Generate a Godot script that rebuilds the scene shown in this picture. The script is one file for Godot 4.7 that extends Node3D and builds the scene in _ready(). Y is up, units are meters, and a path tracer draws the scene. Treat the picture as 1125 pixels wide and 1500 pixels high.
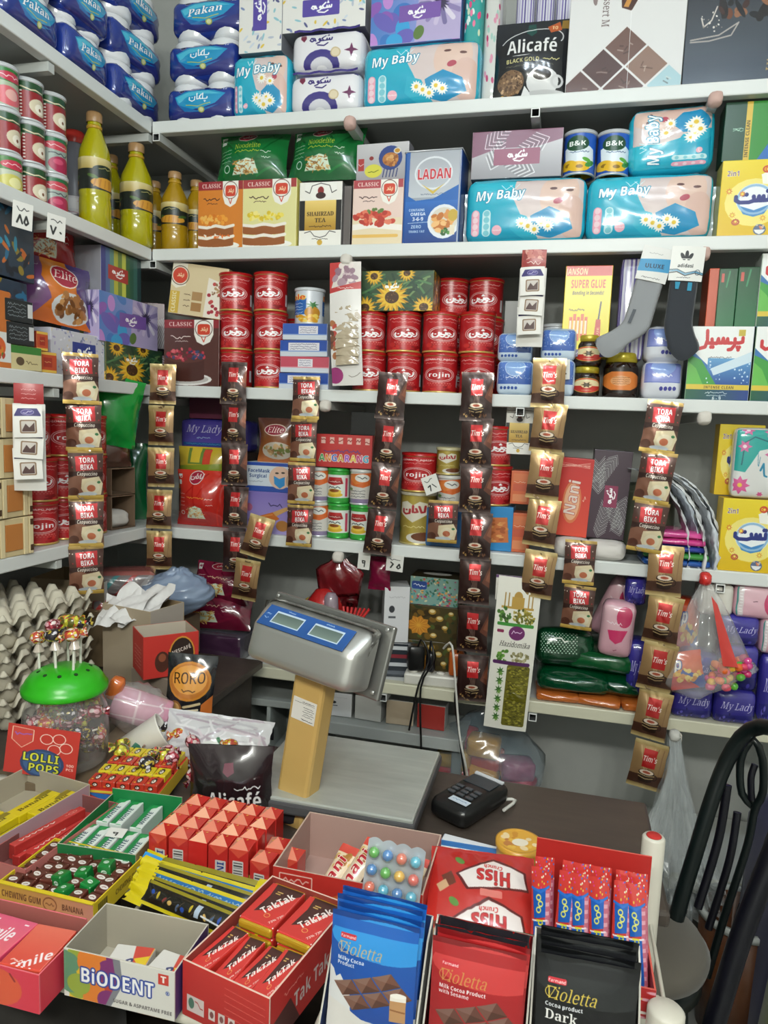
extends Node3D
# A small grocery: shelves of packaged goods round a corner, a till with a scale, and trays of sweets on the counter.

func _ready()->void:
	var cam:=Camera3D.new()
	cam.name="camera"
	cam.transform=Transform3D(Basis(Vector3(0.96915,0.03848,-0.24345),Vector3(-0.06606,0.99215,-0.10614),Vector3(0.23746,0.11895,0.96409)),Vector3(1.2277,1.4528,1.9734))
	cam.fov=71.014
	cam.near=0.02
	add_child(cam)
	var env:=Environment.new()
	env.background_mode=Environment.BG_COLOR
	env.background_color=Color("#20242a")
	env.tonemap_mode=Environment.TONE_MAPPER_LINEAR
	env.tonemap_exposure=.38
	env.sdfgi_enabled=true
	env.ssao_enabled=true
	env.ssil_enabled=true
	var we:=WorldEnvironment.new()
	we.name="environment"
	we.environment=env
	add_child(we)
	rng.seed=7
	lamp(Vector3(1.3,2.47,2.8),10.5,"#f9fbf3")
	lamp(Vector3(1.3,2.9,1.5),1.8,"#e4f3ff")  # added unseen fill lamp, cool, to brighten the upper shelves
	for k in ["a","b","c"]:
		page(k)
	prints_more()
	prints_extra()
	prints_bags()
	prints_top()
	prints_mid()
	prints_sachets()
	prints_low()
	prints_counter()
	finish()
	room()
	shelves()
	top_shelf()
	second_shelf()
	third_shelf()
	fourth_shelf()
	sachet_strips()
	lowest_shelf()
	behind_counter()
	counter()
	left_counter()
	sweets()
	left_bags()

# ---------- print: labels are drawn into a few shared texture pages ----------
const SS:=2
var im: Image
var cur:={}
var pages:={}
var tile:={}
var fonts:={}
var glyphs:={}
var ts: TextServer
var rng:=RandomNumberGenerator.new()

func kol(c)->Color:
	return Color(c) if c is String else c

func page(pg: String,side:=2048)->void:
	var pim:=Image.create(side,side,false,Image.FORMAT_RGBA8)
	pim.fill(Color.WHITE)
	pages[pg]={"im": pim,"x": 16,"y": 0,"row": 16,"side": side}

func art(pg: String,called: String,w: int,h: int,bg="#ffffff")->void:
	finish()
	im=Image.create(w*SS,h*SS,false,Image.FORMAT_RGBA8)
	im.fill(kol(bg))
	cur={"pg": pg,"name": called,"w": w,"h": h}

func finish()->void:
	if cur.is_empty():
		return
	var w: int=cur.w
	var h: int=cur.h
	im.resize(w,h,Image.INTERPOLATE_BILINEAR)
	im.adjust_bcs(.98,.99,.98)  # slight lens haze put into the prints: softer contrast and colour
	var p=pages[cur.pg]
	if p.x+w+4>p.side:
		p.x=0
		p.y+=p.row
		p.row=0
	if p.y+h+4>p.side:
		printerr("page full ",cur.pg," at ",cur.name)
	var at:=Vector2i(p.x+2,p.y+2)
	for k in 2:
		p.im.blit_rect(im,Rect2i(0,0,w,1),at+Vector2i(0,-1 - k))
		p.im.blit_rect(im,Rect2i(0,h - 1,w,1),at+Vector2i(0,h+k))
		p.im.blit_rect(im,Rect2i(0,0,1,h),at+Vector2i(-1 - k,0))
		p.im.blit_rect(im,Rect2i(w - 1,0,1,h),at+Vector2i(w+k,0))
	p.im.blit_rect(im,Rect2i(0,0,w,h),at)
	tile[cur.name]={"pg": cur.pg,"r": Rect2(Vector2(at)/p.side,Vector2(w,h)/p.side)}
	p.x+=w+4
	p.row=maxi(p.row,h+4)
	cur={}

func rect(x: float,y: float,w: float,h: float,c)->void:
	im.fill_rect(Rect2i(roundi(x*SS),roundi(y*SS),maxi(1,roundi(w*SS)),maxi(1,roundi(h*SS))),kol(c))

func grad(x: float,y: float,w: float,h: float,c1,c2,across:=false)->void:
	var n:=roundi((w if across else h)*SS)
	for i in n:
		var c: Color=kol(c1).lerp(kol(c2),(i+0.5)/n)
		if across:
			im.fill_rect(Rect2i(roundi(x*SS)+i,roundi(y*SS),1,roundi(h*SS)),c)
		else:
			im.fill_rect(Rect2i(roundi(x*SS),roundi(y*SS)+i,roundi(w*SS),1),c)

func fill(loops: Array,c)->void:  # even-odd scan conversion of closed loops
	var rows:={}
	var hmax:=im.get_height()
	for lp in loops:
		var n: int=lp.size()
		for i in n:
			var a: Vector2=lp[i]*SS
			var b: Vector2=lp[(i+1)% n]*SS
			if a.y==b.y:
				continue
			if a.y>b.y:
				var t:=a
				a=b
				b=t
			var k:=(b.x - a.x)/(b.y - a.y)
			for y in range(maxi(0,ceili(a.y - 0.5)),mini(hmax,ceili(b.y - 0.5))):
				if not rows.has(y):
					rows[y]=PackedFloat32Array()
				rows[y].append(a.x+(y+0.5 - a.y)*k)
	var col: Color=kol(c)
	for y in rows:
		var xs: PackedFloat32Array=rows[y]
		xs.sort()
		for i in range(0,xs.size()- 1,2):
			var x0:=roundi(xs[i])
			var x1:=roundi(xs[i+1])
			if x1>x0:
				im.fill_rect(Rect2i(x0,y,x1 - x0,1),col)

func poly(p: Array,c)->void:  # p: flat list of x, y
	var lp:=PackedVector2Array()
	for i in range(0,p.size(),2):
		lp.append(Vector2(p[i],p[i+1]))
	fill([lp],c)

func ell(cx: float,cy: float,rx: float,ry: float,c,rot:=0.0,n:=20)->void:
	var lp:=PackedVector2Array()
	for i in n:
		lp.append(Vector2(cx,cy)+Vector2(cos(TAU*i/n)*rx,sin(TAU*i/n)*ry).rotated(deg_to_rad(rot)))
	fill([lp],c)

func ring(cx: float,cy: float,rx: float,ry: float,w: float,c,rot:=0.0)->void:
	var a:=PackedVector2Array()
	var b:=PackedVector2Array()
	for i in 28:
		var d:=Vector2(cos(TAU*i/28),sin(TAU*i/28))
		a.append(Vector2(cx,cy)+(d*Vector2(rx,ry)).rotated(deg_to_rad(rot)))
		b.append(Vector2(cx,cy)+(d*Vector2(rx - w,ry - w)).rotated(deg_to_rad(rot)))
	fill([a,b],c)

func rrect(x: float,y: float,w: float,h: float,r: float,c)->void:
	var lp:=PackedVector2Array()
	for k in 4:
		var o:=Vector2(x+w - r if k in [0,3] else x+r,y+h - r if k in [0,1] else y+r)
		for i in 6:
			lp.append(o+Vector2.from_angle(PI/2*(k+i/5.0))*r)
	fill([lp],c)

func line(p: Array,w: float,c)->void:  # a stroke through x, y, x, y ...
	for i in range(0,p.size()- 2,2):
		var a:=Vector2(p[i],p[i+1])
		var b:=Vector2(p[i+2],p[i+3])
		var d:=(b - a).normalized().orthogonal()*w/2
		fill([PackedVector2Array([a+d,b+d,b - d,a - d])],c)
		if w>1.2:
			ell(b.x,b.y,w/2,w/2,c,0,8)
	if w>1.2:
		ell(p[0],p[1],w/2,w/2,c,0,8)

func star(cx: float,cy: float,r: float,n: int,inner: float,c,rot:=0.0)->void:
	var lp:=PackedVector2Array()
	for i in n*2:
		lp.append(Vector2(cx,cy)+Vector2.from_angle(PI*i/n+rot)*(r if i % 2==0 else r*inner))
	fill([lp],c)

func face_of(key: String)->RID:
	if not fonts.has(key):
		if ts==null:
			ts=TextServerManager.get_primary_interface()
		var f:=SystemFont.new()
		f.font_names=PackedStringArray([{"b": "Droid Sans","r": "Droid Sans","s": "Droid Serif","t": "Droid Serif","m": "Droid Sans Mono"}[key]])
		f.font_weight=700 if key in ["b","s"] else 400
		fonts[key]=[f,f.get_rids()[0]]
	return fonts[key][1]

func glyph(key: String,ch: int)->Array:
	var k:=key+str(ch)
	if not glyphs.has(k):
		var rid:=face_of(key)
		var g: int=ts.font_get_glyph_index(rid,128,ch,0)
		var d: Dictionary=ts.font_get_glyph_contours(rid,128,g)
		var loops:=[]
		var from:=0
		for e in d.get("contours",[]):
			var lp:=PackedVector2Array()
			for i in range(from,e+1):
				lp.append(Vector2(d.points[i].x,d.points[i].y)/128.0)
			from=e+1
			loops.append(lp)
		glyphs[k]=[loops,ts.font_get_glyph_advance(rid,128,g).x/128.0]
	return glyphs[k]

# o: f font, a anchor (0 left, .5 middle, 1 right), rot degrees, sx squash, sh slant, out outline colour, ow its width, gap
func txt(s: String,x: float,y: float,size: float,c,o:={})->void:
	var f: String=o.get("f","b")
	var sx: float=o.get("sx",1.0)
	var gap: float=o.get("gap",0.0)
	var wide:=0.0
	for ch in s:
		wide+=glyph(f,ch.unicode_at(0))[1]+gap
	var pen:=-wide*float(o.get("a",0.5))
	var rot:=deg_to_rad(o.get("rot",0.0))
	var sh: float=o.get("sh",0.0)
	var all:=[]
	for ch in s:
		var g=glyph(f,ch.unicode_at(0))
		var loops:=[]
		for lp in g[0]:
			var q:=PackedVector2Array()
			for p in lp:
				q.append(Vector2(x,y)+(Vector2((p.x+pen)*sx - p.y*sh,p.y)*size).rotated(rot))
			loops.append(q)
		all.append(loops)
		pen+=g[1]+gap
	if o.has("out"):
		var ow: float=o.get("ow",1.0)
		for k in 8:
			var d:=Vector2.from_angle(TAU*k/8)*ow
			for loops in all:
				var moved:=[]
				for lp in loops:
					var q:=PackedVector2Array()
					for p in lp:
						q.append(p+d)
					moved.append(q)
				fill(moved,o.out)
	for loops in all:
		fill(loops,c)

# words in Persian script, as pen strokes in a box one high; x runs left to right
var WORDS:={
	"rojin":[[1.6,.3,1.62,.5,1.5,.75,1.35,.8],[1.35,.55,1.2,.38,1.05,.4,1.05,.6,1.2,.62,1.22,.7,1.1,.9,.95,.9],[.95,.35,.95,.55,.8,.85,.7,.88],[.85,.6,.6,.6,.62,.42,.55,.6],[.5,.35,.5,.65,.35,.9,.1,.9,.0,.65,.05,.45]],
	"shokouh":[[1.8,.35,1.78,.55,1.65,.58,1.6,.38,1.58,.56,1.45,.58,1.42,.38,1.38,.58,1.1,.6],[1.15,.58,1.02,.38,1.3,.1],[1.12,.6,.9,.62,.78,.5,.85,.38,.95,.5,.85,.72,.6,.8],[.55,.6,.45,.35,.2,.32,.1,.5,.25,.62,.45,.55,.3,.42],[1.5,.82,1.2,1.0,.7,.92]],
	"persil":[[2.5,.35,2.5,.55,2.3,.6,2.1,.58],[2.1,.4,2.1,.7,1.95,.9,1.8,.92],[1.95,.6,1.75,.6,1.72,.4,1.68,.6,1.55,.6,1.5,.38,1.45,.6,1.3,.6,1.25,.4,1.2,.62,.9,.62],[.95,.6,.92,.42],[.9,.62,.7,.6,.66,.02],[.68,.5,.6,.8,.3,.88,.1,.75,.1,.5]],
	"test":[[1.9,.35,1.9,.6,1.6,.62,1.58,.4,1.54,.62,1.36,.62,1.34,.4,1.3,.62,1.1,.62,1.05,.4],[1.08,.62,.8,.7,.3,.7,.08,.58,.08,.4]],
	"ladan":[[1.6,.05,1.55,.6,1.35,.65,1.2,.1],[1.0,.3,1.1,.6,.9,.65],[.8,.05,.8,.65],[.6,.4,.58,.75,.3,.85,.1,.7,.1,.4]],
	"pakan":[[1.7,.45,1.68,.62,1.3,.65,1.3,.05],[1.28,.62,1.1,.65,1.0,.38,1.2,.15,1.05,.38,.98,.62,.8,.65,.78,.05],[.6,.35,.58,.7,.35,.85,.1,.7,.1,.4]],
	"roshd":[[1.0,.3,1.0,.6,.8,.85],[.8,.5,.7,.7,.6,.5,.5,.7,.4,.5],[.3,.3,.3,.65,.1,.7]],
}
var DOTS:={
	"rojin":[[.95,.1],[.85,.1],[.9,-.02],[.6,.8],[.25,.55]],"shokouh":[[1.55,.12],[1.47,.12],[1.51,.0]],"persil":[[2.35,.8],[2.25,.8],[2.3,.92],[1.0,.8],[.9,.8]],
	"test":[[1.9,.15],[1.8,.15],[.65,.3],[.5,.3]],"ladan":[[.35,.45]],"pakan":[[1.55,.85],[1.45,.85],[1.5,.97],[.35,.45]],"roshd":[[.65,.3],[.55,.3],[.6,.2]],
}

func fa(word: String,x: float,y: float,size: float,c,w:=0.12,o:={})->void:  # centred on x, top at y
	var wide:=0.0
	for st in WORDS[word]:
		for i in range(0,st.size(),2):
			wide=maxf(wide,st[i])
	var rot:=deg_to_rad(o.get("rot",0.0))
	var sx: float=o.get("sx",1.0)
	for st in WORDS[word]:
		var q:=[]
		for i in range(0,st.size(),2):
			var p:=Vector2((st[i]- wide/2)*size*sx,(st[i+1]- 0.5)*size).rotated(rot)
			q.append_array([x+p.x,y+size/2+p.y])
		line(q,w*size,c)
	for d in DOTS[word]:
		var p:=Vector2((d[0]- wide/2)*size*sx,(d[1]- 0.5)*size).rotated(rot)
		ell(x+p.x,y+size/2+p.y,w*size*.55,w*size*.55,c,0,8)

func squig(x: float,y: float,w: float,h: float,c,thick:=0.0)->void:  # a line of print too small to read
	var q:=[]
	var n:=maxi(4,int(w/(h*0.45)))
	for i in n:
		q.append_array([x+w*i/(n - 1.0),y+(rng.randf()- 0.5)*h])
	line(q,thick if thick>0 else maxf(0.6,h*0.3),c)

func blobs(x: float,y: float,w: float,h: float,n: int,r: float,cs: Array,oval:=true)->void:
	for i in n:
		var p:=Vector2(rng.randf()- .5,rng.randf()- .5)
		if oval and p.length()>.5:
			p=p.normalized()*.5*sqrt(rng.randf())
		var rr:=r*rng.randf_range(.6,1.3)
		ell(x+w/2+p.x*w,y+h/2+p.y*h,rr,rr*rng.randf_range(.5,1.0),cs[rng.randi()% cs.size()],rng.randf()*180,9)

# ---------- materials: one per page and finish; plain colours come from the vertex colours ----------
var mats:={}
func mat(pg: String,fin: String)->StandardMaterial3D:
	var k:=pg+fin
	if mats.has(k):
		return mats[k]
	var m:=StandardMaterial3D.new()
	m.resource_name="print_"+fin
	m.vertex_color_use_as_albedo=true
	m.cull_mode=BaseMaterial3D.CULL_DISABLED
	if pages.has(pg):
		if not pages[pg].has("tex"):
			pages[pg].tex=ImageTexture.create_from_image(pages[pg].im)
		m.albedo_texture=pages[pg].tex
	match fin:
		"card": m.roughness=.5
		"gloss":
			m.roughness=.34
			m.clearcoat_enabled=true
			m.clearcoat=.14
			m.clearcoat_roughness=.2
		"film":
			m.roughness=.2
			m.clearcoat_enabled=true
			m.clearcoat=.7
			m.clearcoat_roughness=.08
		"foil":
			m.roughness=.3
			m.metallic=.36
			m.clearcoat_enabled=true
			m.clearcoat=.5
			m.clearcoat_roughness=.1
		"metal":
			m.roughness=.36
			m.metallic=.8
		"matte": m.roughness=.85
		"cloth":
			m.roughness=.95
			m.rim_enabled=true
			m.rim=.4
		"plastic": m.roughness=.3
		"paint":
			m.roughness=.38
	mats[k]=m
	return m

func clear_mat(a:=.12,c:=Color.WHITE,rough:=.12)->StandardMaterial3D:
	var k:="clear%s%s%s" %[a,c,rough]
	if not mats.has(k):
		var m:=StandardMaterial3D.new()
		m.resource_name="clear_film"
		m.transparency=BaseMaterial3D.TRANSPARENCY_ALPHA
		m.albedo_color=Color(c.r,c.g,c.b,a)
		m.roughness=rough
		m.cull_mode=BaseMaterial3D.CULL_DISABLED
		mats[k]=m
	return mats[k]

# ---------- shapes ----------
var made:={}

class Mb:
	var st:=SurfaceTool.new()
	var col:=Color.WHITE
	var r:=Rect2(0.001,0.001,0.002,0.002)
	var sg:=0
	func _init()->void:
		st.begin(Mesh.PRIMITIVE_TRIANGLES)
	func ink(c)->Mb:  # a plain colour: the page's white corner times the vertex colour
		col=(Color(c) if c is String else c).srgb_to_linear()
		r=Rect2(0.001,0.001,0.002,0.002)
		return self
	func look(rc: Rect2)->Mb:
		col=Color.WHITE
		r=rc
		return self
	func vx(p: Vector3,u: Vector2)->void:
		st.set_smooth_group(sg)
		st.set_color(col)
		st.set_uv(r.position+r.size*u)
		st.add_vertex(p)
	func tri(a: Vector3,b: Vector3,c: Vector3,ua:=Vector2(.5,.5),ub:=Vector2(.5,.5),uc:=Vector2(.5,.5))->void:
		vx(a,ua)
		vx(b,ub)
		vx(c,uc)
	func quad(a: Vector3,b: Vector3,c: Vector3,d: Vector3,u:=Rect2(0,0,1,1))->void:  # top left, top right, bottom right, bottom left
		var e:=u.end
		tri(a,b,c,u.position,Vector2(e.x,u.position.y),e)
		tri(a,c,d,u.position,e,Vector2(u.position.x,e.y))
	func grid(nu: int,nv: int,f: Callable,flip:=false,uvf=null)->void:
		var pts:=[]
		for j in nv+1:
			for i in nu+1:
				pts.append(f.call(float(i)/nu,float(j)/nv))
		for j in nv:
			for i in nu:
				var k:=j*(nu+1)+i
				var u0:=Vector2(float(i)/nu,float(j)/nv)
				var u1:=Vector2(float(i+1)/nu,float(j+1)/nv)
				var ua:=[u0,Vector2(u1.x,u0.y),u1,Vector2(u0.x,u1.y)]
				var pa:=[pts[k],pts[k+1],pts[k+nu+2],pts[k+nu+1]]
				for t in ([[0,1,2],[0,2,3]] if not flip else [[0,2,1],[0,3,2]]):
					if pa[t[0]].is_equal_approx(pa[t[1]]) or pa[t[1]].is_equal_approx(pa[t[2]]) or pa[t[0]].is_equal_approx(pa[t[2]]):
						continue
					for q in t:
						vx(pa[q],uvf.call(ua[q].x,ua[q].y) if uvf!=null else ua[q])
	func done()->ArrayMesh:
		st.generate_normals()
		st.index()
		return st.commit()

func rc(called: String)->Rect2:
	finish()
	return tile[called].r

func pg_of(called: String)->String:
	return tile[called].pg

# box with eased edges, base at y = 0, centred on x and z; faces: front back left right top bottom -> label name or colour
func face_ink(b: Mb,v)->void:
	if v is String and tile.has(v):
		b.look(rc(v))
	else:
		b.ink(v)

func add_box(b: Mb,s: Vector3,faces: Dictionary,at:=Vector3.ZERO,e:=0.0012,turn=null)->void:
	var h:=s/2
	var o:=at+Vector3(0,h.y,0)
	var bs: Basis=turn if turn is Basis else Basis.IDENTITY
	e=minf(e,minf(h.x,minf(h.y,h.z))*.5)
	var ax:={"front":[Vector3.RIGHT,Vector3.UP,Vector3.BACK],"back":[Vector3.LEFT,Vector3.UP,Vector3.FORWARD],"right":[Vector3.FORWARD,Vector3.UP,Vector3.RIGHT],"left":[Vector3.BACK,Vector3.UP,Vector3.LEFT],"top":[Vector3.RIGHT,Vector3.FORWARD,Vector3.UP],"bottom":[Vector3.RIGHT,Vector3.BACK,Vector3.DOWN]}
	b.sg=-1
	for f in ax:
		var x: Vector3=ax[f][0]
		var y: Vector3=ax[f][1]
		var z: Vector3=ax[f][2]
		var hx: float=absf(x.dot(h))- e
		var hy: float=absf(y.dot(h))- e
		var hz: float=absf(z.dot(h))
		face_ink(b,faces.get(f,faces.get("all","#ffffff")))
		b.quad(at+bs*(o - at+z*hz - x*hx+y*hy),at+bs*(o - at+z*hz+x*hx+y*hy),at+bs*(o - at+z*hz+x*hx - y*hy),at+bs*(o - at+z*hz - x*hx - y*hy))
		# the eased edges: half of each goes with either face
		for k in 4:
			var along: Vector3=[x,y,-x,-y][k]
			var side: Vector3=[y,-x,-y,x][k]
			var ha: float=absf(along.dot(h))- e
			var hs: float=absf(side.dot(h))- e
			var p:=o - at+z*hz+side*hs
			var m:=o - at+z*(hz - e*.293)+side*(hs+e*.707)
			b.quad(at+bs*(m - along*ha),at+bs*(m+along*ha),at+bs*(p+along*ha),at+bs*(p - along*ha),Rect2([Vector2(0,0),Vector2(0,.0),Vector2(0,.99),Vector2(.99,0)][k],[Vector2(1,.01),Vector2(.01,1),Vector2(1,.01),Vector2(.01,1)][k]))
			var crn:=o - at+z*(hz - e*.42)+side*(hs+e*.58)+along*(ha+e*.58)
			b.tri(at+bs*(p+along*ha),at+bs*(m+along*ha),at+bs*crn)
			var m2:=o - at+z*(hz - e*.293)+along*(ha+e*.707)+side*hs
			b.tri(at+bs*(p+along*ha),at+bs*crn,at+bs*m2)
	b.sg=0

# soft pack: a rounded box whose faces swell; prints on front, plain elsewhere
func add_soft(b: Mb,s: Vector3,r: float,puff: float,rough: float,faces: Dictionary,n:=9,seed_:=1)->void:
	var h:=s/2
	var nz:=FastNoiseLite.new()
	nz.seed=seed_
	nz.frequency=1.0
	r=minf(r,minf(h.x,minf(h.y,h.z))*.98)
	var ax:={"front":[Vector3.RIGHT,Vector3.UP,Vector3.BACK],"back":[Vector3.LEFT,Vector3.UP,Vector3.FORWARD],"right":[Vector3.FORWARD,Vector3.UP,Vector3.RIGHT],"left":[Vector3.BACK,Vector3.UP,Vector3.LEFT],"top":[Vector3.RIGHT,Vector3.FORWARD,Vector3.UP],"bottom":[Vector3.RIGHT,Vector3.BACK,Vector3.DOWN]}
	var ease:=func(t: float)->float: return sin(t*PI/2)*.6+t*.4
	for f in ax:
		var x: Vector3=ax[f][0]
		var y: Vector3=ax[f][1]
		var z: Vector3=ax[f][2]
		face_ink(b,faces.get(f,faces.get("all","#ffffff")))
		var m:=n if f in ["front","back"] else maxi(4,n*2/3)
		b.grid(m,m,func(u: float,v: float)->Vector3:
			var a: float=ease.call(u*2 - 1)
			var c: float=ease.call(1 - v*2)
			var q: Vector3=(x*a+y*c+z)*h
			var lim:=h - Vector3.ONE*r
			var inner:=q.clamp(-lim,lim)
			var d:=(q - inner)
			var pos:=inner+(d.normalized()*r if d.length()>1e-6 else d)
			var w:=(1 - pow(q.x/h.x,2))*(1 - pow(q.y/h.y,2))
			pos.z+=signf(q.z)*puff*w*absf(q.z)/h.z
			pos.y+=signf(q.y)*puff*.4*(1 - pow(q.x/h.x,2))*(1 - pow(q.z/h.z,2))*absf(q.y)/h.y
			var k:=nz.get_noise_3d(pos.x*38,pos.y*38,pos.z*20)+.5*nz.get_noise_3d(pos.x*20+pos.y*80,pos.y*30,7.0)
			return pos+Vector3(.3,.3,1)*k*rough+Vector3(0,h.y,0),
			false,func(u: float,v: float)->Vector2: return Vector2((ease.call(u*2 - 1)+1)/2,(1 - ease.call(1 - v*2))/2))

# pillow pouch with flat sealed ends (sealed sides too when sides > 0); base at y = 0
func add_pouch(b: Mb,w: float,hh: float,t: float,front,back,o:={})->void:
	var seal: float=o.get("seal",.06)
	var side: float=o.get("side",0.0)
	var rough: float=o.get("rough",.0012)
	var slump: float=o.get("slump",0.0)
	var nu: int=o.get("nu",10)
	var nv: int=o.get("nv",14)
	var fq: float=o.get("fq",60.0)
	var nz:=FastNoiseLite.new()
	nz.seed=o.get("seed",1)
	nz.frequency=1.0
	for s in [1,-1]:
		face_ink(b,front if s>0 else back)
		b.grid(nu,nv,func(u: float,v: float)->Vector3:
			var e:=clampf((minf(v,1 - v)- seal)/(.5 - seal),0,1)
			var g:=clampf((minf(u,1 - u)- side)/(.5 - side),0,1)
			var low:=1.0+slump*(v - .5)*2.0
			var z: float=s*(t/2*pow(sin(e*PI/2),.7)*pow(sin(g*PI/2),.62)*low+.0006*(1.0 if g>0 else 0.0))
			var narrow:=1.0 - .05*pow(sin(e*PI/2),.7)*t/w*4.0
			var x:=(u - .5)*w*narrow
			var y:=(1 - v)*hh
			var k:=nz.get_noise_3d(x*fq,y*fq*.7,s*3.0)*(.25+.75*g)
			return Vector3(x+rough*.3*nz.get_noise_2d(y*90,3),y,z+k*rough*(1.0 if s>0 else -1.0)),s<0)

# turned body: prof = r, y, r, y ... from the bottom up; ink is a colour or a label wrapped twice round
func add_lathe(b: Mb,prof: Array,what,segs:=28,at:=Vector3.ZERO,times:=2,hard:=false)->void:
	face_ink(b,what)
	var total:=0.0
	var ls:=[0.0]
	for i in range(2,prof.size(),2):
		total+=Vector2(prof[i]- prof[i - 2],prof[i+1]- prof[i - 1]).length()
		ls.append(total)
	for i in range(0,prof.size()- 2,2):
		if hard:
			b.sg=1+i % 4
		for k in segs:
			var a0:=TAU*k/segs+(PI if times==1 else -PI/2)
			var a1:=TAU*(k+1)/segs+(PI if times==1 else -PI/2)
			var per: int=segs/times
			var u0:=float(k % per)/per
			var u1:=float(k % per+1)/per
			var p:=func(a: float,j: int)->Vector3: return at+Vector3(sin(a)*prof[j],prof[j+1],cos(a)*prof[j])
			var vt: float=1 - ls[i/2+1]/maxf(total,1e-9)
			var vb: float=1 - ls[i/2]/maxf(total,1e-9)
			var A: Vector3=p.call(a0,i+2)
			var B: Vector3=p.call(a1,i+2)
			var C: Vector3=p.call(a1,i)
			var D: Vector3=p.call(a0,i)
			if prof[i+2]>1e-6:
				b.tri(A,B,C,Vector2(u0,vt),Vector2(u1,vt),Vector2(u1,vb))
			if prof[i]>1e-6:
				b.tri(A,C,D,Vector2(u0,vt),Vector2(u1,vb),Vector2(u0,vb))
	b.sg=0

func add_tube(b: Mb,pts: Array,r: float,c,segs:=8,caps:=true)->void:
	b.ink(c)
	var n:=pts.size()
	var rings:=[]
	var up:=Vector3.UP
	for i in n:
		var t: Vector3=(pts[mini(i+1,n - 1)]- pts[maxi(i - 1,0)]).normalized()
		if absf(t.dot(up))>.95:
			up=Vector3.RIGHT if absf(t.x)<.9 else Vector3.BACK
		var x:=up.cross(t).normalized()
		var y:=t.cross(x)
		up=y
		var ring_:=[]
		for k in segs:
			ring_.append(pts[i]+(x*cos(TAU*k/segs)+y*sin(TAU*k/segs))*r)
		rings.append(ring_)
	for i in n - 1:
		for k in segs:
			var k2:=(k+1)% segs
			b.quad(rings[i+1][k],rings[i][k],rings[i][k2],rings[i+1][k2])
	if caps:
		b.sg=5
		for k in segs:
			var k2:=(k+1)% segs
			b.tri(pts[0],rings[0][k2],rings[0][k])
			b.tri(pts[n - 1],rings[n - 1][k],rings[n - 1][k2])
		b.sg=0

func curve_pts(ctrl: Array,n: int)->Array:
	var c:=Curve3D.new()
	for i in ctrl.size():
		var t: Vector3=(ctrl[mini(i+1,ctrl.size()- 1)]- ctrl[maxi(i - 1,0)])/6.0
		c.add_point(ctrl[i],-t,t)
	var out:=[]
	for i in n+1:
		out.append(c.sample_baked(c.get_baked_length()*i/n,true))
	return out

# ---------- nodes ----------
var taken:={}
func numbered(called: String)->String:
	var n: int=taken.get(called,-1)+1
	taken[called]=n
	return called if n==0 else "%s_%03d" %[called,n]

func tag(o: Node3D,label: String,category: String,group:="")->Node3D:
	o.set_meta("label",label)
	o.set_meta("category",category)
	if group:
		o.set_meta("group",group)
	return o

func thing(called: String,label: String,category: String,at: Vector3,turn:=0.0,group:="")->Node3D:
	var o:=Node3D.new()
	o.name=numbered(called)
	add_child(o)
	o.position=at
	o.rotation_degrees.y=turn
	return tag(o,label,category,group)

func part(o: Node3D,called: String,mesh: Mesh,m: Material,at:=Vector3.ZERO,turn:=Vector3.ZERO)->MeshInstance3D:
	var k:=MeshInstance3D.new()
	k.name=called
	k.mesh=mesh
	k.material_override=m
	o.add_child(k,true)
	k.position=at
	k.rotation_degrees=turn
	return k

func solo(called: String,mesh: Mesh,m: Material,label: String,category: String,at: Vector3,turn=0.0,group:="")->MeshInstance3D:
	var k:=MeshInstance3D.new()
	k.name=numbered(called)
	k.mesh=mesh
	k.material_override=m
	add_child(k)
	k.position=at
	k.rotation_degrees=turn if turn is Vector3 else Vector3(0,turn,0)
	tag(k,label,category,group)
	return k

func structure(called: String,mesh: Mesh,m: Material,at:=Vector3.ZERO)->MeshInstance3D:
	var k:=MeshInstance3D.new()
	k.name=called
	k.mesh=mesh
	k.material_override=m
	add_child(k)
	k.position=at
	k.set_meta("kind","structure")
	return k

# ---------- the prints ----------
func daisy(x: float,y: float,r: float)->void:
	star(x,y,r,12,.62,"#f7f5ee")
	ell(x,y,r*.32,r*.3,"#e9c53f")

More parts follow.
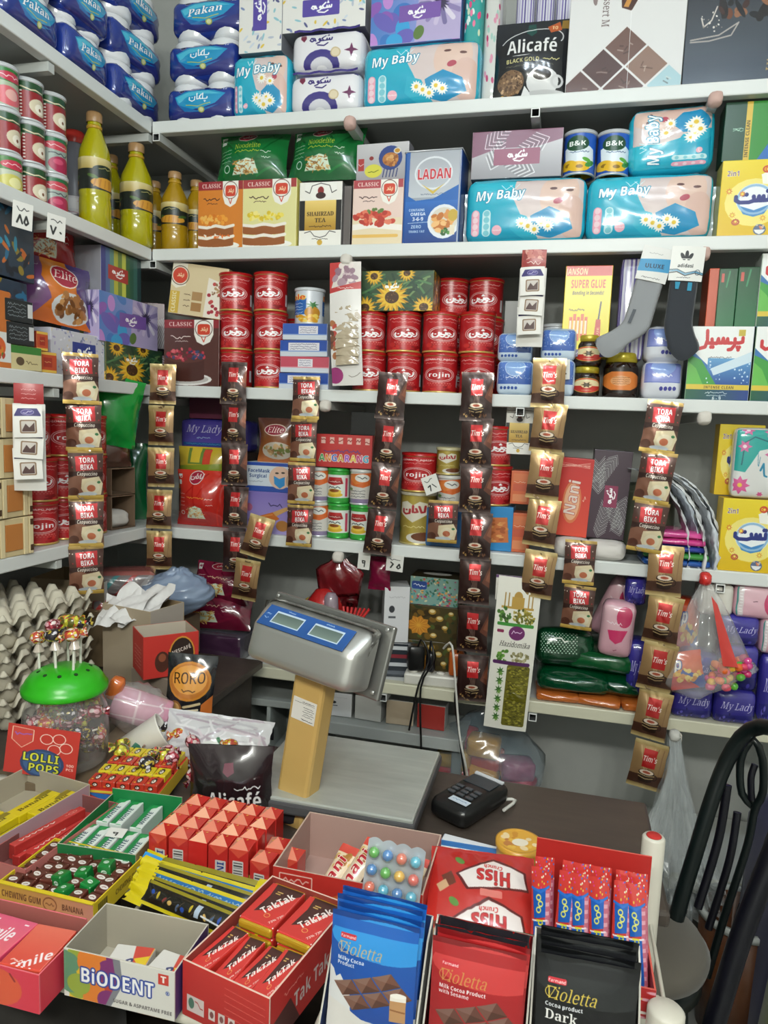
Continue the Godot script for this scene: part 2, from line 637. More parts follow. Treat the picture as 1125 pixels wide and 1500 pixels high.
func mybaby(called: String,w: int,h: int,small:=false)->void:
	art("a",called,w,h,"#22b3cb")
	grad(0,0,w,h,"#2fbcd4","#159ec0")
	poly([w*.42,0,w,0,w,h,w*.62,h,w*.5,h*.7,w*.4,h*.35],"#d9c8c6")
	ell(w*.78,h*.3,w*.16,h*.36,"#e3c3b4",15)
	ell(w*.92,h*.7,w*.14,h*.4,"#dcb9ac",-20)
	ell(w*.86,h*.24,w*.03,h*.02,"#6a4a48")
	ell(w*.73,h*.2,w*.03,h*.02,"#6a4a48")
	ell(w*.77,h*.4,w*.04,h*.045,"#b4485a",-15)
	poly([w*.55,h*.62,w*.7,h*.48,w*.86,h*.62,w*.9,h*.82,w*.72,h*.98,w*.58,h*.9],"#1f8fc0")
	poly([w*.4,h*.55,w*.52,h*.62,w*.62,h*.98,w*.5,h,w*.38,h*.8],"#26aecb")
	for i in 5:
		daisy(w*(.48+i*.055),h*(.72+.05*(i % 3)),h*.1)
	if small:
		daisy(w*.56,h*.42,h*.09)
		daisy(w*.7,h*.47,h*.08)
	txt("My Baby",w*.08,h*.36,h*.2,"#ffffff",{"a": 0,"rot": -3,"sh": .15,"out": "#1380a8","ow": 1.6,"sx": .95})
	line([w*.3,h*.12,w*.34,h*.2,w*.39,h*.12],1.6,"#d6f2fa")
	line([w*.37,h*.12,w*.41,h*.19,w*.45,h*.11],1.6,"#d6f2fa")
	rrect(w*.05,h*.5,w*.075,h*.42,w*.035,"#f0a9bd")
	rrect(w*.15,h*.5,w*.07,h*.42,w*.035,"#c9e9ee")
	for i in 4:
		ell(w*.088,h*(.56+i*.1),w*.025,w*.025,"#f7d5de")
		ell(w*.185,h*(.56+i*.1),w*.025,w*.025,"#7fc9d6")
	ell(w*.275,h*.82,w*.042,w*.042,"#f2b6c5")
	squig(w*.24,h*.82,w*.07,3,"#ffffff")

func prints_top()->void:
	for k in 2:
		art("a",["pakan","pakan_fa"][k],200,120,"#1f3285")
		grad(0,0,200,120,"#24419c","#182873")
		poly([30,38,70,18,130,16,178,34,150,68,110,84,60,86,40,66],"#1f97c9")
		poly([34,40,72,24,128,22,166,36,120,34,70,40,44,62],"#4fc2de")
		poly([16,110,40,66,90,88,150,84,196,60,198,100,150,118,60,118],"#2a2f7c")
		poly([40,66,96,90,160,72,110,96,60,92],"#1a6fb3")
		if k==0:
			txt("Pakan",98,60,34,"#ffffff",{"f": "s","rot": -8,"sh": .3,"sx": .9,"out": "#1a6a9c","ow": .8})
		else:
			fa("pakan",100,30,34,"#ffffff",.1,{"sx": .95})
		line([66,70,100,76,136,66],2.4,"#c9c64a")
		ell(110,88,9,10,"#a9b24a")
		ell(110,88,6,7,"#d8d9a0")
		ell(50,16,9,8,"#1a2250")
		ring(50,16,9,8,1,"#c9c9dd")
		rect(150,6,16,12,"#2c2c66")
		txt("12",174,18,13,"#e8e8f2")
	art("a","tissue_feather",200,110,"#e6e4df")
	for i in 46:
		ell(rng.randf()*200,rng.randf()*110,rng.randf_range(5,9),2.6,["#7f8fb8","#e3c04a","#8fc3cf","#b9c0cf","#55598a","#cfd8e2"][i % 6],[60,-50,20,90][i % 4],10)
	rrect(52,30,88,44,3,"#5a4aa3")
	fa("shokouh",96,38,28,"#ffffff",.13)
	art("a","tissue_feather_tall",110,150,"#e6e4df")
	for i in 40:
		ell(rng.randf()*110,rng.randf()*150,rng.randf_range(5,9),2.6,["#7f8fb8","#e3c04a","#8fc3cf","#b9c0cf","#55598a","#cfd8e2"][i % 6],[30,-40,110,0][i % 4],10)
	rrect(36,20,36,84,3,"#5a4aa3")
	fa("shokouh",54,48,26,"#ffffff",.13,{"rot": -90})
	art("a","shokouh_roll",170,100,"#e9e7ea")
	rect(0,0,170,6,"#3c2f7a")
	poly([24,4,36,4,40,22,34,30,26,22],"#7a2743")
	fa("shokouh",72,12,30,"#35286e",.1)
	ell(74,88,42,38,"#3f3584")
	ell(74,92,26,24,"#d9d8df")
	ell(74,98,12,10,"#f4f3f5")
	ell(108,60,12,12,"#cdb892")
	ell(108,60,9,9,"#e3d4b4")
	star(144,56,17,4,.34,"#6a2a56",PI/2)
	for k in 2:
		art("a",["tissue_iris","tissue_iris_side"][k],220,120,"#8d97d0")
		grad(0,0,220,120,"#4f7fc4","#b7a6da",true)
		for i in 12:
			ell(rng.randf()*90,rng.randf()*120,rng.randf_range(18,34),rng.randf_range(12,22),["#3f78c0","#6a62b6","#3aa0d8","#8c5bb2","#c08ad2"][i % 5],rng.randf()*180)
		poly([120,0,220,0,220,120,110,120],"#b4a7cf")
		for i in 14:
			var a:=TAU*i/14
			line([172,40,172+cos(a)*50,40+sin(a)*44],11,["#c9bcd9","#8d7fb0","#ded5e6","#7a6fa0"][i % 4])
		star(172,40,22,16,.5,"#3b3350")
		ell(120,100,12,16,"#5d7a3c",30)
		poly([70,40,172,36,172,70,70,76],"#7a57a8")
		fa("shokouh",112,44,24,"#ffffff",.13)
	for k in 2:
		art("a",["tissue_sunflower","tissue_sunflower_side"][k],200,112,"#2f4a30")
		for i in 40:
			line([rng.randf()*200,rng.randf()*112,rng.randf()*200,rng.randf()*112],6,["#2d5738","#1f3c2a","#4c7a4a","#6d8d57","#274536"][i % 5])
		for c in [[86,74,52],[10,104,36],[34,14,28],[176,102,34],[126,6,26]]:
			star(c[0],c[1],c[2],15,.55,"#d69a1f",.3)
			star(c[0],c[1],c[2]*.88,15,.5,"#ecc036")
			ell(c[0],c[1],c[2]*.38,c[2]*.34,"#4a2f1c")
			blobs(c[0]- c[2]*.3,c[1]- c[2]*.3,c[2]*.6,c[2]*.6,20,2,["#6d4726","#38220f","#8a6230"])
		fa("shokouh",84,34,22,"#ffffff",.14)
	art("a","tissue_leaf",210,110,"#c9c7cb")
	grad(0,0,210,110,"#d6d5d8","#8b888e")
	poly([0,0,210,0,210,24,150,40,60,40,0,60],"#7d4660")
	for f in [[46,90,-70],[180,20,160],[30,40,-40],[150,100,200]]:
		for i in 12:
			var p:=Vector2(f[0],f[1])+Vector2.from_angle(deg_to_rad(f[2]))*i*6.0
			for s in [-1,1]:
				var q: Vector2=p+Vector2.from_angle(deg_to_rad(f[2]+s*42))*(34 - i*2)
				line([p.x,p.y,q.x,q.y],1.6,"#eeedf0" if i % 2==0 else "#5d5a60")
	rrect(52,42,108,38,2,"#8f3f5f")
	fa("shokouh",106,46,26,"#ffffff",.13)
	art("a","tissue_leaf_tall",100,240,"#42313c")
	for f in [[30,240,-80],[60,10,120],[96,120,100],[20,120,-95],[90,230,-110]]:
		for i in 15:
			var p:=Vector2(f[0],f[1])+Vector2.from_angle(deg_to_rad(f[2]))*i*6.0
			for s in [-1,1]:
				var q: Vector2=p+Vector2.from_angle(deg_to_rad(f[2]+s*40))*26
				line([p.x,p.y,q.x,q.y],1.5,"#8f918f" if i % 2==0 else "#b9bbb8")
	rrect(36,94,36,60,2,"#8c3052")
	fa("shokouh",54,112,24,"#ffffff",.13,{"rot": -90})
	art("a","tissue_stripe",150,130,"#3c6170")
	for i in 10:
		rect(i*15,0,15,130,["#3a3f86","#4b6a9c","#5d8f84","#b9b93c","#6d8a3c","#c9cf52","#3f6a3c","#2f5c4c","#3d6b62","#2c4548"][i])
	rrect(24,46,74,42,2,"#b23a35")
	fa("shokouh",60,52,26,"#ffffff",.13)
	art("a","tissue_meadow",200,110,"#cfd0d8")
	for i in 120:
		ell(rng.randf()*200,rng.randf()*110,rng.randf_range(2,6),2.4,["#8b93b8","#e9e9f0","#a9a3c8","#6f7f9a","#b7b7cf","#d9ccb0"][i % 6],rng.randf()*180,8)
	rrect(70,24,84,48,2,"#2b418f")
	fa("shokouh",112,32,30,"#ffffff",.13)
	art("a","tissue_dark",110,150,"#24384a")
	for i in 40:
		ell(rng.randf()*110,rng.randf()*150,rng.randf_range(6,18),rng.randf_range(3,7),["#1f6a8f","#14202c","#c9692c","#2b8fb0","#22303c","#8f7a2c"][i % 6],rng.randf()*180,10)
	art("a","tissue_plum",110,150,"#5c2440")
	grad(0,0,110,150,"#6e2244","#3d2438")
	for i in 14:
		line([10+i*7,150,60+i*6,70 - i*3],1.6,"#8f8f98")
	art("a","tissue_garden",150,90,"#7fa39a")
	for i in 130:
		ell(rng.randf()*150,rng.randf()*90,rng.randf_range(2,6),rng.randf_range(2,4),["#c9584a","#2f6a5c","#e0a35c","#3c8f8f","#b0406a","#d9d0a3","#4a7a3c"][i % 7],rng.randf()*180,8)
	rrect(4,14,48,26,6,"#2b4a94")
	squig(10,27,36,10,"#ffffff",2)
	art("a","tissue_fruit",150,120,"#4a3f22")
	for i in 40:
		ell(rng.randf()*150,rng.randf()*120,rng.randf_range(5,14),rng.randf_range(4,10),["#5c4a20","#2f3a22","#7a5a22","#3c2f18","#4f5c2c"][i % 5],rng.randf()*180,10)
	star(40,70,36,9,.75,"#c9812c")
	for i in 14:
		var a:=TAU*i/14
		line([40,70,40+cos(a)*28,70+sin(a)*28],2,"#e0a33c")
	for c in [[78,18,11],[100,40,11],[116,70,9],[84,100,10],[132,20,8]]:
		ell(c[0],c[1],c[2],c[2]*.9,"#b98f3c")
		ell(c[0],c[1]- 2,c[2]*.7,c[2]*.5,"#e6d5a0")
	mybaby("mybaby",300,160)
	mybaby("mybaby_small",150,150,true)
	art("a","teal_dots",70,190,"#2f9d98")
	for i in 26:
		ell(rng.randf()*70,rng.randf()*190,5,5,["#d8477a","#e77ba0","#c9d9b8","#d8477a"][i % 4])
		ell(rng.randf()*70,rng.randf()*190,6,4,"#d8e8e2",30)
	art("a","white_dots",60,190,"#cfcfcb")
	for i in 22:
		ell(rng.randf()*60,rng.randf()*190,5,4,["#d88fa8","#b83a6a","#9fc3b8"][i % 3],rng.randf()*90)
	art("a","stripe_pack",100,60,"#d9d8e2")
	for i in 7:
		rect(i*15+2,0,7,60,["#5b4f94","#b9b3d2","#7d6fb0"][i % 3])
	art("a","alicafe",190,210,"#16181d")
	grad(0,0,190,210,"#20242c","#0e0f13")
	poly([86,8,104,8,108,36,96,46,82,36],"#1d4a44")
	ring(96,60,80,34,3,"#cfcfcf",-10)
	rect(10,60,180,34,"#14161b")
	txt("Alicafé",98,88,48,"#e8e8e6",{"sx": .8,"f": "b"})
	txt("BLACK GOLD",76,112,14,"#d8cf8a",{"sx": 1.0})
	squig(128,107,40,7,"#d8cf8a")
	squig(34,120,120,3,"#8f8a6a")
	poly([132,20,160,6,168,30,142,38],"#b8582c")
	txt("10",150,28,14,"#f0c890")
	rect(166,4,20,22,"#8a6a22")
	ell(48,158,34,30,"#7a5c42")
	blobs(18,130,62,58,90,3.2,["#a8835e","#4d3524","#8c6a4a","#c9a27a","#5c402c"])
	ell(128,160,40,34,"#dcdcdc")
	ring(164,160,16,16,6,"#cfcfcf")
	ell(126,142,27,17,"#f2f2f0")
	ell(126,144,23,13,"#20130c")
	ell(132,188,50,9,"#c9c9c9")
	poly([70,204,84,168,94,180,104,204],"#f0f0f0")
	blobs(20,186,40,20,14,4,["#c99a4a","#6a4422"])
	art("a","choco_box",280,240,"#dedddc")
	poly([120,0,140,0,170,30,150,62,126,54],"#4a2a22")
	poly([130,52,146,18,154,28,142,54],"#c98a3c")
	ell(140,8,14,8,"#b03040",20)
	ell(128,4,12,6,"#4c7a3c",-20)
	txt("Dessert M",82,6,26,"#6a5a58",{"f": "t","rot": 92,"a": 0,"sx": .7})
	squig(56,30,8,22,"#8a7a78")
	for i in 4:
		for j in 4:
			var c:=Vector2(142,136)+Vector2(-54,44)*i+Vector2(54,44)*j
			var cc: String=[["#6a4a40","#8a6a5a","#a9c9d2","#b8d6de"],["#4d302a","#5c3c34","#9ab8c0","#c2a08c"],["#58382f","#6a4a3c","#8c6c58","#b08c74"],["#7a5a48","#a08068","#8f6f58","#9c7c64"]][i][j]
			poly([c.x,c.y - 41,c.x+50,c.y,c.x,c.y+41,c.x - 50,c.y],cc)
			for k in 5:
				var q:=c+Vector2(rng.randf_range(-18,18),rng.randf_range(-14,14))
				line([q.x,q.y,q.x+rng.randf_range(-14,14),q.y+rng.randf_range(-8,8)],3,kol(cc).lerp(Color("#efe0d0" if k % 2 else "#24120c"),.35))
	line([150,60,152,240],1,"#f4f4f4")  # thin vertical glare on the wrap, painted into the print
	art("a","violetta_box",220,200,"#2b3340")
	grad(0,0,220,200,"#35383f","#4c5866")
	for i in 26:
		ell(70+rng.randf()*120,rng.randf()*70,rng.randf_range(6,22),rng.randf_range(3,9),["#1a1416","#3c2420","#6a3c26","#14161c","#8a5a3c","#201c20"][i % 6],rng.randf()*180)
	line([10,102,70,96,110,74,96,98,50,106,10,106],3,"#a8a09a")
	line([30,60,36,78,52,66,62,40],3,"#c9c0b8")
	blobs(20,50,60,40,16,2,["#d9d0c8","#8a8078","#f0e8e0"])
	txt("Violetta",196,178,30,"#b89a62",{"f": "t","rot": -84,"a": 0,"sh": .2,"sx": .8})

func cake_box(called: String,bg: String,band: String,kind: int,w:=130,h:=170)->void:
	art("a",called,w,h,bg)
	rect(0,0,w,h*.12,band)
	txt("CLASSIC",w*.3,h*.09,h*.085,"#f5e3d8",{"f": "s","sx": .85,"gap": .04})
	poly([w*.55,0,w*.9,0,w*.9,h*.22,w*.84,h*.33,w*.72,h*.38,w*.6,h*.33,w*.55,h*.22],"#f3efe6")
	rrect(w*.61,h*.06,w*.23,h*.16,w*.05,"#d2452e")
	ring(w*.725,h*.13,w*.16,h*.13,1.6,"#5c3a34")
	fa("roshd",w*.725,h*.09,h*.1,"#f2c9a0",.14)
	line([w*.68,h*.25,w*.725,h*.33],2,"#d2452e")
	line([w*.76,h*.25,w*.725,h*.33],2,"#d2452e")
	var ink="#3a2020" if kind!=2 else "#f0e4dc"
	squig(w*.12,h*.26,w*.36,8,ink,2)
	squig(w*.2,h*.32,w*.24,4,ink)
	var y:=h*.58
	if kind==0 or kind==1:
		ell(w*.42,h*.95,w*.52,h*.07,"#f0eee6")
		for k in 2:
			rect(w*.0,y+h*(.1+k*.16),w*.8,h*.1,"#9a5a30")
			ell(w*.4,y+h*(.2+k*.16),w*.4,h*.03,"#9a5a30")
			line([0,y+h*(.08+k*.16),w*.2,y+h*(.1+k*.16),w*.4,y+h*(.07+k*.16),w*.6,y+h*(.1+k*.16),w*.8,y+h*(.07+k*.16)],h*.045,"#f4ece0")
		if kind==0:
			blobs(w*.02,y - h*.08,w*.66,h*.13,40,6,["#e88a2c","#f0a23c","#f2b85c","#d9761f"])
			blobs(w*.02,y+h*.2,w*.7,h*.06,20,3,["#e8702c","#f4ece0"])
		else:
			blobs(w*.08,y - h*.11,w*.66,h*.13,46,5,["#e8cf3c","#f0dc62","#d9b92c","#f4e68a"])
	elif kind==2:
		ell(w*.4,h*.9,w*.48,h*.1,"#e9e6e2")
		ell(w*.4,h*.9,w*.42,h*.075,"#bdb8b4")
		rect(w*.04,h*.58,w*.7,h*.3,"#4a2620")
		ell(w*.39,h*.88,w*.35,h*.06,"#4a2620")
		ell(w*.39,h*.58,w*.36,h*.07,"#5c322a")
		blobs(w*.03,h*.44,w*.74,h*.17,70,5,["#a82c3c","#c23c48","#2f3a5c","#3c4a70","#7a1f30","#d96a70"])
	else:
		rect(0,y,w,h - y,"#e8d6b4")
		line([0,y+h*.14,w*.4,y+h*.11,w,y+h*.16],h*.09,"#f4ece2")
		blobs(w*.04,y - h*.1,w*.86,h*.2,44,9,["#c8402f","#d95a40","#b83428","#e0785c"])
		line([w*.02,y+h*.28,w*.9,y+h*.28],h*.05,"#e6b85c")
		blobs(w*.3,y - h*.14,w*.3,h*.06,8,5,["#5c7a3c"])

func noodle(called: String,w: int,h: int,c1: String,c2: String,food: Array,word: String,wc: String)->void:
	art("a",called,w,h,c1)
	grad(0,0,w,h,kol(c1).lightened(.06),c2)
	for i in 8:
		line([rng.randf()*w,rng.randf()*h,rng.randf()*w,rng.randf()*h],5,kol(c1).lerp(kol(c2),rng.randf()))
	rect(w*.03,h*.08,w*.08,h*.18,"#e9ede8")
	fa("roshd",w*.07,h*.1,h*.11,c1,.16)
	ell(w*.42,h*.13,w*.14,h*.12,"#e9dcd8")
	ell(w*.42,h*.13,w*.125,h*.105,"#a8263c")
	fa("ladan",w*.42,h*.06,h*.13,"#f0dcd8",.14)
	if word:
		txt(word,w*.46,h*.42,h*.15,wc,{"f": "t","sx": .85,"a": .5})
	squig(w*.28,h*.48,w*.36,6,wc,1.6)
	for i in 4:
		squig(w*.04,h*(.42+i*.07),w*.18,3,"#dfe6d8")
	squig(w*.66,h*.5,w*.14,7,"#eef2e8",1.6)
	squig(w*.68,h*.6,w*.12,6,"#eef2e8",1.4)
	ring(w*.16,h*.76,w*.045,w*.045,2,"#cfe6d8")
	poly([w*.24,h*.86,w*.32,h*.68,w*.46,h*.62,w*.58,h*.66,w*.62,h*.86],"#d9e6cf")
	for i in 60:
		var p:=Vector2(w*rng.randf_range(.26,.58),h*rng.randf_range(.64,.86))
		line([p.x,p.y,p.x+rng.randf_range(-12,12),p.y+rng.randf_range(-6,6)],2.2,food[i % food.size()])

func prints_mid()->void:
	cake_box("cake_orange","#d9822f","#9c2f34",0)
	cake_box("cake_yellow","#e3dc9a","#a63a3c",1)
	cake_box("cake_brown","#55302a","#8f2a30",2)
	cake_box("cake_pink","#e9cdc2","#b0444c",3)
	art("a","cake_beige",150,140,"#dcc9a0")
	poly([0,0,40,0,40,60,14,70,0,60],"#f0ead8")
	ell(22,34,20,22,"#d2452e")
	ring(22,34,25,27,2,"#5c3a34")
	fa("roshd",22,24,18,"#f2c9a0",.14)
	rect(0,78,26,62,"#d6b24a")
	txt("CLASSIC",17,138,15,"#f0e6c0",{"rot": -90,"a": 0})
	poly([100,30,150,44,150,140,96,140],"#efe6d6")
	for i in 15:
		ell(104+rng.randf()*42,40+rng.randf()*96,5,5,["#a8303c","#c24a48"][i % 2])
	blobs(112,40,36,50,20,4,["#8f6a4a","#b8956a"])
	rect(60,74,28,24,"#b08a5c")
	rect(60,104,28,24,"#a87c4c")
	for i in 3:
		squig(38,84+i*16,18,4,"#4a3020")
	noodle("noodle_green",210,140,"#0f7a33","#0a5a28",["#c99a4a","#a8722c","#e0b86a","#8a5a24"],"Noodelite","#c9cf3c")
	noodle("noodle_chicken",170,140,"#c42a26","#96181c",["#d99a5c","#b8703c","#e8b87a","#8a4a2c"],"","#f0dcd0")
	noodle("noodle_red",170,200,"#d8301f","#b01c18",["#e8c07a","#d99a4a","#f0d8a0","#b8703c"],"","#f0b03c")
	noodle("noodle_plum",200,100,"#8c1538","#5c0c26",["#e0b85c","#c98f3c","#f0d890","#a8622c"],"","#e8c9a0")
	art("a","elite",190,160,"#d9761f")
	grad(0,0,190,160,"#e0862c","#c9601a")
	poly([0,0,60,0,44,60,70,110,30,160,0,160],"#7a4a7c")
	poly([120,0,190,0,190,160,140,110],"#54427a")
	ell(104,48,38,32,"#efe2d4")
	ell(104,48,35,29,"#a8283c")
	txt("Elite",104,58,34,"#f4e8e0",{"f": "t","sh": .25,"sx": .9})
	ell(128,122,54,34,"#cfd0d0")
	blobs(86,90,84,62,46,9,["#a8713c","#8a5628","#c99256","#6f421c"])
	squig(10,30,34,6,"#d9c9dc",1.6)
	art("a","elite_dark",130,150,"#6a3a24")
	grad(0,0,130,150,"#54342c","#b8662c")
	ell(64,40,38,20,"#d8c4b4")
	ell(64,40,35,17,"#8a2434")
	txt("Elite",64,49,26,"#efe0d6",{"f": "t","sh": .25})
	ell(70,110,52,30,"#bfb4a4")
	blobs(24,86,92,44,40,7,["#b08a5c","#8f6a44","#d0ab7c","#6f7a44"])
	art("a","shahrzad",110,160,"#efece4")
	rect(0,44,110,74,"#1c1a1a")
	poly([14,0,96,0,96,20,84,26,78,40,32,40,26,26,14,20],"#f4f1ea")
	line([14,20,26,26,32,8,55,2,78,8,84,26,96,20],1.6,"#2b2726")
	ell(55,20,8,10,"#8c2a2a")
	ell(55,32,13,8,"#3c2626")
	grad(14,44,82,74,"#f0d27a","#b08526")
	txt("SHAHRZAD",55,82,14,"#2b1d10",{"f": "s","sx": .86})
	txt("TEA",55,98,14,"#2b1d10",{"f": "s"})
	squig(26,108,58,5,"#4a3414")
	line([14,124,30,120,40,132,55,136,70,132,80,120,96,124],1.6,"#2b2726")
	ell(55,148,7,7,"#d2a83c")
	squig(34,140,42,4,"#55504a")
	art("a","wafer_box",140,110,"#b4b2b4")
	grad(0,0,140,110,"#c9c7c9","#a09ea2")
	ell(92,44,32,36,"#2f4486")
	ell(92,48,22,20,"#b8763c")
	blobs(74,32,40,36,22,6,["#c98a4a","#96582c","#d9a668"])
	ell(110,24,10,9,"#d8d4c8")
	ell(110,24,7,6,"#c9902c")
	for i in 5:
		line([76+i*9,76,72+i*9,100],2.4,"#24306a")
	rect(4,42,16,36,"#b03a3a")
	squig(5,60,14,8,"#f0e0e0",1.6)
	ell(46,80,24,20,"#d8d24a")
	squig(32,80,28,8,"#4a5a1c",1.6)
	ell(40,42,6,6,"#8c2f2f")
	art("a","ladan_oil",150,240,"#9fa6b2")
	grad(0,0,150,120,"#a9adb6","#c4c9d0")
	poly([0,110,30,128,80,124,150,90,150,240,0,240],"#1f63b4")
	grad(0,130,150,110,"#2a6cc0","#123c84")
	poly([0,0,10,0,8,120,0,120],"#2f5fa8")
	ring(78,56,54,44,5,"#dfe3e8")
	poly([44,84,78,104,112,84,78,112],"#d8b84a")
	txt("LADAN",80,72,38,"#c9303c",{"f": "b","sx": .78,"out": "#f2eef0","ow": 1.2})
	squig(44,112,72,4,"#5a6a84")
	txt("CONTAINS",34,156,9,"#dfe9f6")
	txt("OMEGA",38,168,12,"#ffffff")
	txt("3-6-9",38,182,14,"#ffffff")
	txt("ZERO",34,202,12,"#cfe0f4")
	txt("TRANS FAT",36,214,9,"#cfe0f4")
	line([10,188,66,186],1.6,"#bcd0ea")
	ell(112,186,46,46,"#e6e9ee")
	ell(112,184,38,36,"#d9d2c4")
	blobs(80,156,58,56,26,11,["#d98f4a","#e8a860","#c4722f","#f0bd7c"])
	ell(138,170,14,16,"#c9a83c")
	blobs(98,206,34,16,18,4,["#3c7a3c","#5c9a4a","#2c5c2f"])
	rect(130,196,14,26,"#e8ddc4")
	art("a","pineapple",110,130,"#1f55b8")
	grad(0,0,110,130,"#173f94","#2a6ad0",true)
	poly([20,48,40,40,76,40,92,52,96,100,80,118,26,112],"#dfe9f2")
	ell(52,34,27,25,"#184a30")
	txt("B&K",52,42,22,"#ffffff",{"sx": .9})
	for c in [[30,104],[58,110]]:
		ell(c[0],c[1],26,17,"#e6b520")
		ell(c[0]+2,c[1],8,6,"#8f6a14")
	ell(84,100,14,8,"#3c8a3c",-40)
	ell(76,88,12,6,"#5ca83c",30)
	squig(36,62,44,5,"#2c4a7a")
	art("a","dole",100,120,"#2a62ac")
	grad(0,0,100,120,"#bfc6cf","#dfe3e8",true)
	rect(0,30,60,60,"#2560ae")
	txt("Dole",30,34,26,"#d8402c",{"out": "#f4e05c","ow": 1.6})
	for i in 4:
		squig(8,50+i*11,44,6,"#e8eef6",1.4)
	ell(74,82,18,22,"#c98a22")
	star(74,54,16,7,.4,"#3c7a3c",PI/2)
	blobs(30,90,64,26,30,7,["#e8b52c","#d99a1f","#f0cf5c"])
	art("a","persil",190,210,"#eef0ee")
	poly([0,60,60,110,100,150,190,96,190,210,0,210],"#2a6fae")
	grad(60,90,130,76,"#5fa0d0","#1d4f98")
	poly([0,80,40,96,90,166,0,166],"#3a9a3c")
	poly([0,100,26,120,50,166,0,166],"#63b84a")
	poly([70,120,190,70,190,100,80,140],"#cfe2ee")
	for i in 40:
		ell(60+rng.randf()*130,96+rng.randf()*66,rng.randf_range(1,3),rng.randf_range(1,3),"#cfe4f2")
	rect(0,166,190,15,"#dcbf3c")
	txt("INTENSE CLEAN",100,178,11,"#5a4a1c",{"gap": .06})
	rect(0,181,190,29,"#123f6a")
	grad(0,181,190,29,"#12583c","#1f3f8a",true)
	squig(60,190,66,6,"#e8eef0",1.4)
	squig(64,198,60,4,"#dfe6e8")
	txt("6 - 9",96,211,14,"#e8eef0")
	fa("persil",86,10,60,"#c8242c",.17,{"sx": .98})
	rect(146,8,20,18,"#c9b03c")
	squig(60,88,70,5,"#6a6a70")
	art("a","persil_green",60,130,"#12542f")
	grad(0,0,60,130,"#0e4a2a","#1c6f42")
	line([34,6,26,40],5,"#3c8f62")
	rect(6,10,10,20,"#c9564a")
	art("a","persil_side",190,130,"#1c5a34")
	rect(0,0,70,130,"#14462f")
	rect(48,0,14,130,"#d9b53a")
	txt("INTENSE CLEAN",58,124,11,"#4a3c14",{"rot": -90,"a": 0})
	poly([62,0,190,0,190,20,90,130,62,130],"#2c8a2c")
	poly([190,10,190,130,80,130,120,70],"#2a6ab8")
	for i in 40:
		ell(100+rng.randf()*90,50+rng.randf()*76,2,2,"#a8cfea")
	for i in 3:
		squig(20,60,24,10,"#9fc3ac",1.4)
	art("a","test_box",170,210,"#e6c81f")
	grad(0,0,170,210,"#ecd22a","#dcb40f")
	ell(90,116,78,66,"#f2e27a")
	ell(92,108,50,44,"#dfe6ec")
	ell(92,112,44,38,"#eef2f4")
	poly([50,124,92,138,136,122,120,148,92,156,64,148],"#3f86c4")
	ring(92,108,48,42,6,"#8fb8d8")
	fa("test",84,78,54,"#26307c",.2,{"sx": .9})
	poly([104,40,170,10,170,60,150,70,110,66],"#f4f2e6")
	poly([126,26,170,60,170,74,132,44],"#4a5a30")
	txt("2in1",30,42,20,"#7a5a8a",{"out": "#f6f0c0","ow": 1.0,"sx": .85})
	for c in [[22,84,"#d97a2c"],[58,92,"#e08a3c"],[46,168,"#c9603c"],[120,26,"#d8502c"],[118,160,"#e0a03c"],[36,150,"#e0a03c"]]:
		star(c[0],c[1],10,8,.5,c[2])
		ell(c[0],c[1],3.5,3.5,"#f0dc5c")
	ring(118,26,12,10,4,"#c9442c")
	ring(46,170,11,9,4,"#b8583c")
	ell(112,192,17,15,"#5a6a8a")
	poly([97,192,127,192,122,200,112,205,102,200],"#e8e8e8")
	blobs(100,178,24,12,14,3,["#d97a4a","#c9c0b0"])
	for k in 2:
		art("a",["rojin_fa","rojin"][k],100,116,"#b0191d")
		grad(0,0,50,116,"#a51318","#c02025",true)
		grad(50,0,50,116,"#c02025","#9c1116",true)
		squig(14,14,72,6,"#f0c9c4",1.5)
		squig(20,24,60,5,"#e0aaa4",1.1)
		ell(50,62,31,25,"#e8d0cc")
		ell(50,62,29.5,23.5,"#b01a1e")
		ring(50,62,27,21,1.6,"#f2e4e2")
		if k==0:
			fa("rojin",50,48,27,"#ffffff",.15)
		else:
			txt("rojin",50,69,20,"#ffffff",{"sx": .95})
			txt("TOMATO PASTE",50,15,8,"#f0d8d4")
		for i in 9:
			rect(27+i*5.4,88,3.4,3.4,"#d8746c")
			rect(30+i*5.4,94,3,3,"#c85850")
		blobs(6,96,88,20,12,6,["#8a0e12","#c8302c","#a0181a"])
		rect(90,60,8,40,"#cfd3d8")
		rect(0,0,100,2,"#7d0d10")
	for k in 3:
		art("a",["cotton_blue","cotton_red","cotton_long"][k],150,46,["#2c55ac","#c4485c","#2c4fa6"][k])
		rect(0,30,150,16,"#cfd6de")
		rect(0,30,150,3,["#7d9ad0","#d98f9c","#7d9ad0"][k])
		rect([54,54,26][k],6,[66,46,100][k],24,"#e3e0e6")
		for i in 3:
			squig([58,58,32][k],11+i*7,[56,36,86][k],4,"#6a6a86")
	art("a","glue",120,150,"#e8d512")
	rect(0,0,120,16,"#c9332c")
	txt("JANSON",28,14,15,"#f6e2a8",{"sh": .15})
	txt("SUPER GLUE",60,36,19,"#c42a22",{"sx": .82})
	txt("Bonding in Seconds!",60,47,8.5,"#33290c",{"sh": .2})
	line([96,60,92,92],4,"#2c2c2c")
	poly([86,88,98,88,100,128,82,128],"#c42a22")
	txt("GLUE",95,124,9,"#f0d8a0",{"rot": -88,"a": 0})
	for i in 5:
		rect(16+i*10,84 -(i % 2)*5,8,40,"#d9603a")
		rect(17+i*10,90,5,22,"#f2e0c0")
	squig(14,72,40,4,"#4a3c10")
	rect(6,120,26,6,"#c42a22")
	rect(0,138,120,12,"#3c2f5c")
	squig(8,144,50,4,"#d9d4e4")
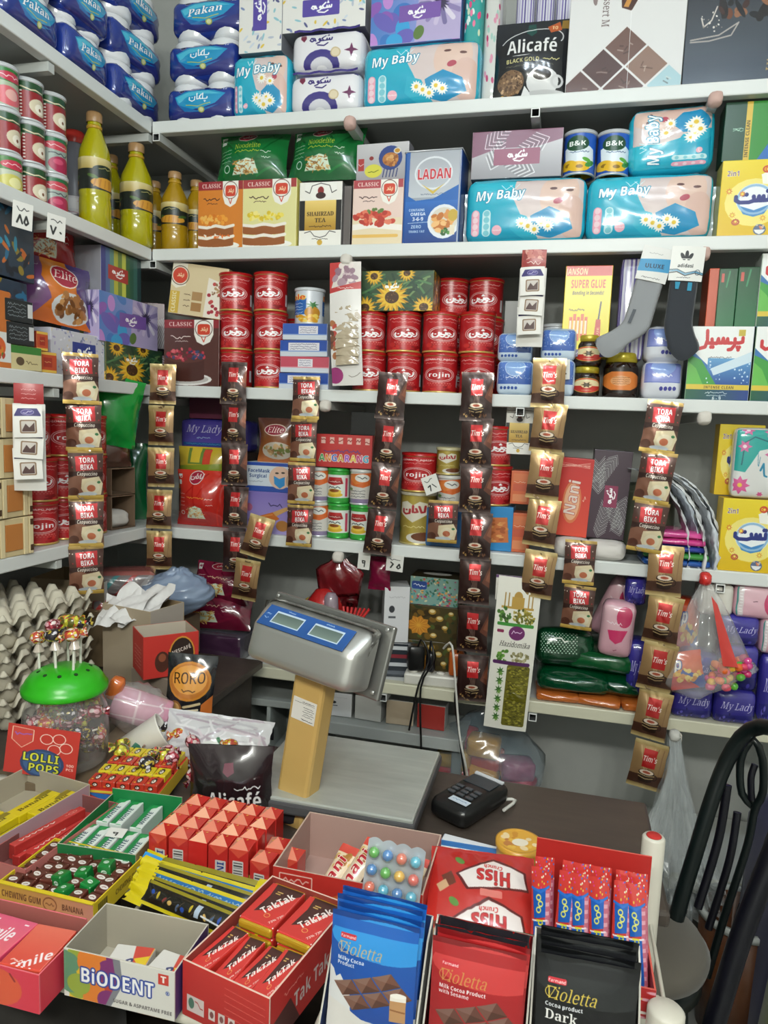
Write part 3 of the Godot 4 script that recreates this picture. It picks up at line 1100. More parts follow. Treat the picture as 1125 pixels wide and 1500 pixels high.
	art("a","pad_blue",130,90,"#4f74c4")
	grad(0,0,130,62,"#5a80cc","#4566b4")
	ell(66,18,36,24,"#86abe2")
	ring(66,18,36,24,1.5,"#d5e4f8")
	for i in 40:
		ell(rng.randf()*130,rng.randf()*60,1.3,1.3,"#b8d0f2")
	squig(36,44,56,12,"#e6eefa",2)
	rect(0,62,130,28,"#cfe0f0")
	for i in 5:
		ell(20+i*13,72,5,4,"#3c5aa8")
	art("a","pad_violet",130,90,"#6a77c4")
	grad(0,0,130,50,"#6f7cc8","#8f98d8")
	ell(66,12,40,22,"#8fa8e2")
	squig(30,34,64,10,"#f0f2fa",2)
	rect(0,52,130,38,"#e0e2ea")
	for i in 4:
		ell(62+i*14,66,6,5,"#4a4a9c")
	art("a","honey_small",110,80,"#2c1a0c")
	ell(55,40,46,34,"#c93a2c")
	ell(55,38,44,26,"#e6d9a8")
	rect(8,42,94,20,"#c43228")
	ell(55,38,16,15,"#e8c89a")
	star(55,38,15,6,.5,"#4a3a1c")
	ring(55,40,47,35,2,"#d9b84a")
	art("a","honey_big",130,110,"#1c130c")
	rect(0,34,130,40,"#d97f2c")
	poly([10,34,40,16,90,16,120,34,120,74,90,96,40,96,10,74],"#dd7d33")
	ell(64,56,26,22,"#e0a06a")
	for i in 4:
		squig(44,42+i*9,42,4,"#7a3c14")
	art("a","syrup_label",100,110,"#1f2420")
	grad(0,0,100,64,"#d8c990","#a88a3a")
	rect(0,40,100,26,"#22281f")
	ell(50,40,26,16,"#1d2a1c")
	squig(36,34,28,8,"#d8c77a",1.6)
	ell(54,86,34,20,"#d09530")
	for i in 5:
		line([30+i*10,74,26+i*11,100],3,"#b87a28")
	ell(82,70,14,6,"#3c5c24",-30)
	ell(24,66,12,6,"#4a6a2c",30)

func cup(x: float,y: float,r: float,body: String)->void:
	poly([x - r,y,x+r,y,x+r*.8,y+r*.95,x - r*.8,y+r*.95],body)
	ell(x,y+r*.95,r*.8,r*.2,body)
	ring(x+r*1.08,y+r*.42,r*.34,r*.34,r*.12,body)
	line([x - r,y+r*.25,x,y+r*.42,x+r,y+r*.25],r*.09,"#cdb07c")
	line([x - r*.9,y+r*.55,x,y+r*.72,x+r*.9,y+r*.55],r*.09,"#cdb07c")
	ell(x,y,r,r*.34,"#2a1a12")
	ell(x,y - r*.02,r*.9,r*.28,"#ecd9c4")
	ell(x,y - r*.02,r*.5,r*.13,"#b5553c")

func prints_sachets()->void:
	art("b","tims_gold",96,116,"#a5825a")
	grad(0,0,96,116,"#b2905f","#8d6a48")
	grad(0,0,96,11,"#d9c48c","#a58a52")
	grad(0,106,96,10,"#8a6f42","#d2bb80")
	for i in 5:
		line([4+rng.randf()*90,14,4+rng.randf()*90,104],3,["#c2a274","#8f6c48","#b8966a"][i % 3])
	rect(30,18,38,44,"#b8201f")
	txt("Tim's",50,47,18,"#f4e6e0",{"sh": .2,"sx": .9})
	poly([0,84,96,78,96,106,0,106],"#4a2c20")
	cup(48,74,23,"#2e1b13")
	art("b","tims_dark",96,116,"#3a211c")
	grad(0,0,96,116,"#412823","#2a1614")
	poly([96,16,72,60,96,74],"#6a3a2a")
	poly([96,26,82,54,96,60],"#8a5038")
	grad(0,0,96,10,"#5a4440","#2c1a18")
	grad(0,107,96,9,"#33201e","#6a5a56")
	rect(30,16,36,40,"#c01f22")
	txt("Tim's",50,42,18,"#f4e6e0",{"sh": .2,"sx": .9})
	for i in 4:
		line([40+i*5,74,44+i*4,64,38+i*6,56],2,"#7a5c50")
	cup(48,80,22,"#241410")
	blobs(8,94,80,12,24,3,["#6f4a34","#c9a45c","#1c0f0c"])
	art("b","torabika",96,116,"#4a2e28")
	grad(0,0,96,116,"#4c302a","#6d4a3a")
	grad(0,0,96,8,"#d0b066","#9a7a3c")
	for i in 26:
		rect(rng.randf()*90,10+rng.randf()*40,3,3,["#e8d8c8","#2a1614","#b8303a"][i % 3])
	poly([18,16,78,12,80,46,20,50],"#c0282e")
	txt("TORA",50,30,17,"#ffffff",{"sx": .95,"out": "#8f1a22","ow": 1.0,"rot": -2})
	txt("BIKA",50,46,17,"#ffffff",{"sx": .95,"out": "#8f1a22","ow": 1.0,"rot": -2})
	rect(0,51,96,12,"#3a211c")
	txt("Cappuccino",50,60,12,"#f4ece0",{"sh": .15,"sx": .86})
	ell(26,84,34,24,"#8a5c48")
	poly([36,68,84,62,96,80,88,106,44,106,34,90],"#ead9b4")
	ell(64,88,22,15,"#f0e2c4")
	ell(62,90,12,8,"#cc7350")
	ell(14,98,14,10,"#5a3426")
	ell(84,76,5,3,"#3c7a4a")
	ell(52,104,26,5,"#cfd6dc")
	grad(0,107,96,9,"#e0bf62","#a8822f")
	art("b","card_purple",80,100,"#e9e6e0")
	poly([4,30,14,10,66,10,76,30,76,34,4,34],"#332a6a")
	ell(40,22,18,9,"#4a3f86")
	ring(40,22,18,9,1,"#c9c4dc")
	squig(28,22,24,8,"#e8e4f0",1.4)
	rrect(18,46,46,42,5,"#8a6d52")
	rrect(22,50,38,34,3,"#c9c0b8")
	poly([24,78,34,58,44,70,58,54,58,82,24,82],"#4a2c28")
	art("b","card_red",80,60,"#a82a2c")
	for i in 3:
		squig(20,18+i*12,40,4,"#e6bcb8")
	art("b","card_photo",80,60,"#a84038")
	blobs(0,0,80,40,40,8,["#c9766a","#8f2c28","#b85a50","#d9a090"])
	ell(40,42,36,14,"#a02c2c")
	squig(18,42,44,10,"#f0dcd4",2)
	art("b","socks_grey",90,110,"#e3e2de")
	poly([0,46,90,30,90,74,0,84],"#3c93c2")
	txt("ULUXE",46,68,19,"#22364a",{"rot": -6,"sx": .95})
	squig(16,100,54,5,"#7a7a7a")
	squig(20,22,40,4,"#9a9a9a")
	art("b","socks_dark",110,110,"#e9e8e3")
	for k in 3:
		ell(50+(k - 1)*12,34 -(6 if k==1 else 0),6,14,"#26282c",(k - 1)*32)
	for k in 3:
		rect(32,40+k*5,38,2,"#e9e8e3")
	ell(50,20,5,5,"#26282c")
	txt("adidasi",50,68,15,"#26282c")
	for k in 3:
		line([0,76+k*5,24,74+k*4,52,86+k*4,84,78+k*3,110,84+k*3],2.5,["#3c5c70","#4a9cc8","#26282c"][k])
	ring(92,82,9,9,2,"#3c4a56")
	squig(26,100,44,4,"#55565a")
	art("b","garlic",100,360,"#dedad4")
	poly([0,80,0,0,100,0,100,80],"#c23a38")
	poly([0,90,20,30,50,0,100,0,100,64,40,80],"#d9d0c8")
	blobs(14,6,80,70,22,11,["#a88a96","#c9b0b4","#8f6c7c","#e0d2cc"])
	poly([0,76,100,58,100,70,0,90],"#b83434")
	squig(26,76,50,6,"#f0dcd8",1.6)
	blobs(0,130,20,150,16,9,["#7a4a34","#a86a40","#b8483c","#5c3a2c"])
	blobs(80,130,20,120,10,7,["#c9b8a8","#b0a08c"])
	ell(12,330,26,24,"#9a2f70")
	squig(56,330,36,14,"#8a8078",2)
	for k in 2:
		art("b",["card_taj_top","card_taj"][k],[130,140][k],[120,420][k],"#e6e3d8")
		if k==0:
			rect(0,0,130,14,"#5c3a6a")
			txt("Jamila",50,40,26,"#2b2622",{"f": "t","sh": .3})
			ell(40,76,22,18,"#b8923c")
			rect(14,76,60,30,"#b08a3a")
			rect(80,62,50,50,"#e9e6dc")
			blobs(84,62,40,26,16,5,["#4a6a2c","#6a8a3c","#2f4a1c"])
			txt("Jamila",100,106,18,"#2b2622",{"f": "t","sh": .3})
		else:
			ell(70,52,14,15,"#b08a3a")
			rect(50,52,40,30,"#b8923f")
			for x in [26,38,102,114]:
				rect(x,42,4,40,"#a8843c")
			rect(18,78,104,6,"#b8923f")
			blobs(54,84,76,40,60,5,["#8a7a22","#6a6a1c","#a8983a","#4a5218"])
			blobs(8,80,44,44,24,6,["#3c6a24","#5c8a34","#2a4a18"])
			rrect(10,122,118,9,4,"#3c8a34")
			ell(76,148,26,19,"#6a2460")
			squig(60,146,32,10,"#f0dcf0",2)
			rrect(12,142,22,8,3,"#8a2a50")
			txt("Hazidomika",72,186,19,"#2b2622",{"f": "t","sh": .3,"sx": .9})
			blobs(20,196,40,34,20,5,["#4a7a2c","#6a9a3c"])
			blobs(56,198,68,30,30,5,["#9a9468","#b8b088","#7a7448"])
			rrect(8,226,120,10,5,"#55285c")
			rrect(56,236,74,172,6,"#6a6420")
			for i in 300:
				ell(60+rng.randf()*66,240+rng.randf()*164,5,2.2,["#6f6a20","#8f8a30","#55501a","#a39a3c","#454214"][i % 5],rng.randf()*60 - 30,7)
			for i in 6:
				star(36,256+i*26,14,7,.4,"#3c6a2c",i)
				star(38,262+i*26,9,6,.4,"#6f9a44",i)

func tag_art(called: String,strokes: Array,note:=true)->void:
	art("b",called,44,60,"#dedcd6")
	if note:
		squig(9,16,26,9,"#2b2b2b",1.8)
	for s in strokes:
		line(s,4,"#242424")

func prints_low()->void:
	tag_art("tag_a",[[10,48,16,30,22,48],[30,30,26,44,30,50,35,44,30,30]])
	tag_art("tag_b",[[9,30,15,48,21,30],[32,40,34,42]])
	tag_art("tag_c",[[12,28,18,34,12,48],[34,32,28,44,32,49,37,44,34,32]])
	tag_art("tag_d",[[24,30,16,30,18,38,26,36,26,30,25,50]],false)
	tag_art("tag_e",[[14,32,20,36,15,50],[32,42,34,43]])
	art("b","tag_long",60,60,"#dedcd6")
	squig(10,16,30,12,"#2b2b2b",2)
	line([16,36,26,32,22,50],4,"#242424")
	line([34,30,46,44],3,"#242424")
	art("b","box_price",120,56,"#cfc9c4")
	line([70,14,60,14,62,24,70,22,70,14,66,38],5,"#26262a")
	line([92,16,84,30,90,38,98,30,92,16],5,"#26262a")
	line([60,50,80,44],2,"#44444a")
	rect(34,6,9,18,"#b8848a")
	art("b","mylady",140,80,"#3f3a94")
	grad(0,0,140,80,"#4a4098","#5c50ac")
	txt("My Lady",70,34,26,"#cfcbe6",{"f": "t","sh": .35,"sx": .95})
	squig(52,48,38,4,"#b0d0e8",1.4)
	rect(10,60,120,8,"#2a5a9c")
	squig(20,64,100,3,"#6fb0d8")
	art("b","chips",130,110,"#c9b23a")
	grad(0,0,130,110,"#d6b838","#b89a2c")
	rect(30,4,60,40,"#6f8a3c")
	rect(38,0,26,40,"#e0c23c")
	rect(72,6,20,40,"#d94a34")
	poly([0,50,130,40,130,80,0,76],"#8a9a2c")
	txt("oo",100,78,34,"#e8e0d8",{"sh": .2})
	rect(50,80,80,30,"#c9506a")
	art("b","mask_box",150,100,"#c9d3dc")
	rect(0,0,150,10,"#2a4aa0")
	rect(0,82,150,18,"#2a4a9c")
	txt("FaceMask",42,34,17,"#2a3f7a",{"sx": .9})
	txt("Surgical",40,52,17,"#2a3f7a",{"sx": .9})
	ell(112,50,36,40,"#d9b39c")
	poly([92,44,110,54,128,46,128,76,112,88,94,72],"#2f86c4")
	ell(102,34,6,3,"#33302c")
	ell(122,32,6,3,"#33302c")
	ell(140,60,8,20,"#b89a80")
	squig(10,66,46,4,"#6a7a8a")
	art("b","biscuit",150,105,"#8a79bc")
	grad(0,0,150,105,"#7d6cb4","#a294cc")
	squig(78,32,46,14,"#2c2450",2.4)
	poly([44,62,92,50,116,66,70,86],"#c46a2c")
	line([52,64,92,56],2,"#e0934a")
	poly([92,50,140,34,146,42,104,60],"#c99a5c")
	ell(24,76,16,12,"#4a2a6a")
	ell(20,90,8,8,"#7a2f4a")
	ell(126,84,22,14,"#b0763c")
	ell(10,40,12,10,"#a85a7c")
	art("b","angara",150,80,"#c23c3a")
	for i in 6:
		rect(12+i*24,6,12,16,"#e6b8ac")
		squig(12+i*24,14,12,8,"#8f2c2a",2)
	squig(20,40,100,8,"#3c4a9c",1.6)
	for i in 8:
		txt("ANGARANG"[i],15+i*17.2,66,24,["#3c9a4a","#e0872c","#3f6ac4","#c9a02c","#9a4ac4","#e0c23c","#c43a7a","#3ca0c4","#c43a3a"][i],{"out": "#f4eee6","ow": 1.3})
	art("b","jar_green",90,100,"#dfe3dc")
	rect(0,0,90,12,"#35a03a")
	rect(0,86,90,14,"#35a03a")
	poly([26,20,64,20,70,40,45,46,20,40],"#b82c2c")
	rect(24,30,42,10,"#8f1f22")
	squig(28,34,34,5,"#f0dcd0")
	squig(28,52,34,7,"#26262a",2)
	ell(45,76,24,8,"#d9b02c")
	ell(45,66,20,9,"#e6c44a")
	ell(45,63,14,5,"#8a4a1c")
	rect(76,22,8,60,"#c43a5c")
	art("b","carrot_can",90,110,"#cfcbc4")
	poly([0,10,90,0,90,40,60,54,20,46,0,30],"#d9682c")
	poly([10,14,40,8,70,30,40,44],"#e0803c")
	ell(58,20,20,14,"#e6e3dc")
	squig(46,20,24,10,"#26262a",2)
	for i in 3:
		squig(24,66+i*10,42,5,"#4a4a50",1.4)
	rect(0,94,90,16,"#8a7a9c")
	ell(24,60,8,5,"#5c8a3c")
	art("b","ladan_gold",120,150,"#8f7a2f")
	grad(0,0,60,150,"#6f5c20","#b09a44",true)
	grad(60,0,60,150,"#b09a44","#7a6626",true)
	poly([60,84,26,56,28,24,46,18,60,30,74,18,92,24,94,56],"#d9d3c0")
	fa("ladan",60,30,34,"#a8262c",.15)
	squig(36,98,50,6,"#e8dca0",1.5)
	ell(20,110,9,12,"#5c6a24")
	ell(84,132,38,18,"#d6d2c8")
	ell(86,128,28,14,"#6a3a20")
	art("b","mag_orange",60,150,"#d6673c")
	for i in 3:
		rrect(6,10+i*48,48,34,4,["#d9774a","#c9583c","#e08a5c"][i])
	squig(8,50,40,8,"#f0d8c0",1.6)
	art("b","blue_orange",60,150,"#2a86c4")
	poly([8,40,52,34,56,120,10,128],"#c9703c")
	blobs(10,46,44,74,30,6,["#d98a4a","#a8562c","#e0a05c"])
	art("b","nani",110,250,"#cc342c")
	grad(0,0,110,250,"#c42a28","#e0503c")
	ell(50,140,32,70,"#d9774a")
	ell(50,140,26,60,"#e8b08a")
	txt("Nani",62,186,54,"#e9d8cc",{"rot": -84,"a": 0.0,"f": "b","sx": .95,"out": "#b8302c","ow": 1.4})
	squig(86,130,10,40,"#f0d0b8",1.6)
	for i in 12:
		line([6,10+rng.randf()*20,100,10+rng.randf()*20],1,"#e6a090")
	art("b","milk_tissue",110,190,"#dcdbd8")
	poly([0,0,110,0,110,46,60,60,30,120,0,116],"#2aa39a")
	line([20,100,24,40,46,24,80,36,110,60],3,"#1c5c6a")
	for c in [[24,50],[90,70],[30,4],[84,8]]:
		star(c[0],c[1],18,6,.55,"#d06a9c")
		ell(c[0],c[1],5,5,"#f0d8e0")
	star(20,156,26,8,.6,"#d95a94")
	ell(20,156,6,6,"#e8c44a")
	squig(66,110,16,56,"#2f86a8",5)
	squig(56,90,6,60,"#4a8aa0",1.4)
	star(70,180,9,6,.6,"#d95a94")
	art("b","rice_bag",170,90,"#0c4426")
	grad(0,0,170,90,"#0e4a2a","#08341c")
	for i in 22:
		for j in 11:
			if (i+j)% 2:
				ell(10+i*5,8+j*5,2.0,2.0,"#cfdccf",0,6)
	squig(30,30,60,18,"#eef2ea",4)
	art("b","pad_pink",110,130,"#dfb3bd")
	grad(0,0,110,130,"#e6bcc4","#d9a3b0")
	ell(76,26,26,26,"#c43a62")
	poly([26,62,90,58,76,86,56,94,36,84],"#d23a6a")
	squig(52,110,10,6,"#8a3a50",1.6)
	squig(20,44,50,6,"#f4e4e8",1.6)
	art("b","pad_white_pink",120,100,"#e2d4d6")
	grad(24,0,96,100,"#e6bfc8","#dca9b8")
	ell(106,50,26,38,"#cf4a72")
	squig(50,44,12,8,"#6a4a54",2)
	rect(0,0,8,100,"#5a9a94")
	for i in 10:
		rect(12,6+i*9,9,4,"#f0eaea")
	art("b","pad_violet_dark",120,90,"#35308a")
	grad(0,0,120,90,"#40389a","#2c2878")
	txt("My Lady",62,48,25,"#c9c4e6",{"f": "t","sh": .35,"sx": .9})
	poly([0,66,120,60,120,90,0,90],"#2a2870")
	blobs(0,60,120,30,14,5,["#4a42a8","#241f5c","#5c54b8"])
	art("b","pufak",150,120,"#d94a2c")
	grad(0,0,150,120,"#d9502c","#e0872c")
	poly([0,50,60,40,150,80,150,120,0,120],"#2a4a9c")
	poly([0,60,70,50,130,120,0,120],"#c9302c")
	txt("up",62,50,44,"#f0ece4",{"sh": .2,"out": "#24408f","ow": 3})
	blobs(60,50,80,50,26,8,["#e8b83c","#f0d06a","#d9902c"])
	art("b","wallet_dark",40,40,"#403a34")

func prints_counter()->void:
	art("c","sticker",110,84,"#e4e2dc")
	squig(44,10,56,5,"#2b2b2b",1.4)
	squig(6,16,96,3,"#55524a")
	for i in 5:
		squig(50+(i % 2)*6,30+i*8,48,4,"#3a3a3a",1.2)
	squig(48,76,54,5,"#26262a",1.6)
	art("c","scale_panel",330,60,"#23508f")
	grad(0,0,330,60,"#25549a","#1f4a88")
	for k in 2:
		rect(40+k*150,12,112,36,"#b8c9d8")
		rect(44+k*150,17,104,28,"#5f6f66")
		grad(44+k*150,17,104,28,"#55655e","#71827a")
		squig(76+k*150,6,30,4,"#c9d8e8")
	squig(8,26,18,4,"#c9d8e8")
	squig(8,38,18,4,"#c9d8e8")
	art("c","lolli_card",150,130,"#c0342a")
	poly([10,6,54,10,54,40,32,60,10,40],"#c9443a")
	line([10,6,54,10,54,40,32,60,10,40,10,6],1.6,"#e8c0a8")
	squig(16,24,34,8,"#9a5ab0",3)
	for c in [[82,30],[108,26],[124,48],[100,56]]:
		ring(c[0],c[1],14,14,2,"#f0d8cc")
	ell(78,96,46,38,"#2a3f6a")
	ell(78,96,40,32,"#3c5c8a")
	txt("LOLLI",74,92,30,"#d9d83a",{"out": "#1f2a3a","ow": 2,"sx": .95})
	txt("POPS",82,118,28,"#d9d83a",{"out": "#1f2a3a","ow": 2,"sx": .95})
	txt("100",136,96,10,"#f0d8cc")
	txt("PCS",136,106,9,"#f0d8cc")
	art("c","nescafe_box",150,120,"#c02f26")
	ell(104,60,36,52,"#c98a2c")
	ell(104,60,32,47,"#2a1712")
	txt("NESCAFÉ",104,52,15,"#efe2d8",{"rot": -16,"sx": .85})
	txt("3in1",104,76,17,"#efe2d8",{"rot": -16})
	squig(84,92,38,4,"#c9a890")
	ell(50,76,20,30,"#4a2418")
	ell(50,64,10,12,"#8a4a30")
	art("c","nescafe_side",120,140,"#c8332a")
	for i in 6:
		squig(22,50+i*13,74,5,"#e8b8ac",1.4)
	art("c","roro",120,200,"#17181c")
	grad(0,0,120,200,"#1f2126","#101114")
	ell(60,60,54,44,"#c9802c")
	ell(60,60,49,39,"#b8702a")
	ell(60,56,44,32,"#d9953c")
	txt("RORO",60,64,34,"#3a2010",{"f": "m","rot": -4})
	squig(44,80,34,10,"#5c3a18",2.4)
	ell(30,122,18,18,"#8a5a2c")
	ell(30,122,13,13,"#c99a5c")
	line([52,118,92,108],6,"#c9b48a")
	line([56,126,88,122],5,"#e0d2b0")
	poly([120,90,96,110,92,150,70,170,84,190,120,186],"#c46a2c")
	ell(88,166,18,14,"#7a3418")
	blobs(6,164,60,30,22,8,["#d9a83c","#8a4a1c","#f0d27a"])
	art("c","pink_cup",100,120,"#c98fa4")
	for i in 4:
		line([i*30,0,i*30+24,120],3,"#e0c4cc")
	line([0,60,100,50],3,"#e0c4cc")
	squig(40,84,44,12,"#f0e2e6",2)
	art("c","crumple",140,70,"#d5d3d6")
	for i in 30:
		line([rng.randf()*140,rng.randf()*70,rng.randf()*140,rng.randf()*70],3,["#c2bfc4","#e6e4e6","#b8a9b4","#d9cdd4"][i % 4])
	poly([60,40,82,34,100,60,80,66],"#e9ece9")
	line([78,34,100,58],5,"#2c6a44")
	ell(72,60,10,8,"#c4485c")
	art("c","fruit_gum",150,60,"#c0362a")
	rect(0,0,150,8,"#d9c23a")
	poly([0,8,120,18,104,40,30,34],"#2a6ab4")
	ell(108,48,26,10,"#a82a2c")
	squig(92,48,32,7,"#f0c8b8",2)
	for k in 2:
		art("c",["gum_red","gum_yellow"][k],40,24,["#c63a28","#e0c826"][k])
		star(20,12,11,9,.75,"#2a1c14")
		ell(20,13,6.5,5.5,"#efe6d8")
		ell(18,12,1.8,2.4,"#2a1c14")
		rect(4,18,6,3,["#e0c826","#c63a28"][k])
	art("c","banana",60,120,"#ddc61c")
	txt("Banana",38,106,27,"#33300c",{"rot": -90,"a": 0,"f": "s","sx": .86})
	squig(10,20,8,70,"#8a7a1c")
	art("c","star_tube",44,150,"#bf3a36")
	ring(22,22,11,10,2,"#e8b0a8")
	line([20,22,26,20],3,"#e8b0a8")
	squig(18,44,8,18,"#e0c0a0",2)
	for i in 6:
		line([16,136 - i*13,30,132 - i*13,18,127 - i*13],3,"#f0e0da")
	art("c","white_gum",50,160,"#1f8a4a")
	poly([50,0,50,160,24,160,18,30],"#dfe6e0")
	ell(24,14,15,9,"#2f9a50")
	txt("WHITE",42,140,30,"#1f3f52",{"rot": -90,"a": 0,"sh": .1,"sx": .95})
	art("c","rani_side",40,90,"#c22d28")
	rrect(14,30,22,54,2,"#cfc8c4")
	txt("RANI",32,82,20,"#2a3f86",{"rot": -90,"a": 0})
	poly([0,0,40,0,20,20],"#d9503c")
	art("c","rani_barcode",40,90,"#c42f2a")
	rrect(8,24,22,50,2,"#d5cfcc")
	for i in 8:
		rect(10,28+i*5.5,18,[2,3,1,2][i % 4],"#3c3a3a")
	poly([0,0,40,0,20,18],"#d9503c")
	art("c","gum_cube",44,44,"#5a2c22")
	ell(22,22,18,12,"#e3dcd6",14)
	line([14,24,22,20,30,22],3,"#7a3c30")
	art("c","gum_cube_plain",20,20,"#5c2d23")
	art("c","gum_cube_green",44,44,"#157a34")
	ell(22,22,12,9,"#d9e6da",14)
	line([14,24,22,20,30,22],3,"#2f7a3c")
	art("c","chew_front",230,30,"#d99a6a")
	grad(0,0,230,30,"#d2a03a","#d98f7a",true)
	txt("CHEWING GUM",58,19,14,"#6a3a24",{"sx": .95})
	ring(128,15,17,11,2,"#8a4a2c")
	squig(118,15,20,5,"#8a4a2c")
	txt("BANANA",182,19,13,"#6a3a24",{"sx": .95})
	art("c","chew_side",160,30,"#d9bc26")
	for i in 9:
		rect(12+i*3.4,6,1.8,18,"#2c2a1c")
	txt("CHEWING GUM",108,19,11,"#5a4010")
	art("c","dark_bar",300,44,"#1f1c16")
	rect(0,0,300,6,"#8a7f1c")
	rect(0,38,300,6,"#c9b91f")
	for i in 12:
		ell(20+i*22+rng.randf()*8,22+rng.randf_range(-7,7),7,4,["#2a4a9c","#b8a02c","#7a2f2c","#c9a45c","#4a5c7a"][i % 5],rng.randf()*180)
	for i in 6:
		line([24+i*46,30,40+i*46,16],3,"#3c342a")
	rect(170,10,14,22,"#a9b8c9")
	line([190,26,280,32],3,"#d5d9dc")
	art("c","dark_bar_back",300,44,"#2a6aa8")
	rect(0,22,300,22,"#b8332a")
	rect(0,0,300,7,"#c9b91f")
	for i in 10:
		squig(20+i*26,14,20,8,"#a8c4b8",1.6)
	line([0,42,300,42],4,"#c9b91f")
	art("c","nani_front",260,80,"#b52a22")
	ell(190,60,110,46,"#c8642c")
	ell(210,70,84,40,"#dca46a")
	ell(226,74,56,30,"#d9c0a8")
	txt("Nani",176,74,46,"#c23a34",{"f": "b","a": .5,"out": "#dfb8a0","ow": 1.2})
	ring(0,0,1,1,.5,"#b52a22")
	for k in 2:
		squig(18,18+k*16,46,10,"#e6b8ac",2)
	line([12,8,70,8,70,44,12,44,12,8],1.6,"#e6b8ac")
	art("c","nani_bar",70,190,"#d9532f")
	grad(0,24,70,140,"#e8d2b0","#dfc6ae")
	rect(0,0,70,24,"#cf4a3c")
	rect(0,164,70,26,"#cf4a3c")
	blobs(0,26,70,50,12,10,["#b07a3c","#d9b068","#9a5c2c"])
	txt("nani",50,146,50,"#b8222c",{"rot": -90,"a": 0,"sh": .2,"out": "#f4ece4","ow": 1.5})
	art("c","hiss",190,150,"#c9302a")
	grad(0,0,190,150,"#c4322a","#b02620")
	for k in 2:
		var o:=Vector2(14 - k*6,8+k*68)
		poly([o.x,o.y+14,o.x+112,o.y,o.x+134,o.y+26,o.x+66,o.y+62,o.x+6,o.y+44],"#5a1a18")
		poly([o.x+4,o.y+17,o.x+109,o.y+4,o.x+128,o.y+26,o.x+66,o.y+57,o.x+10,o.y+42],"#e6dcd8")
		txt("Hiss",o.x+64,o.y+38,34,"#c42a2a",{"out": "#7a1a1c","ow": .8,"sx": .95})
		txt("Crunch",o.x+66,o.y+48,10,"#c42a2a")
		var q:=o+Vector2(132,10)
		poly([q.x,q.y,q.x+18,q.y - 8,q.x+28,q.y+12,q.x+10,q.y+20],"#6a3424")
		poly([q.x+12,q.y - 6,q.x+28,q.y - 14,q.x+36,q.y - 2,q.x+20,q.y+6],"#c9a27a")
		ell(q.x - 4,q.y+40,10,5,"#5a8a3a",30)
	rrect(56,70,40,11,2,"#d8766c")
	art("c","farmand",60,190,"#cf3a34")
	grad(0,0,60,190,"#c93a34","#bd3230")
	for i in 26:
		ell(rng.randf()*60,rng.randf()*40,2,2,["#d9b83c","#3c6ac4","#e0d8d0","#c93a8a"][i % 4])
	rect(42,40,18,150,"#c0647c")
	for i in 9:
		rect(44,46+i*16,12,7,"#d79aa8")
	poly([4,42,44,36,44,88,8,92],"#1f5ab0")
	line([2,38,28,44,54,34],5,"#2a6ac4")
	for i in 3:
		ring(22+(i % 2)*6,54+i*11,8,6,3,"#d9d86a")
	poly([6,96,44,94,50,170,44,190,10,190],"#1c54a8")
	line([4,96,50,94],3,"#e9dfe6")
	txt("Farmand",36,188,28,"#d9d23a",{"rot": -90,"a": 0,"sx": .8})
	art("c","farm_box",60,60,"#b8282a")
	for i in 26:
		ell(rng.randf()*60,rng.randf()*60,3,3,["#e8c83c","#e8a8b8","#f0e8e0"][i % 3])
	art("c","smile_top",130,90,"#e0607c")
	grad(0,0,130,90,"#de5c7c","#e26a70")
	txt("Smile",62,50,38,"#f6e8ec",{"f": "b","sh": .1,"sx": .9})
	line([44,60,62,68,82,58],4,"#f6e8ec")
	txt("STRAWBERRY",54,82,12,"#7a2434",{"sx": .95})
	rect(104,8,14,3,"#f6e8ec")
	rect(8,8,14,3,"#f6e8ec")
	art("c","smile_peach",90,90,"#e0604c")
	grad(0,0,90,90,"#e2705a","#d84a3c")
	txt("Smile",62,86,30,"#f6e8ec",{"f": "b","rot": -35,"a": .5})
	squig(14,80,26,6,"#f6d8d0",2)
	art("c","smile_front",230,70,"#d94a60")
	grad(0,0,230,70,"#d5486a","#d83a4a",true)
	ell(158,38,44,34,"#dc5a3c")
	ell(146,30,20,16,"#e2744c")
	line([182,10,190,22],3,"#8a2a2c")
	art("c","biodent",240,100,"#d3cfc8")
	for i in 40:
		var x:=rng.randf()*110
		ell(x,rng.randf()*100,26,22,["#5a8a6a","#8fa03c","#d9b02c","#d97a2c","#b8402c","#7a2f6a"][clampi(int(x/110*6),0,5)])
	poly([122,0,240,0,240,100,100,100,128,50],"#d3cfc8")
	poly([108,0,124,0,130,50,104,100,92,100,116,50],"#7a7a80")
	txt("BiODENT",116,62,42,"#f0eeec",{"out": "#2a3f94","ow": 3,"sx": .9})
	txt("®",226,50,12,"#2a3f94")
	rect(206,8,22,22,"#c43a30")
	rect(211,12,12,3,"#f0e6e0")
	rect(215,14,4,12,"#f0e6e0")
	txt("SUGAR & ASPARTAME FREE",172,90,10.5,"#55504e",{"sx": .95})
	art("c","biodent_side",80,100,"#4a2f6a")
	for i in 3:
		rrect(26,14+i*28,18,18,4,"#d9d2dc")
	art("c","biodent_pack",80,70,"#d9d5ce")
	poly([40,0,80,0,80,70,60,70],"#c9483c")
	poly([50,30,80,20,80,60],"#e0c02c")
	txt("B",52,50,30,"#3a3f6a",{"rot": -30})
	art("c","taktak",140,190,"#cf3a36")
	poly([20,0,140,0,140,20,76,80,60,130,24,150,30,60],"#4a2a28")
	grad(30,0,106,14,"#3c2220","#4a2a28")
	txt("TakTak",74,136,48,"#f4e9e4",{"rot": -62,"a": 0.12,"sx": .8})
	txt("MINOO",110,74,21,"#f0e0da",{"rot": -62,"a": .5})
	rect(44,30,26,5,"#c9a45c")
	rect(42,40,22,5,"#c9a45c")
	ring(84,150,12,10,2.4,"#e8a85c")
	txt("73% 73%",120,176,15,"#f0d8d0",{"rot": -62,"a": .1})
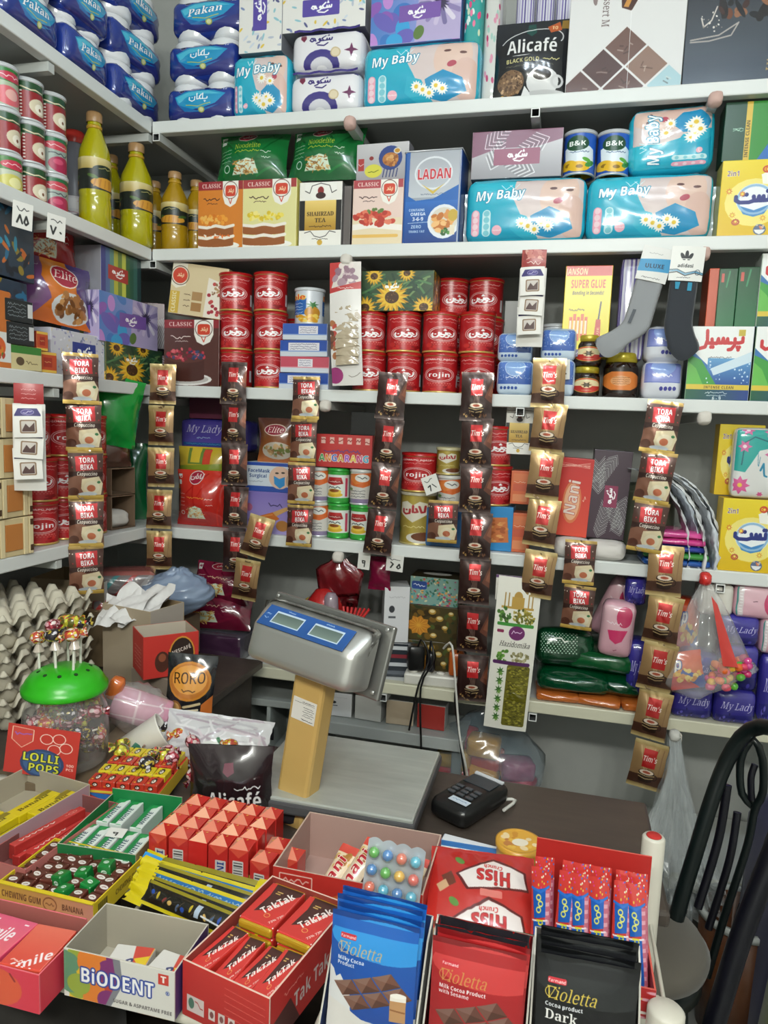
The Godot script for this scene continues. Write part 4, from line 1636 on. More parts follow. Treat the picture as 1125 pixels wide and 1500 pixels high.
	art("c","taktak_box",260,100,"#bb2c28")
	grad(0,0,260,100,"#c2322c","#a82622")
	for i in 5:
		line([130,16+i*12,250,22+i*12],1,"#d9685c")
	rect(14,58,54,30,"#c9b8b4")
	ell(28,72,9,10,"#4a6a5a")
	squig(40,72,24,12,"#a83a38",2)
	for i in 3:
		rect(82+i*30,66,20,20,"#cfc0bc")
		ell(92+i*30,76,6,6,"#7a4a48")
	rect(172,76,76,24,"#cfc4c0")
	for i in 14:
		rect(178+i*4.6,80,2,18,"#4a3a3a")
	art("c","taktak_side",260,90,"#b32824")
	poly([0,50,60,40,90,90,0,90],"#4a2422")
	txt("Tak Tak",130,66,36,"#c9bfbc",{"sx": .9})
	squig(40,24,60,6,"#d98a80",1.6)
	for k in 3:
		art("c",["violetta_milk","violetta_red","violetta_dark"][k],190,270,["#1c56b4","#b32226","#191a1c"][k])
		grad(0,0,190,270,["#1a58ac","#a82024","#17181a"][k],["#173f94","#9c1a1e","#0e0f10"][k])
		rect(0,0,190,10,["#123a80","#7a1417","#0c0d0e"][k])
		ell(120,44,120,40,["#2f8fd8","#c93c3c","#26282a"][k])
		rect(0,10,190,22,["#1c5cb4","#a82226","#1c1d1f"][k])
		rrect(22,40,36,11,3,"#c9303a")
		txt("Farmand",40,49,8,"#f6e6e4")
		txt("Violetta",66,80,32,["#b8a98a","#c98a4a","#d2b84a"][k],{"f": "t","sh": .25,"sx": .85})
		ring(30,68,13,11,1.6,["#b8a98a","#c98a4a","#d2b84a"][k])
		var words: Array=[["Milky Cocoa","Product"],["Milk Cocoa Product","with Sesame"],["Cocoa product",""]][k]
		txt(words[0],18,94,10.5,"#eef0f2",{"a": 0})
		if words[1]:
			txt(words[1],18,104,10.5,"#e4e2e4",{"a": 0})
		if k==2:
			txt("Dark",18,118,25,"#e6e4e0",{"a": 0,"f": "s"})
		if k==0:
			poly([0,112,10,118,16,132,26,124,36,138,50,150,60,270,0,270],"#dcdcdc")
		var o:=Vector2(12,142 if k<2 else 156)
		var ux:=Vector2(43,-15)
		var uy:=Vector2(24,24)
		var cc: String=["#6a4232","#5f382c","#54342a"][k]
		for i in 3:
			for j in 2:
				var a:=o+ux*i+uy*j
				var p:=[a,a+ux*.95,a+ux*.95+uy*.95,a+uy*.95]
				var m: Vector2=(p[0]+p[2])/2
				for q in 4:
					var e: Vector2=p[(q+1)% 4]
					poly([p[q].x,p[q].y,e.x,e.y,m.x,m.y],kol(cc).lightened([.16,.02,.0,.08][q]) if q!=2 else kol(cc).darkened(.2))
		if k==0:
			poly([0,176,40,186,80,204,140,206,190,196,190,270,0,270],"#dedad4")
			rect(140,142,34,50,"#b98a5c")
			rect(140,138,34,12,"#e8e0d4")
			ell(157,139,17,5,"#f0ebe2")
			line([142,168,172,171],3,"#8a5a34")
	art("c","vio_carton",190,110,"#d5d2cc")
	poly([0,0,30,14,40,40,10,50],"#2456ac")
	poly([40,0,190,40,190,110,80,60],"#4a2c22")
	art("c","jamtin_lid",90,90,"#d9a23a")
	blobs(10,10,70,70,24,8,["#e0b44a","#c98a2c","#e8d0a0","#b8763c"])
	ell(46,50,18,14,"#e6ddc9")
	art("c","blue_box",120,50,"#dfe3e8")
	poly([0,20,120,4,120,30,0,46],"#2a72b8")
	poly([0,36,120,20,120,24,0,42],"#f0f2f4")
	squig(70,38,40,6,"#2a3f6a",2)
	art("c","alicafe_open",190,150,"#1a1a1e")
	grad(0,0,190,150,"#2a1c20","#121214")
	poly([86,30,106,28,110,46,96,54,84,46],"#6a3444")
	txt("Alicafé",110,118,46,"#e4e2e0",{"sx": .8})
	squig(112,76,56,8,"#e4e2e0",2)
	poly([80,150,110,128,130,150],"#3a2a24")
	art("c","wrapper_a",40,40,"#b8432c")
	blobs(0,0,40,40,12,9,["#d9c23a","#8a2a20","#e8d86a","#c9602c","#e6ded4"])
	art("c","wrapper_b",40,40,"#7a1c2c")
	blobs(0,0,40,40,12,9,["#b83a4a","#e0a8b0","#5c1420","#d9c9c4"])
	art("c","wrapper_c",40,40,"#b8b02c")
	blobs(0,0,40,40,12,9,["#e0dc4a","#5c5a1c","#2c3a1c","#d94a3a"])
	art("c","wrapper_d",40,40,"#2a2228")
	blobs(0,0,40,40,12,9,["#6a4a7a","#d9d4dc","#b8a03a","#1c181c"])
	art("c","pos_label",60,24,"#c4d0dc")
	squig(8,12,44,6,"#4a6a9c",1.6)

# ---------- goods ----------
func page_in(faces: Dictionary)->String:
	finish()
	for k in faces:
		if faces[k] is String and tile.has(faces[k]):
			return tile[faces[k]].pg
	return "a"

func box_mesh(s: Vector3,faces: Dictionary,e:=0.0015)->ArrayMesh:
	var k:="box%s%s%s" %[s,faces,e]
	if not made.has(k):
		var b:=Mb.new()
		add_box(b,s,faces,Vector3.ZERO,e)
		made[k]=b.done()
	return made[k]

func carton(called: String,faces: Dictionary,s: Vector3,at: Vector3,turn,label: String,cat: String,group:="",fin:="gloss")->MeshInstance3D:
	return solo(called,box_mesh(s,faces),mat(page_in(faces),fin),label,cat,at,turn,group)

# tissue box: the carton and the perforated oval of its opening with a tab of film
func tissue(front: String,s: Vector3,at: Vector3,turn,label: String,group:="tissue boxes on the shelves",sidec:="#8a8a90",on_end:=false)->Node3D:
	var o:=thing("tissue_box",label,"tissue box",at,0,group)
	o.rotation_degrees=turn if turn is Vector3 else Vector3(0,turn,0)
	var f:={"front": front,"all": sidec}
	for p in [["left","_side"],["right","_side"]]:
		if tile.has(front+p[1]):
			f[p[0]]=front+p[1]
	part(o,"carton",box_mesh(s,f),mat(page_in(f),"gloss"))
	var b:=Mb.new()
	b.ink("#d9d6d0")
	var pts:=[]
	for i in 21:
		pts.append(Vector3(cos(TAU*i/20)*s.x*.3,s.y+.0006,sin(TAU*i/20)*s.z*.18))
	for i in 20:
		b.tri(Vector3(0,s.y+.0006,0),pts[i],pts[i+1])
	part(o,"opening",b.done(),mat("a","card"))
	return o

func soft_mesh(s: Vector3,r: float,puff: float,rough: float,faces: Dictionary,seed_:=1,n:=10)->ArrayMesh:
	var k:="soft%s%s%s%s%s%s" %[s,r,puff,rough,faces,seed_]
	if not made.has(k):
		var b:=Mb.new()
		add_soft(b,s,r,puff,rough,faces,n,seed_)
		made[k]=b.done()
	return made[k]

func soft(called: String,faces: Dictionary,s: Vector3,at: Vector3,turn,label: String,cat: String,group:="",r:=.02,puff:=.012,rough:=.003,fin:="film",seed_:=1)->MeshInstance3D:
	return solo(called,soft_mesh(s,r,puff,rough,faces,seed_),mat(page_in(faces),fin),label,cat,at,turn,group)

# a film pack with a seam fin at either end
func film_pack(called: String,faces: Dictionary,s: Vector3,at: Vector3,turn,label: String,cat: String,group:="",o:={})->Node3D:
	var t:=thing(called,label,cat,at,0,group)
	t.rotation_degrees=turn if turn is Vector3 else Vector3(0,turn,0)
	part(t,"wrapper",soft_mesh(s,o.get("r",.028),o.get("puff",.01),o.get("rough",.004),faces,o.get("seed",1),14),mat(page_in(faces),"film"))
	for sx in [-1,1]:
		var b:=Mb.new()
		b.ink(o.get("fin","#c9d4d8"))
		b.grid(1,6,func(u: float,v: float)->Vector3: return Vector3(sx*(s.x*.5 - .004+.016*u),s.y*(.12+.76*v),.006*sin(v*9.0)*u),sx<0)
		part(t,"seam_fin",b.done(),mat(page_in(faces),"film"))
	return t

func pouch_mesh(w: float,h: float,t: float,front,back,o:={})->ArrayMesh:
	var k:="pouch%s%s%s%s%s%s" %[w,h,t,front,back,o]
	if not made.has(k):
		var b:=Mb.new()
		add_pouch(b,w,h,t,front,back,o)
		made[k]=b.done()
	return made[k]

func pouch(called: String,front: String,back: String,s: Vector3,at: Vector3,turn,label: String,cat: String,group:="",o:={},fin:="film")->MeshInstance3D:
	finish()
	return solo(called,pouch_mesh(s.x,s.y,s.z,front,back,o),mat(tile[front].pg if tile.has(front) else "a",fin),label,cat,at,turn,group)

# tin: printed wall, rims, lid
func tin(kind: String,r: float,h: float,at: Vector3,turn: float,label: String,cat: String,group:="",lid:="#a9161a",rim:="#c9a85a",called:="tin")->Node3D:
	finish()
	var o:=thing(called,label,cat,at,turn,group)
	var k:="tin%s%s%s%s%s" %[kind,r,h,lid,rim]
	if not made.has(k):
		var b:=Mb.new()
		add_lathe(b,[r,.004,r,h - .006],kind,32)
		var c:=Mb.new()
		add_lathe(c,[r*.9,.0,r+.0012,.0,r+.0012,.003,r,.005],rim,32,Vector3.ZERO,1)
		var c2:=Mb.new()
		add_lathe(c2,[r,h - .007,r+.0014,h - .005,r+.0014,h - .001,r - .002,h],rim,32,Vector3.ZERO,1)
		var d:=Mb.new()
		add_lathe(d,[r+.0022,h - .0055,r+.0022,h+.002,r - .003,h+.003,r - .006,h - .001,0,h - .001],lid,32,Vector3.ZERO,1)
		made[k]=[b.done(),c.done(),d.done(),c2.done()]
	part(o,"printed_wall",made[k][0],mat(tile[kind].pg,"gloss"))
	part(o,"bottom_rim",made[k][1],mat("a","foil"))
	part(o,"top_rim",made[k][3],mat("a","foil"))
	part(o,"lid",made[k][2],mat("a","plastic"))
	return o

func bottle(at: Vector3,turn: float,h: float,r: float,juice: String,label: String,group: String)->void:
	var o:=thing("syrup_bottle",label,"bottle",at,turn,group)
	var k:="bottle%s%s%s" %[h,r,juice]
	if not made.has(k):
		var b:=Mb.new()
		var n:=r*.42
		add_lathe(b,[0,.002,r*.8,.0,r,.006,r,h*.26,r*.95,h*.285,r,h*.31,r,h*.6,r*.93,h*.68,n*1.3,h*.82,n,h*.86,n,h*.93],juice,26,Vector3.ZERO,1)
		var c:=Mb.new()
		add_lathe(c,[n*1.15,h*.915,n*1.18,h*.93,n*1.18,h*.985,n*1.05,h,0,h],"#a8845a",20,Vector3.ZERO,1)
		var d:=Mb.new()
		add_lathe(d,[r*1.012,h*.335,r*1.012,h*.6],"syrup_label",26,Vector3.ZERO,2)
		var e:=Mb.new()
		add_lathe(e,[n*1.05,h*.86,n*1.16,h*.865,n*1.16,h*.885,n*1.05,h*.89],"#b8902c",18,Vector3.ZERO,1)
		made[k]=[b.done(),c.done(),d.done(),e.done()]
	part(o,"filled_bottle",made[k][0],mat("a","film"))
	part(o,"cap",made[k][1],mat("a","plastic"))
	part(o,"paper_label",made[k][2],mat("a","gloss"))
	part(o,"neck_ring",made[k][3],mat("a","plastic"))

func jar_honey(at: Vector3,r: float,h: float,print_: String,lid: String,label: String,group: String)->void:
	var o:=thing("honey_jar",label,"jar",at,0,group)
	var b:=Mb.new()
	add_lathe(b,[0,.001,r*.9,0,r,.006,r,h*.68,r*.9,h*.78,r*.84,h*.8],"#24140a",28,Vector3.ZERO,1)
	part(o,"filled_glass",b.done(),mat("b","film"))
	var c:=Mb.new()
	add_lathe(c,[r*.88,h*.79,r*.92,h*.8,r*.92,h*.97,r*.86,h,0,h],lid,28,Vector3.ZERO,1)
	add_lathe(c,[r*.92,h*.86,r*.94,h*.87,r*.92,h*.88],lid,28,Vector3.ZERO,1)
	part(o,"lid",c.done(),mat("b","foil"))
	var d:=Mb.new()
	add_lathe(d,[r*1.012,h*.1,r*1.012,h*.66],print_,28,Vector3.ZERO,2)
	part(o,"paper_label",d.done(),mat("a","gloss"))

# a strip of coffee sachets: every sachet is a part, hung one under another
func strip(kind: String,pos: Array,w: float,h: float,turn: float,label: String,fin:="foil",group:="hanging strips of coffee sachets")->Node3D:
	finish()
	var p0: Array=pos[0]
	var root:=Vector3(p0[0],p0[1],p0[2])
	var o:=thing("sachet_strip",label,"coffee sachets",root,0,group)
	for i in pos.size():
		var q: Array=pos[i]
		var hh: float=h*(q[4] if q.size()>4 else 1.0)
		var m:=pouch_mesh(w,hh,.017,kind if i>0 or q.size()<6 else q[5],"#7a6248",{"seed": i % 4+1,"rough": .0038,"seal": .07,"side": .035,"nu": 12,"nv": 14,"fq": 70.0})
		part(o,"sachet",m,mat("b",fin),Vector3(q[0],q[1],q[2])- root,Vector3(-4+(i % 3)*2.5,turn+[3,-4,6,-2][i % 4],q[3]))
	return o

# a card strip with small goods blistered on it
func sheet_mesh(w: float,h: float,print_: String,bow: float,thick:=.0016)->ArrayMesh:
	var b:=Mb.new()
	for s in [1,-1]:
		face_ink(b,print_ if s>0 else "#d5d0c8")
		b.grid(4,14,func(u: float,v: float)->Vector3: return Vector3((u - .5)*w,-v*h,bow*sin(v*PI)+s*thick/2+.004*sin(u*PI)),s<0)
	return b.done()

# price tag: a paper card stuck to a shelf's edge
func price(print_: String,s: Vector2,at: Vector3,turn: Vector3,label: String)->void:
	var b:=Mb.new()
	add_box(b,Vector3(s.x,s.y,.0012),{"front": print_,"all": "#d9d7d0"},Vector3.ZERO,.0003)
	solo("price_tag",b.done(),mat("b","card"),label,"price tag",at,turn,"price tags on the shelf edges")

# open tray of cardboard: floor and four walls
func tray(called: String,s: Vector3,t: float,faces: Dictionary,inside,at: Vector3,turn: float,label: String,group:="display boxes on the counter",back:=-1.0,parts_name:="wall",cat:="box")->Node3D:
	var o:=thing(called,label,cat,at,turn,group)
	var pg:=page_in(faces)
	var m:=mat(pg,"card")
	var hb:=back if back>0 else s.y
	part(o,"floor_panel",box_mesh(Vector3(s.x - t,t,s.z - t),{"all": inside},.0003),m)
	part(o,"front_panel",box_mesh(Vector3(s.x,s.y,t),{"front": faces.get("front",inside),"back": inside,"all": faces.get("edge",inside)},.0004),m,Vector3(0,0,s.z/2))
	part(o,"back_panel",box_mesh(Vector3(s.x,hb,t),{"front": inside,"back": faces.get("back",inside),"all": faces.get("edge",inside)},.0004),m,Vector3(0,0,-s.z/2))
	for k in [-1,1]:
		var f:={"all": faces.get("edge",inside)}
		f["right" if k>0 else "left"]=faces.get("side",faces.get("front",inside))
		f["left" if k>0 else "right"]=inside
		part(o,"side_panel",box_mesh(Vector3(t,minf(s.y,hb),s.z - t),f,.0004),m,Vector3(k*(s.x - t)/2,0,0))
	return o

func lamp(at: Vector3,energy: float,tint: String)->void:
	var o:=thing("ceiling_lamp","white batten lamp with two tubes hung "+("low behind the counter front" if at.y<2.8 else "at the ceiling as unseen added fill"),"lamp",at,0,"batten lamps overhead")
	part(o,"housing",box_mesh(Vector3(1.24,.05,.2),{"all": "#dcdcd8"},.006),mat("z","paint"))
	var m:=StandardMaterial3D.new()
	m.emission_enabled=true
	m.emission=Color("#f4fbff")
	m.emission_energy_multiplier=4.0
	for s in [-1,1]:
		var b:=Mb.new()
		add_tube(b,[Vector3(-.58,-.022,s*.05),Vector3(.58,-.022,s*.05)],.014,"#ffffff",12)
		part(o,"tube",b.done(),m)
	for k in 4:
		var l:=OmniLight3D.new()
		l.name="lamp_light"
		l.light_color=Color(tint)
		l.light_energy=energy/4
		l.light_size=.07
		l.omni_range=12
		l.omni_attenuation=2
		l.shadow_enabled=true
		l.position=Vector3(-.45+.3*k,-.09,0)
		o.add_child(l,true)
		hang_light(l)

func hang_light(l: OmniLight3D)->void:
	l.light_specular=1.0

func room()->void:
	var wallm:=StandardMaterial3D.new()
	var n:=NoiseTexture2D.new()
	n.width=512
	n.height=512
	n.seamless=true
	n.noise=FastNoiseLite.new()
	n.noise.frequency=.006
	n.noise.fractal_octaves=5
	var g:=Gradient.new()
	g.set_color(0,Color("#a3a5a1"))
	g.set_color(1,Color("#b0b2ae"))
	n.color_ramp=g
	wallm.albedo_texture=n
	wallm.uv1_triplanar=true
	wallm.uv1_world_triplanar=true
	wallm.roughness=.75
	var dim:=StandardMaterial3D.new()
	dim.albedo_color=Color("#cfd1cd")
	dim.roughness=.8
	var bk:=Mb.new()
	add_box(bk,Vector3(4.4,3.1,.12),{"all": "#ffffff"})
	structure("wall_back",bk.done(),wallm,Vector3(1.5,-.05,-.45))
	var lf:=Mb.new()
	add_box(lf,Vector3(.12,3.1,5.2),{"all": "#ffffff"})
	structure("wall_left",lf.done(),wallm,Vector3(-.45,-.05,2.0))
	structure("wall_right",lf.done(),dim,Vector3(3.6,-.05,2.0))
	structure("wall_front",bk.done(),dim,Vector3(1.5,-.05,4.6))
	var fl:=Mb.new()
	add_box(fl,Vector3(4.4,.1,5.4),{"all": "#ffffff"})
	var fm:=StandardMaterial3D.new()
	fm.albedo_color=Color("#858580")
	fm.roughness=.45
	structure("floor",fl.done(),fm,Vector3(1.5,-.1,2.0))
	var cm:=StandardMaterial3D.new()
	cm.albedo_color=Color("#e8e8e4")
	cm.roughness=.9
	structure("ceiling",fl.done(),cm,Vector3(1.5,3.0,2.0))

func shelf(h: float,label_back: String,label_left: String,arms: Array,caps: Array,from_x:=-.38,left:=true)->void:
	var white:=mat("z","paint")
	var o:=thing("wall_shelf",label_back,"shelf",Vector3(0,h,0),0,"white shelves along the back wall")
	part(o,"board",box_mesh(Vector3(3.5 - from_x,.016,.355),{"all": "#9b9d9a","top": "#cfd1ce"},.001),white,Vector3((3.5+from_x)/2,-.017,-.205))  # grey underside: shade below the white board put into its colour
	part(o,"front_rail",box_mesh(Vector3(3.5 - maxf(from_x,0),.034,.03),{"all": "#d6d9d6" if h>.9 else "#cbc8b2"},.003),white,Vector3((3.5+maxf(from_x,0))/2,-.034,-.0155))  # lower shelves take a darker, yellower rail colour
	for i in arms.size():
		var x: float=arms[i]
		var b:=Mb.new()
		var w:=.011
		# a square steel tube, open at the end
		for k in 4:
			var a0:=PI/4+PI/2*k
			var a1:=a0+PI/2
			var c0:=Vector3(cos(a0),sin(a0),0)*w*1.414
			var c1:=Vector3(cos(a1),sin(a1),0)*w*1.414
			b.sg=-1
			b.ink("#b9bcb8")
			b.quad(c0,c1,c1+Vector3(0,0,-.38),c0+Vector3(0,0,-.38))
			b.ink("#e3e5e2")
			b.quad(c0,c0*.78,c1*.78,c1)
			b.ink("#5a5c5c")
			b.quad(c0*.78,c1*.78,c1*.78+Vector3(0,0,-.38),c0*.78+Vector3(0,0,-.38))
		part(o,"bracket",b.done(),white,Vector3(x,-.046,.004))
		if caps[i]:
			var c:=Mb.new()
			add_soft(c,Vector3(.034,.032,.03),.012,.003,.006,{"all": "#d3cdc4" if caps[i]==1 else "#c4a49a"},6,i+3)
			part(o,"wadding",c.done(),mat("z","matte"),Vector3(x+.002,-.063,.012))
	if left:
		var p:=thing("wall_shelf",label_left,"shelf",Vector3(0,h,0),0,"white shelves along the left wall")
		part(p,"board",box_mesh(Vector3(.355,.016,3.6),{"all": "#9b9d9a","top": "#cfd1ce"},.001),white,Vector3(-.205,-.017,1.775))  # underside shade painted in as grey here too
		part(p,"front_rail",box_mesh(Vector3(.03,.034,3.6),{"all": "#d6d9d6" if h>.9 else "#cbc8b2"},.003),white,Vector3(-.0155,-.034,1.8))
		for z in [.0,.42,1.0]:
			part(p,"bracket",box_mesh(Vector3(.37,.022,.022),{"all": "#b9bcb8"},.001),white,Vector3(-.19,-.058,z))

func prints_more()->void:
	for k in 4:
		art("a",["can_apple","can_beet","can_pear","can_apple2"][k],100,110,["#8f1a1e","#98a59c","#b8bfa8","#a9b89c"][k])
		if k==0:
			rect(0,0,100,28,"#1f4a26")
			squig(26,18,50,16,"#d8c9a8",4)
			poly([0,26,24,26,10,110,0,110],"#5c8a4c")
			ell(66,70,24,25,"#d8ccb0")
			ell(66,74,12,15,"#f2ead8")
			ell(66,76,3,5,"#7a4a2c")
			for i in 8:
				rect(24,28+i*10,5,5,"#e8e0d8")
		elif k==1:
			rect(0,0,100,34,"#1f6a40")
			ell(50,26,34,14,"#c43a4a")
			squig(26,26,48,8,"#f0dcdc",2)
			ell(58,84,30,26,"#a81f4a")
			ell(50,76,12,9,"#c9486a")
			squig(30,50,46,12,"#3a3f48",3)
		else:
			rect(0,0,100,40,["#3c7a34","#2f7a34"][k - 2])
			ell(60,24,30,14,"#c4324a")
			squig(36,24,46,8,"#f0dcdc",2)
			ell(54,80,34,28,["#c9c25c","#d9626c"][k - 2])
			ell(60,76,14,16,["#e6e0a0","#e8b0a8"][k - 2])
			rect(0,60,12,44,"#dedede")
	art("a","box_dark",110,60,"#22282a")
	for i in 4:
		squig(20,12+i*11,66,7,"#8a9496",1.6)
	rect(92,6,18,40,"#c9cac8")
	art("a","box_cream",120,64,"#cbbd8c")
	rect(0,0,120,20,"#3a7a34")
	ell(46,42,14,12,"#5a4a34")
	squig(66,44,40,8,"#6a5a3c",2)
	art("a","box_gold",80,70,"#b84a26")
	rect(0,0,80,8,"#d9b04a")
	rect(0,62,80,8,"#d9b04a")
	rect(20,18,40,34,"#9c2f20")
	squig(26,34,28,14,"#d9b06a",2)
	art("a","box_orange",80,150,"#c9702f")
	rect(0,80,80,60,"#dfe0dc")
	ell(40,110,24,20,"#d9602c")
	blobs(10,110,60,30,12,6,["#4a8a34","#d98a2c","#b8402c"])
	art("a","jug_label",100,120,"#d9d6da")
	poly([0,90,60,40,100,60,100,120,0,120],"#4a3f4a")
	rect(10,8,80,40,"#e6e4e6")
	squig(30,20,50,6,"#b83a4a",1.6)
	squig(14,60,60,10,"#8a3a5a",2)

func pakan(print_: String,at: Vector3,turn: float,w: float,label: String)->void:
	var o:=thing("toilet_roll_pack",label,"toilet rolls",at,turn,"blue toilet roll packs")
	var k:="pakan%s%s" %[print_,w]
	if not made.has(k):
		made[k]=[soft_mesh(Vector3(w,.094,.12),.022,.012,.003,{"front": print_,"all": "#22388c"},3,12)]
		var b:=Mb.new()
		var n:=maxi(2,roundi(w/.105))
		for i in n:
			var x:=-w/2+w*(i+.5)/n
			add_lathe(b,[0,0,w/n*.44,.0,w/n*.485,.008,w/n*.485,.11,w/n*.44,.118,0,.118],"#dfe0e2",20,Vector3(x,0,0.006),1)
		made[k].append(b.done())
	part(o,"printed_wrapper",made[k][0],mat(pg_of(print_),"film"),Vector3(0,.012,0))
	part(o,"paper_roll",made[k][1],mat("a","film"))

func roll_pack(at: Vector3,w: float,label: String)->void:
	var o:=thing("toilet_roll_pack",label,"toilet rolls",at,0,"white and purple toilet roll packs")
	part(o,"printed_wrapper",soft_mesh(Vector3(w,.108,.12),.03,.006,.0025,{"front": "shokouh_roll","top": "#3a3080","all": "#dcdae0"},5,12),mat(pg_of("shokouh_roll"),"film"))
	var b:=Mb.new()
	b.ink("#3c2f7a")
	b.grid(12,1,func(u: float,v: float)->Vector3: return Vector3((u - .5)*w*.9,.104+.006*(1 - v),.058+.004*sin(u*20)))
	part(o,"seam_fin",b.done(),mat("a","film"))

func oil_can(at: Vector3)->void:
	var o:=thing("oil_can","silver and blue cooking oil can with a heart emblem on the second shelf","oil can",at,-2,"")
	var s:=Vector3(.158,.246,.11)
	part(o,"can_body",box_mesh(s,{"front": "ladan_oil","left": "#2a5ca8","right": "#1f4a90","top": "#b9bcc0","all": "#9aa0a8"},.006),mat(pg_of("ladan_oil"),"gloss"))
	var b:=Mb.new()
	for y in [.002,s.y - .002]:
		var pts:=[]
		for c in [[-1,1],[1,1],[1,-1],[-1,-1],[-1,1]]:
			pts.append(Vector3(c[0]*s.x/2,y,c[1]*s.z/2))
		add_tube(b,pts,.0022,"#c6c9cc",6)
	part(o,"rim",b.done(),mat("a","foil"))
	var c:=Mb.new()
	add_lathe(c,[.02,s.y,.021,s.y+.012,.018,s.y+.014,0,s.y+.014],"#d9d9d9",20,Vector3(.035,0,0),1)
	part(o,"cap",c.done(),mat("a","plastic"))

func upright_diaper(at: Vector3)->void:
	var t:=film_pack("diaper_pack",{"front": "mybaby_small","all": "#27aec8"},Vector3(.158,.2,.11),at+Vector3(.1,.005,0),Vector3(0,0,92),"small turquoise diaper pack turned on its side over the large pack","diapers","",{"seed": 9})
	t.position=at+Vector3(.102,.085,0)

func jug(at: Vector3)->void:
	var o:=thing("syrup_jug","grey plastic jug with a red cap beside the fruit cans","jug",at,80,"")
	var b:=Mb.new()
	add_lathe(b,[0,.001,.05,0,.056,.008,.056,.12,.05,.19,.03,.24,.024,.262],"#77777f",26,Vector3.ZERO,1)
	part(o,"jug_body",b.done(),mat("a","plastic"))
	var c:=Mb.new()
	add_lathe(c,[.027,.258,.028,.262,.028,.288,.024,.292,0,.292],"#b5342c",22,Vector3.ZERO,1)
	part(o,"cap",c.done(),mat("a","plastic"))
	var d:=Mb.new()
	add_lathe(d,[.0572,.02,.0572,.105],"jug_label",26,Vector3.ZERO,2)
	part(o,"paper_label",d.done(),mat(pg_of("jug_label"),"gloss"))

func card_strip(called: String,print_: String,w: float,h: float,at: Vector3,roll: float,label: String,garlic: bool)->void:
	var o:=thing(called,label,"card strip",at,0,"")
	o.rotation_degrees=Vector3(0,4,roll)
	part(o,"printed_card",sheet_mesh(w,h,print_,.012),mat("b","gloss"))
	if garlic:
		for i in 7:
			var m:=pouch_mesh(.066,.05,.012,"#b0a188","#a89c88",{"seed": i % 3,"rough": .004,"seal": .04,"side": .04,"fq": 110.0})
			part(o,"sachet",m,mat("a","film"),Vector3(.004,-.135 - i*.024,.014+.0012*i),Vector3(-18,0,[4,-6,3,-2,7,-5,2][i]))
	else:
		for i in 6:
			var m:=pouch_mesh(.062,.034,.01,["#6f6a24","#7d772c","#5f5a1c"][i % 3],"#55501a",{"seed": i % 3+4,"rough": .004,"seal": .04,"side": .04,"fq": 150.0})
			part(o,"sachet",m,mat("a","film"),Vector3(.018,-.19 - i*.031,.01),Vector3(-4,0,0))

func white_cards(at: Vector3,turn: float,n: int,head: String,label: String)->void:
	var o:=thing("card_strip",label,"card strip",at,turn,"hanging strips of white cards")
	part(o,"head_card",sheet_mesh(.062,.048,head,.002),mat("b","gloss"))
	part(o,"backing_card",sheet_mesh(.068,.2,"#d9d6d0",.006),mat("b","card"),Vector3(0,-.046,0))
	for i in n:
		part(o,"white_card",sheet_mesh(.06,.072,"card_purple",.003),mat("b","card"),Vector3([.0,.004,-.004][i % 3],-.05 - i*.048,.012+.007*(n - i)),Vector3(-5,0,[2,-3,3][i % 3]))

func socks(at: Vector3,kind: String,label: String)->void:
	var o:=thing("sock",label,"socks",at,0,"socks hung on cards")
	var dark:=kind=="dark"
	var c: String="#33363b" if dark else "#8f9194"
	o.rotation_degrees=Vector3(0,3,-12 if not dark else -3)
	var card:=sheet_mesh(.074 if not dark else .078,.082,"socks_dark" if dark else "socks_grey",.002)
	part(o,"header_card",card,mat("b","card"),Vector3(.0,0,.006))
	var b:=Mb.new()
	b.ink(c)
	var L:=.2 if dark else .21
	for s in [1,-1]:
		b.grid(12,18,func(u: float,v: float)->Vector3:
			var w:=.066+.01*smoothstep(.55,.95,v)
			var x:=(u - .5)*w -(.05*smoothstep(.6,1.0,v)*(1.0 if not dark else -.4))
			var e:=pow(maxf(0.0,1 - pow(2*u - 1,6)),.5)*pow(maxf(0.0,1 - pow(maxf(0,(v - .8)/.2),3)),.5)
			return Vector3(x,-.055 - v*L - .03*(sin(u*PI)- .4)*smoothstep(.75,1.0,v),s*.007*e+.0012*sin(u*70)*e),s<0)
	part(o,"knitted_sock",b.done(),mat("z","cloth"))
	var d:=Mb.new()
	d.ink("#3c8fb0" if dark else "#5d6066")
	if dark:
		d.quad(Vector3(-.022,-.085,.0095),Vector3(-.01,-.085,.0095),Vector3(-.012,-.102,.0095),Vector3(-.02,-.102,.0095))
		d.quad(Vector3(.008,-.085,.0095),Vector3(.018,-.085,.0095),Vector3(.018,-.105,.0095),Vector3(.008,-.105,.0095))
	else:
		d.quad(Vector3(-.02,-.155,.0095),Vector3(-.012,-.155,.0095),Vector3(-.016,-.19,.0095),Vector3(-.024,-.19,.0095))
	part(o,"woven_mark",d.done(),mat("z","cloth"))

func jar_stand(at: Vector3)->void:
	solo("jar_stand",box_mesh(Vector3(.1,.05,.08),{"all": "#4a4640"},.002),mat("a","card"),"low dark carton carrying the jar with a black lid","carton",at,0,"")

func prints_extra()->void:
	art("b","white_face",60,110,"#dcdcde")
	ell(18,44,7,7,"#3a3c40")
	rect(10,58,18,4,"#55585c")
	squig(10,20,40,3,"#b0b0b4")
	art("b","stripe_dark",90,80,"#2f353c")
	for i in 4:
		rect(0,6+i*20,90,9,["#d5d8da","#8a2f38","#c9ccd0","#5a6068"][i])

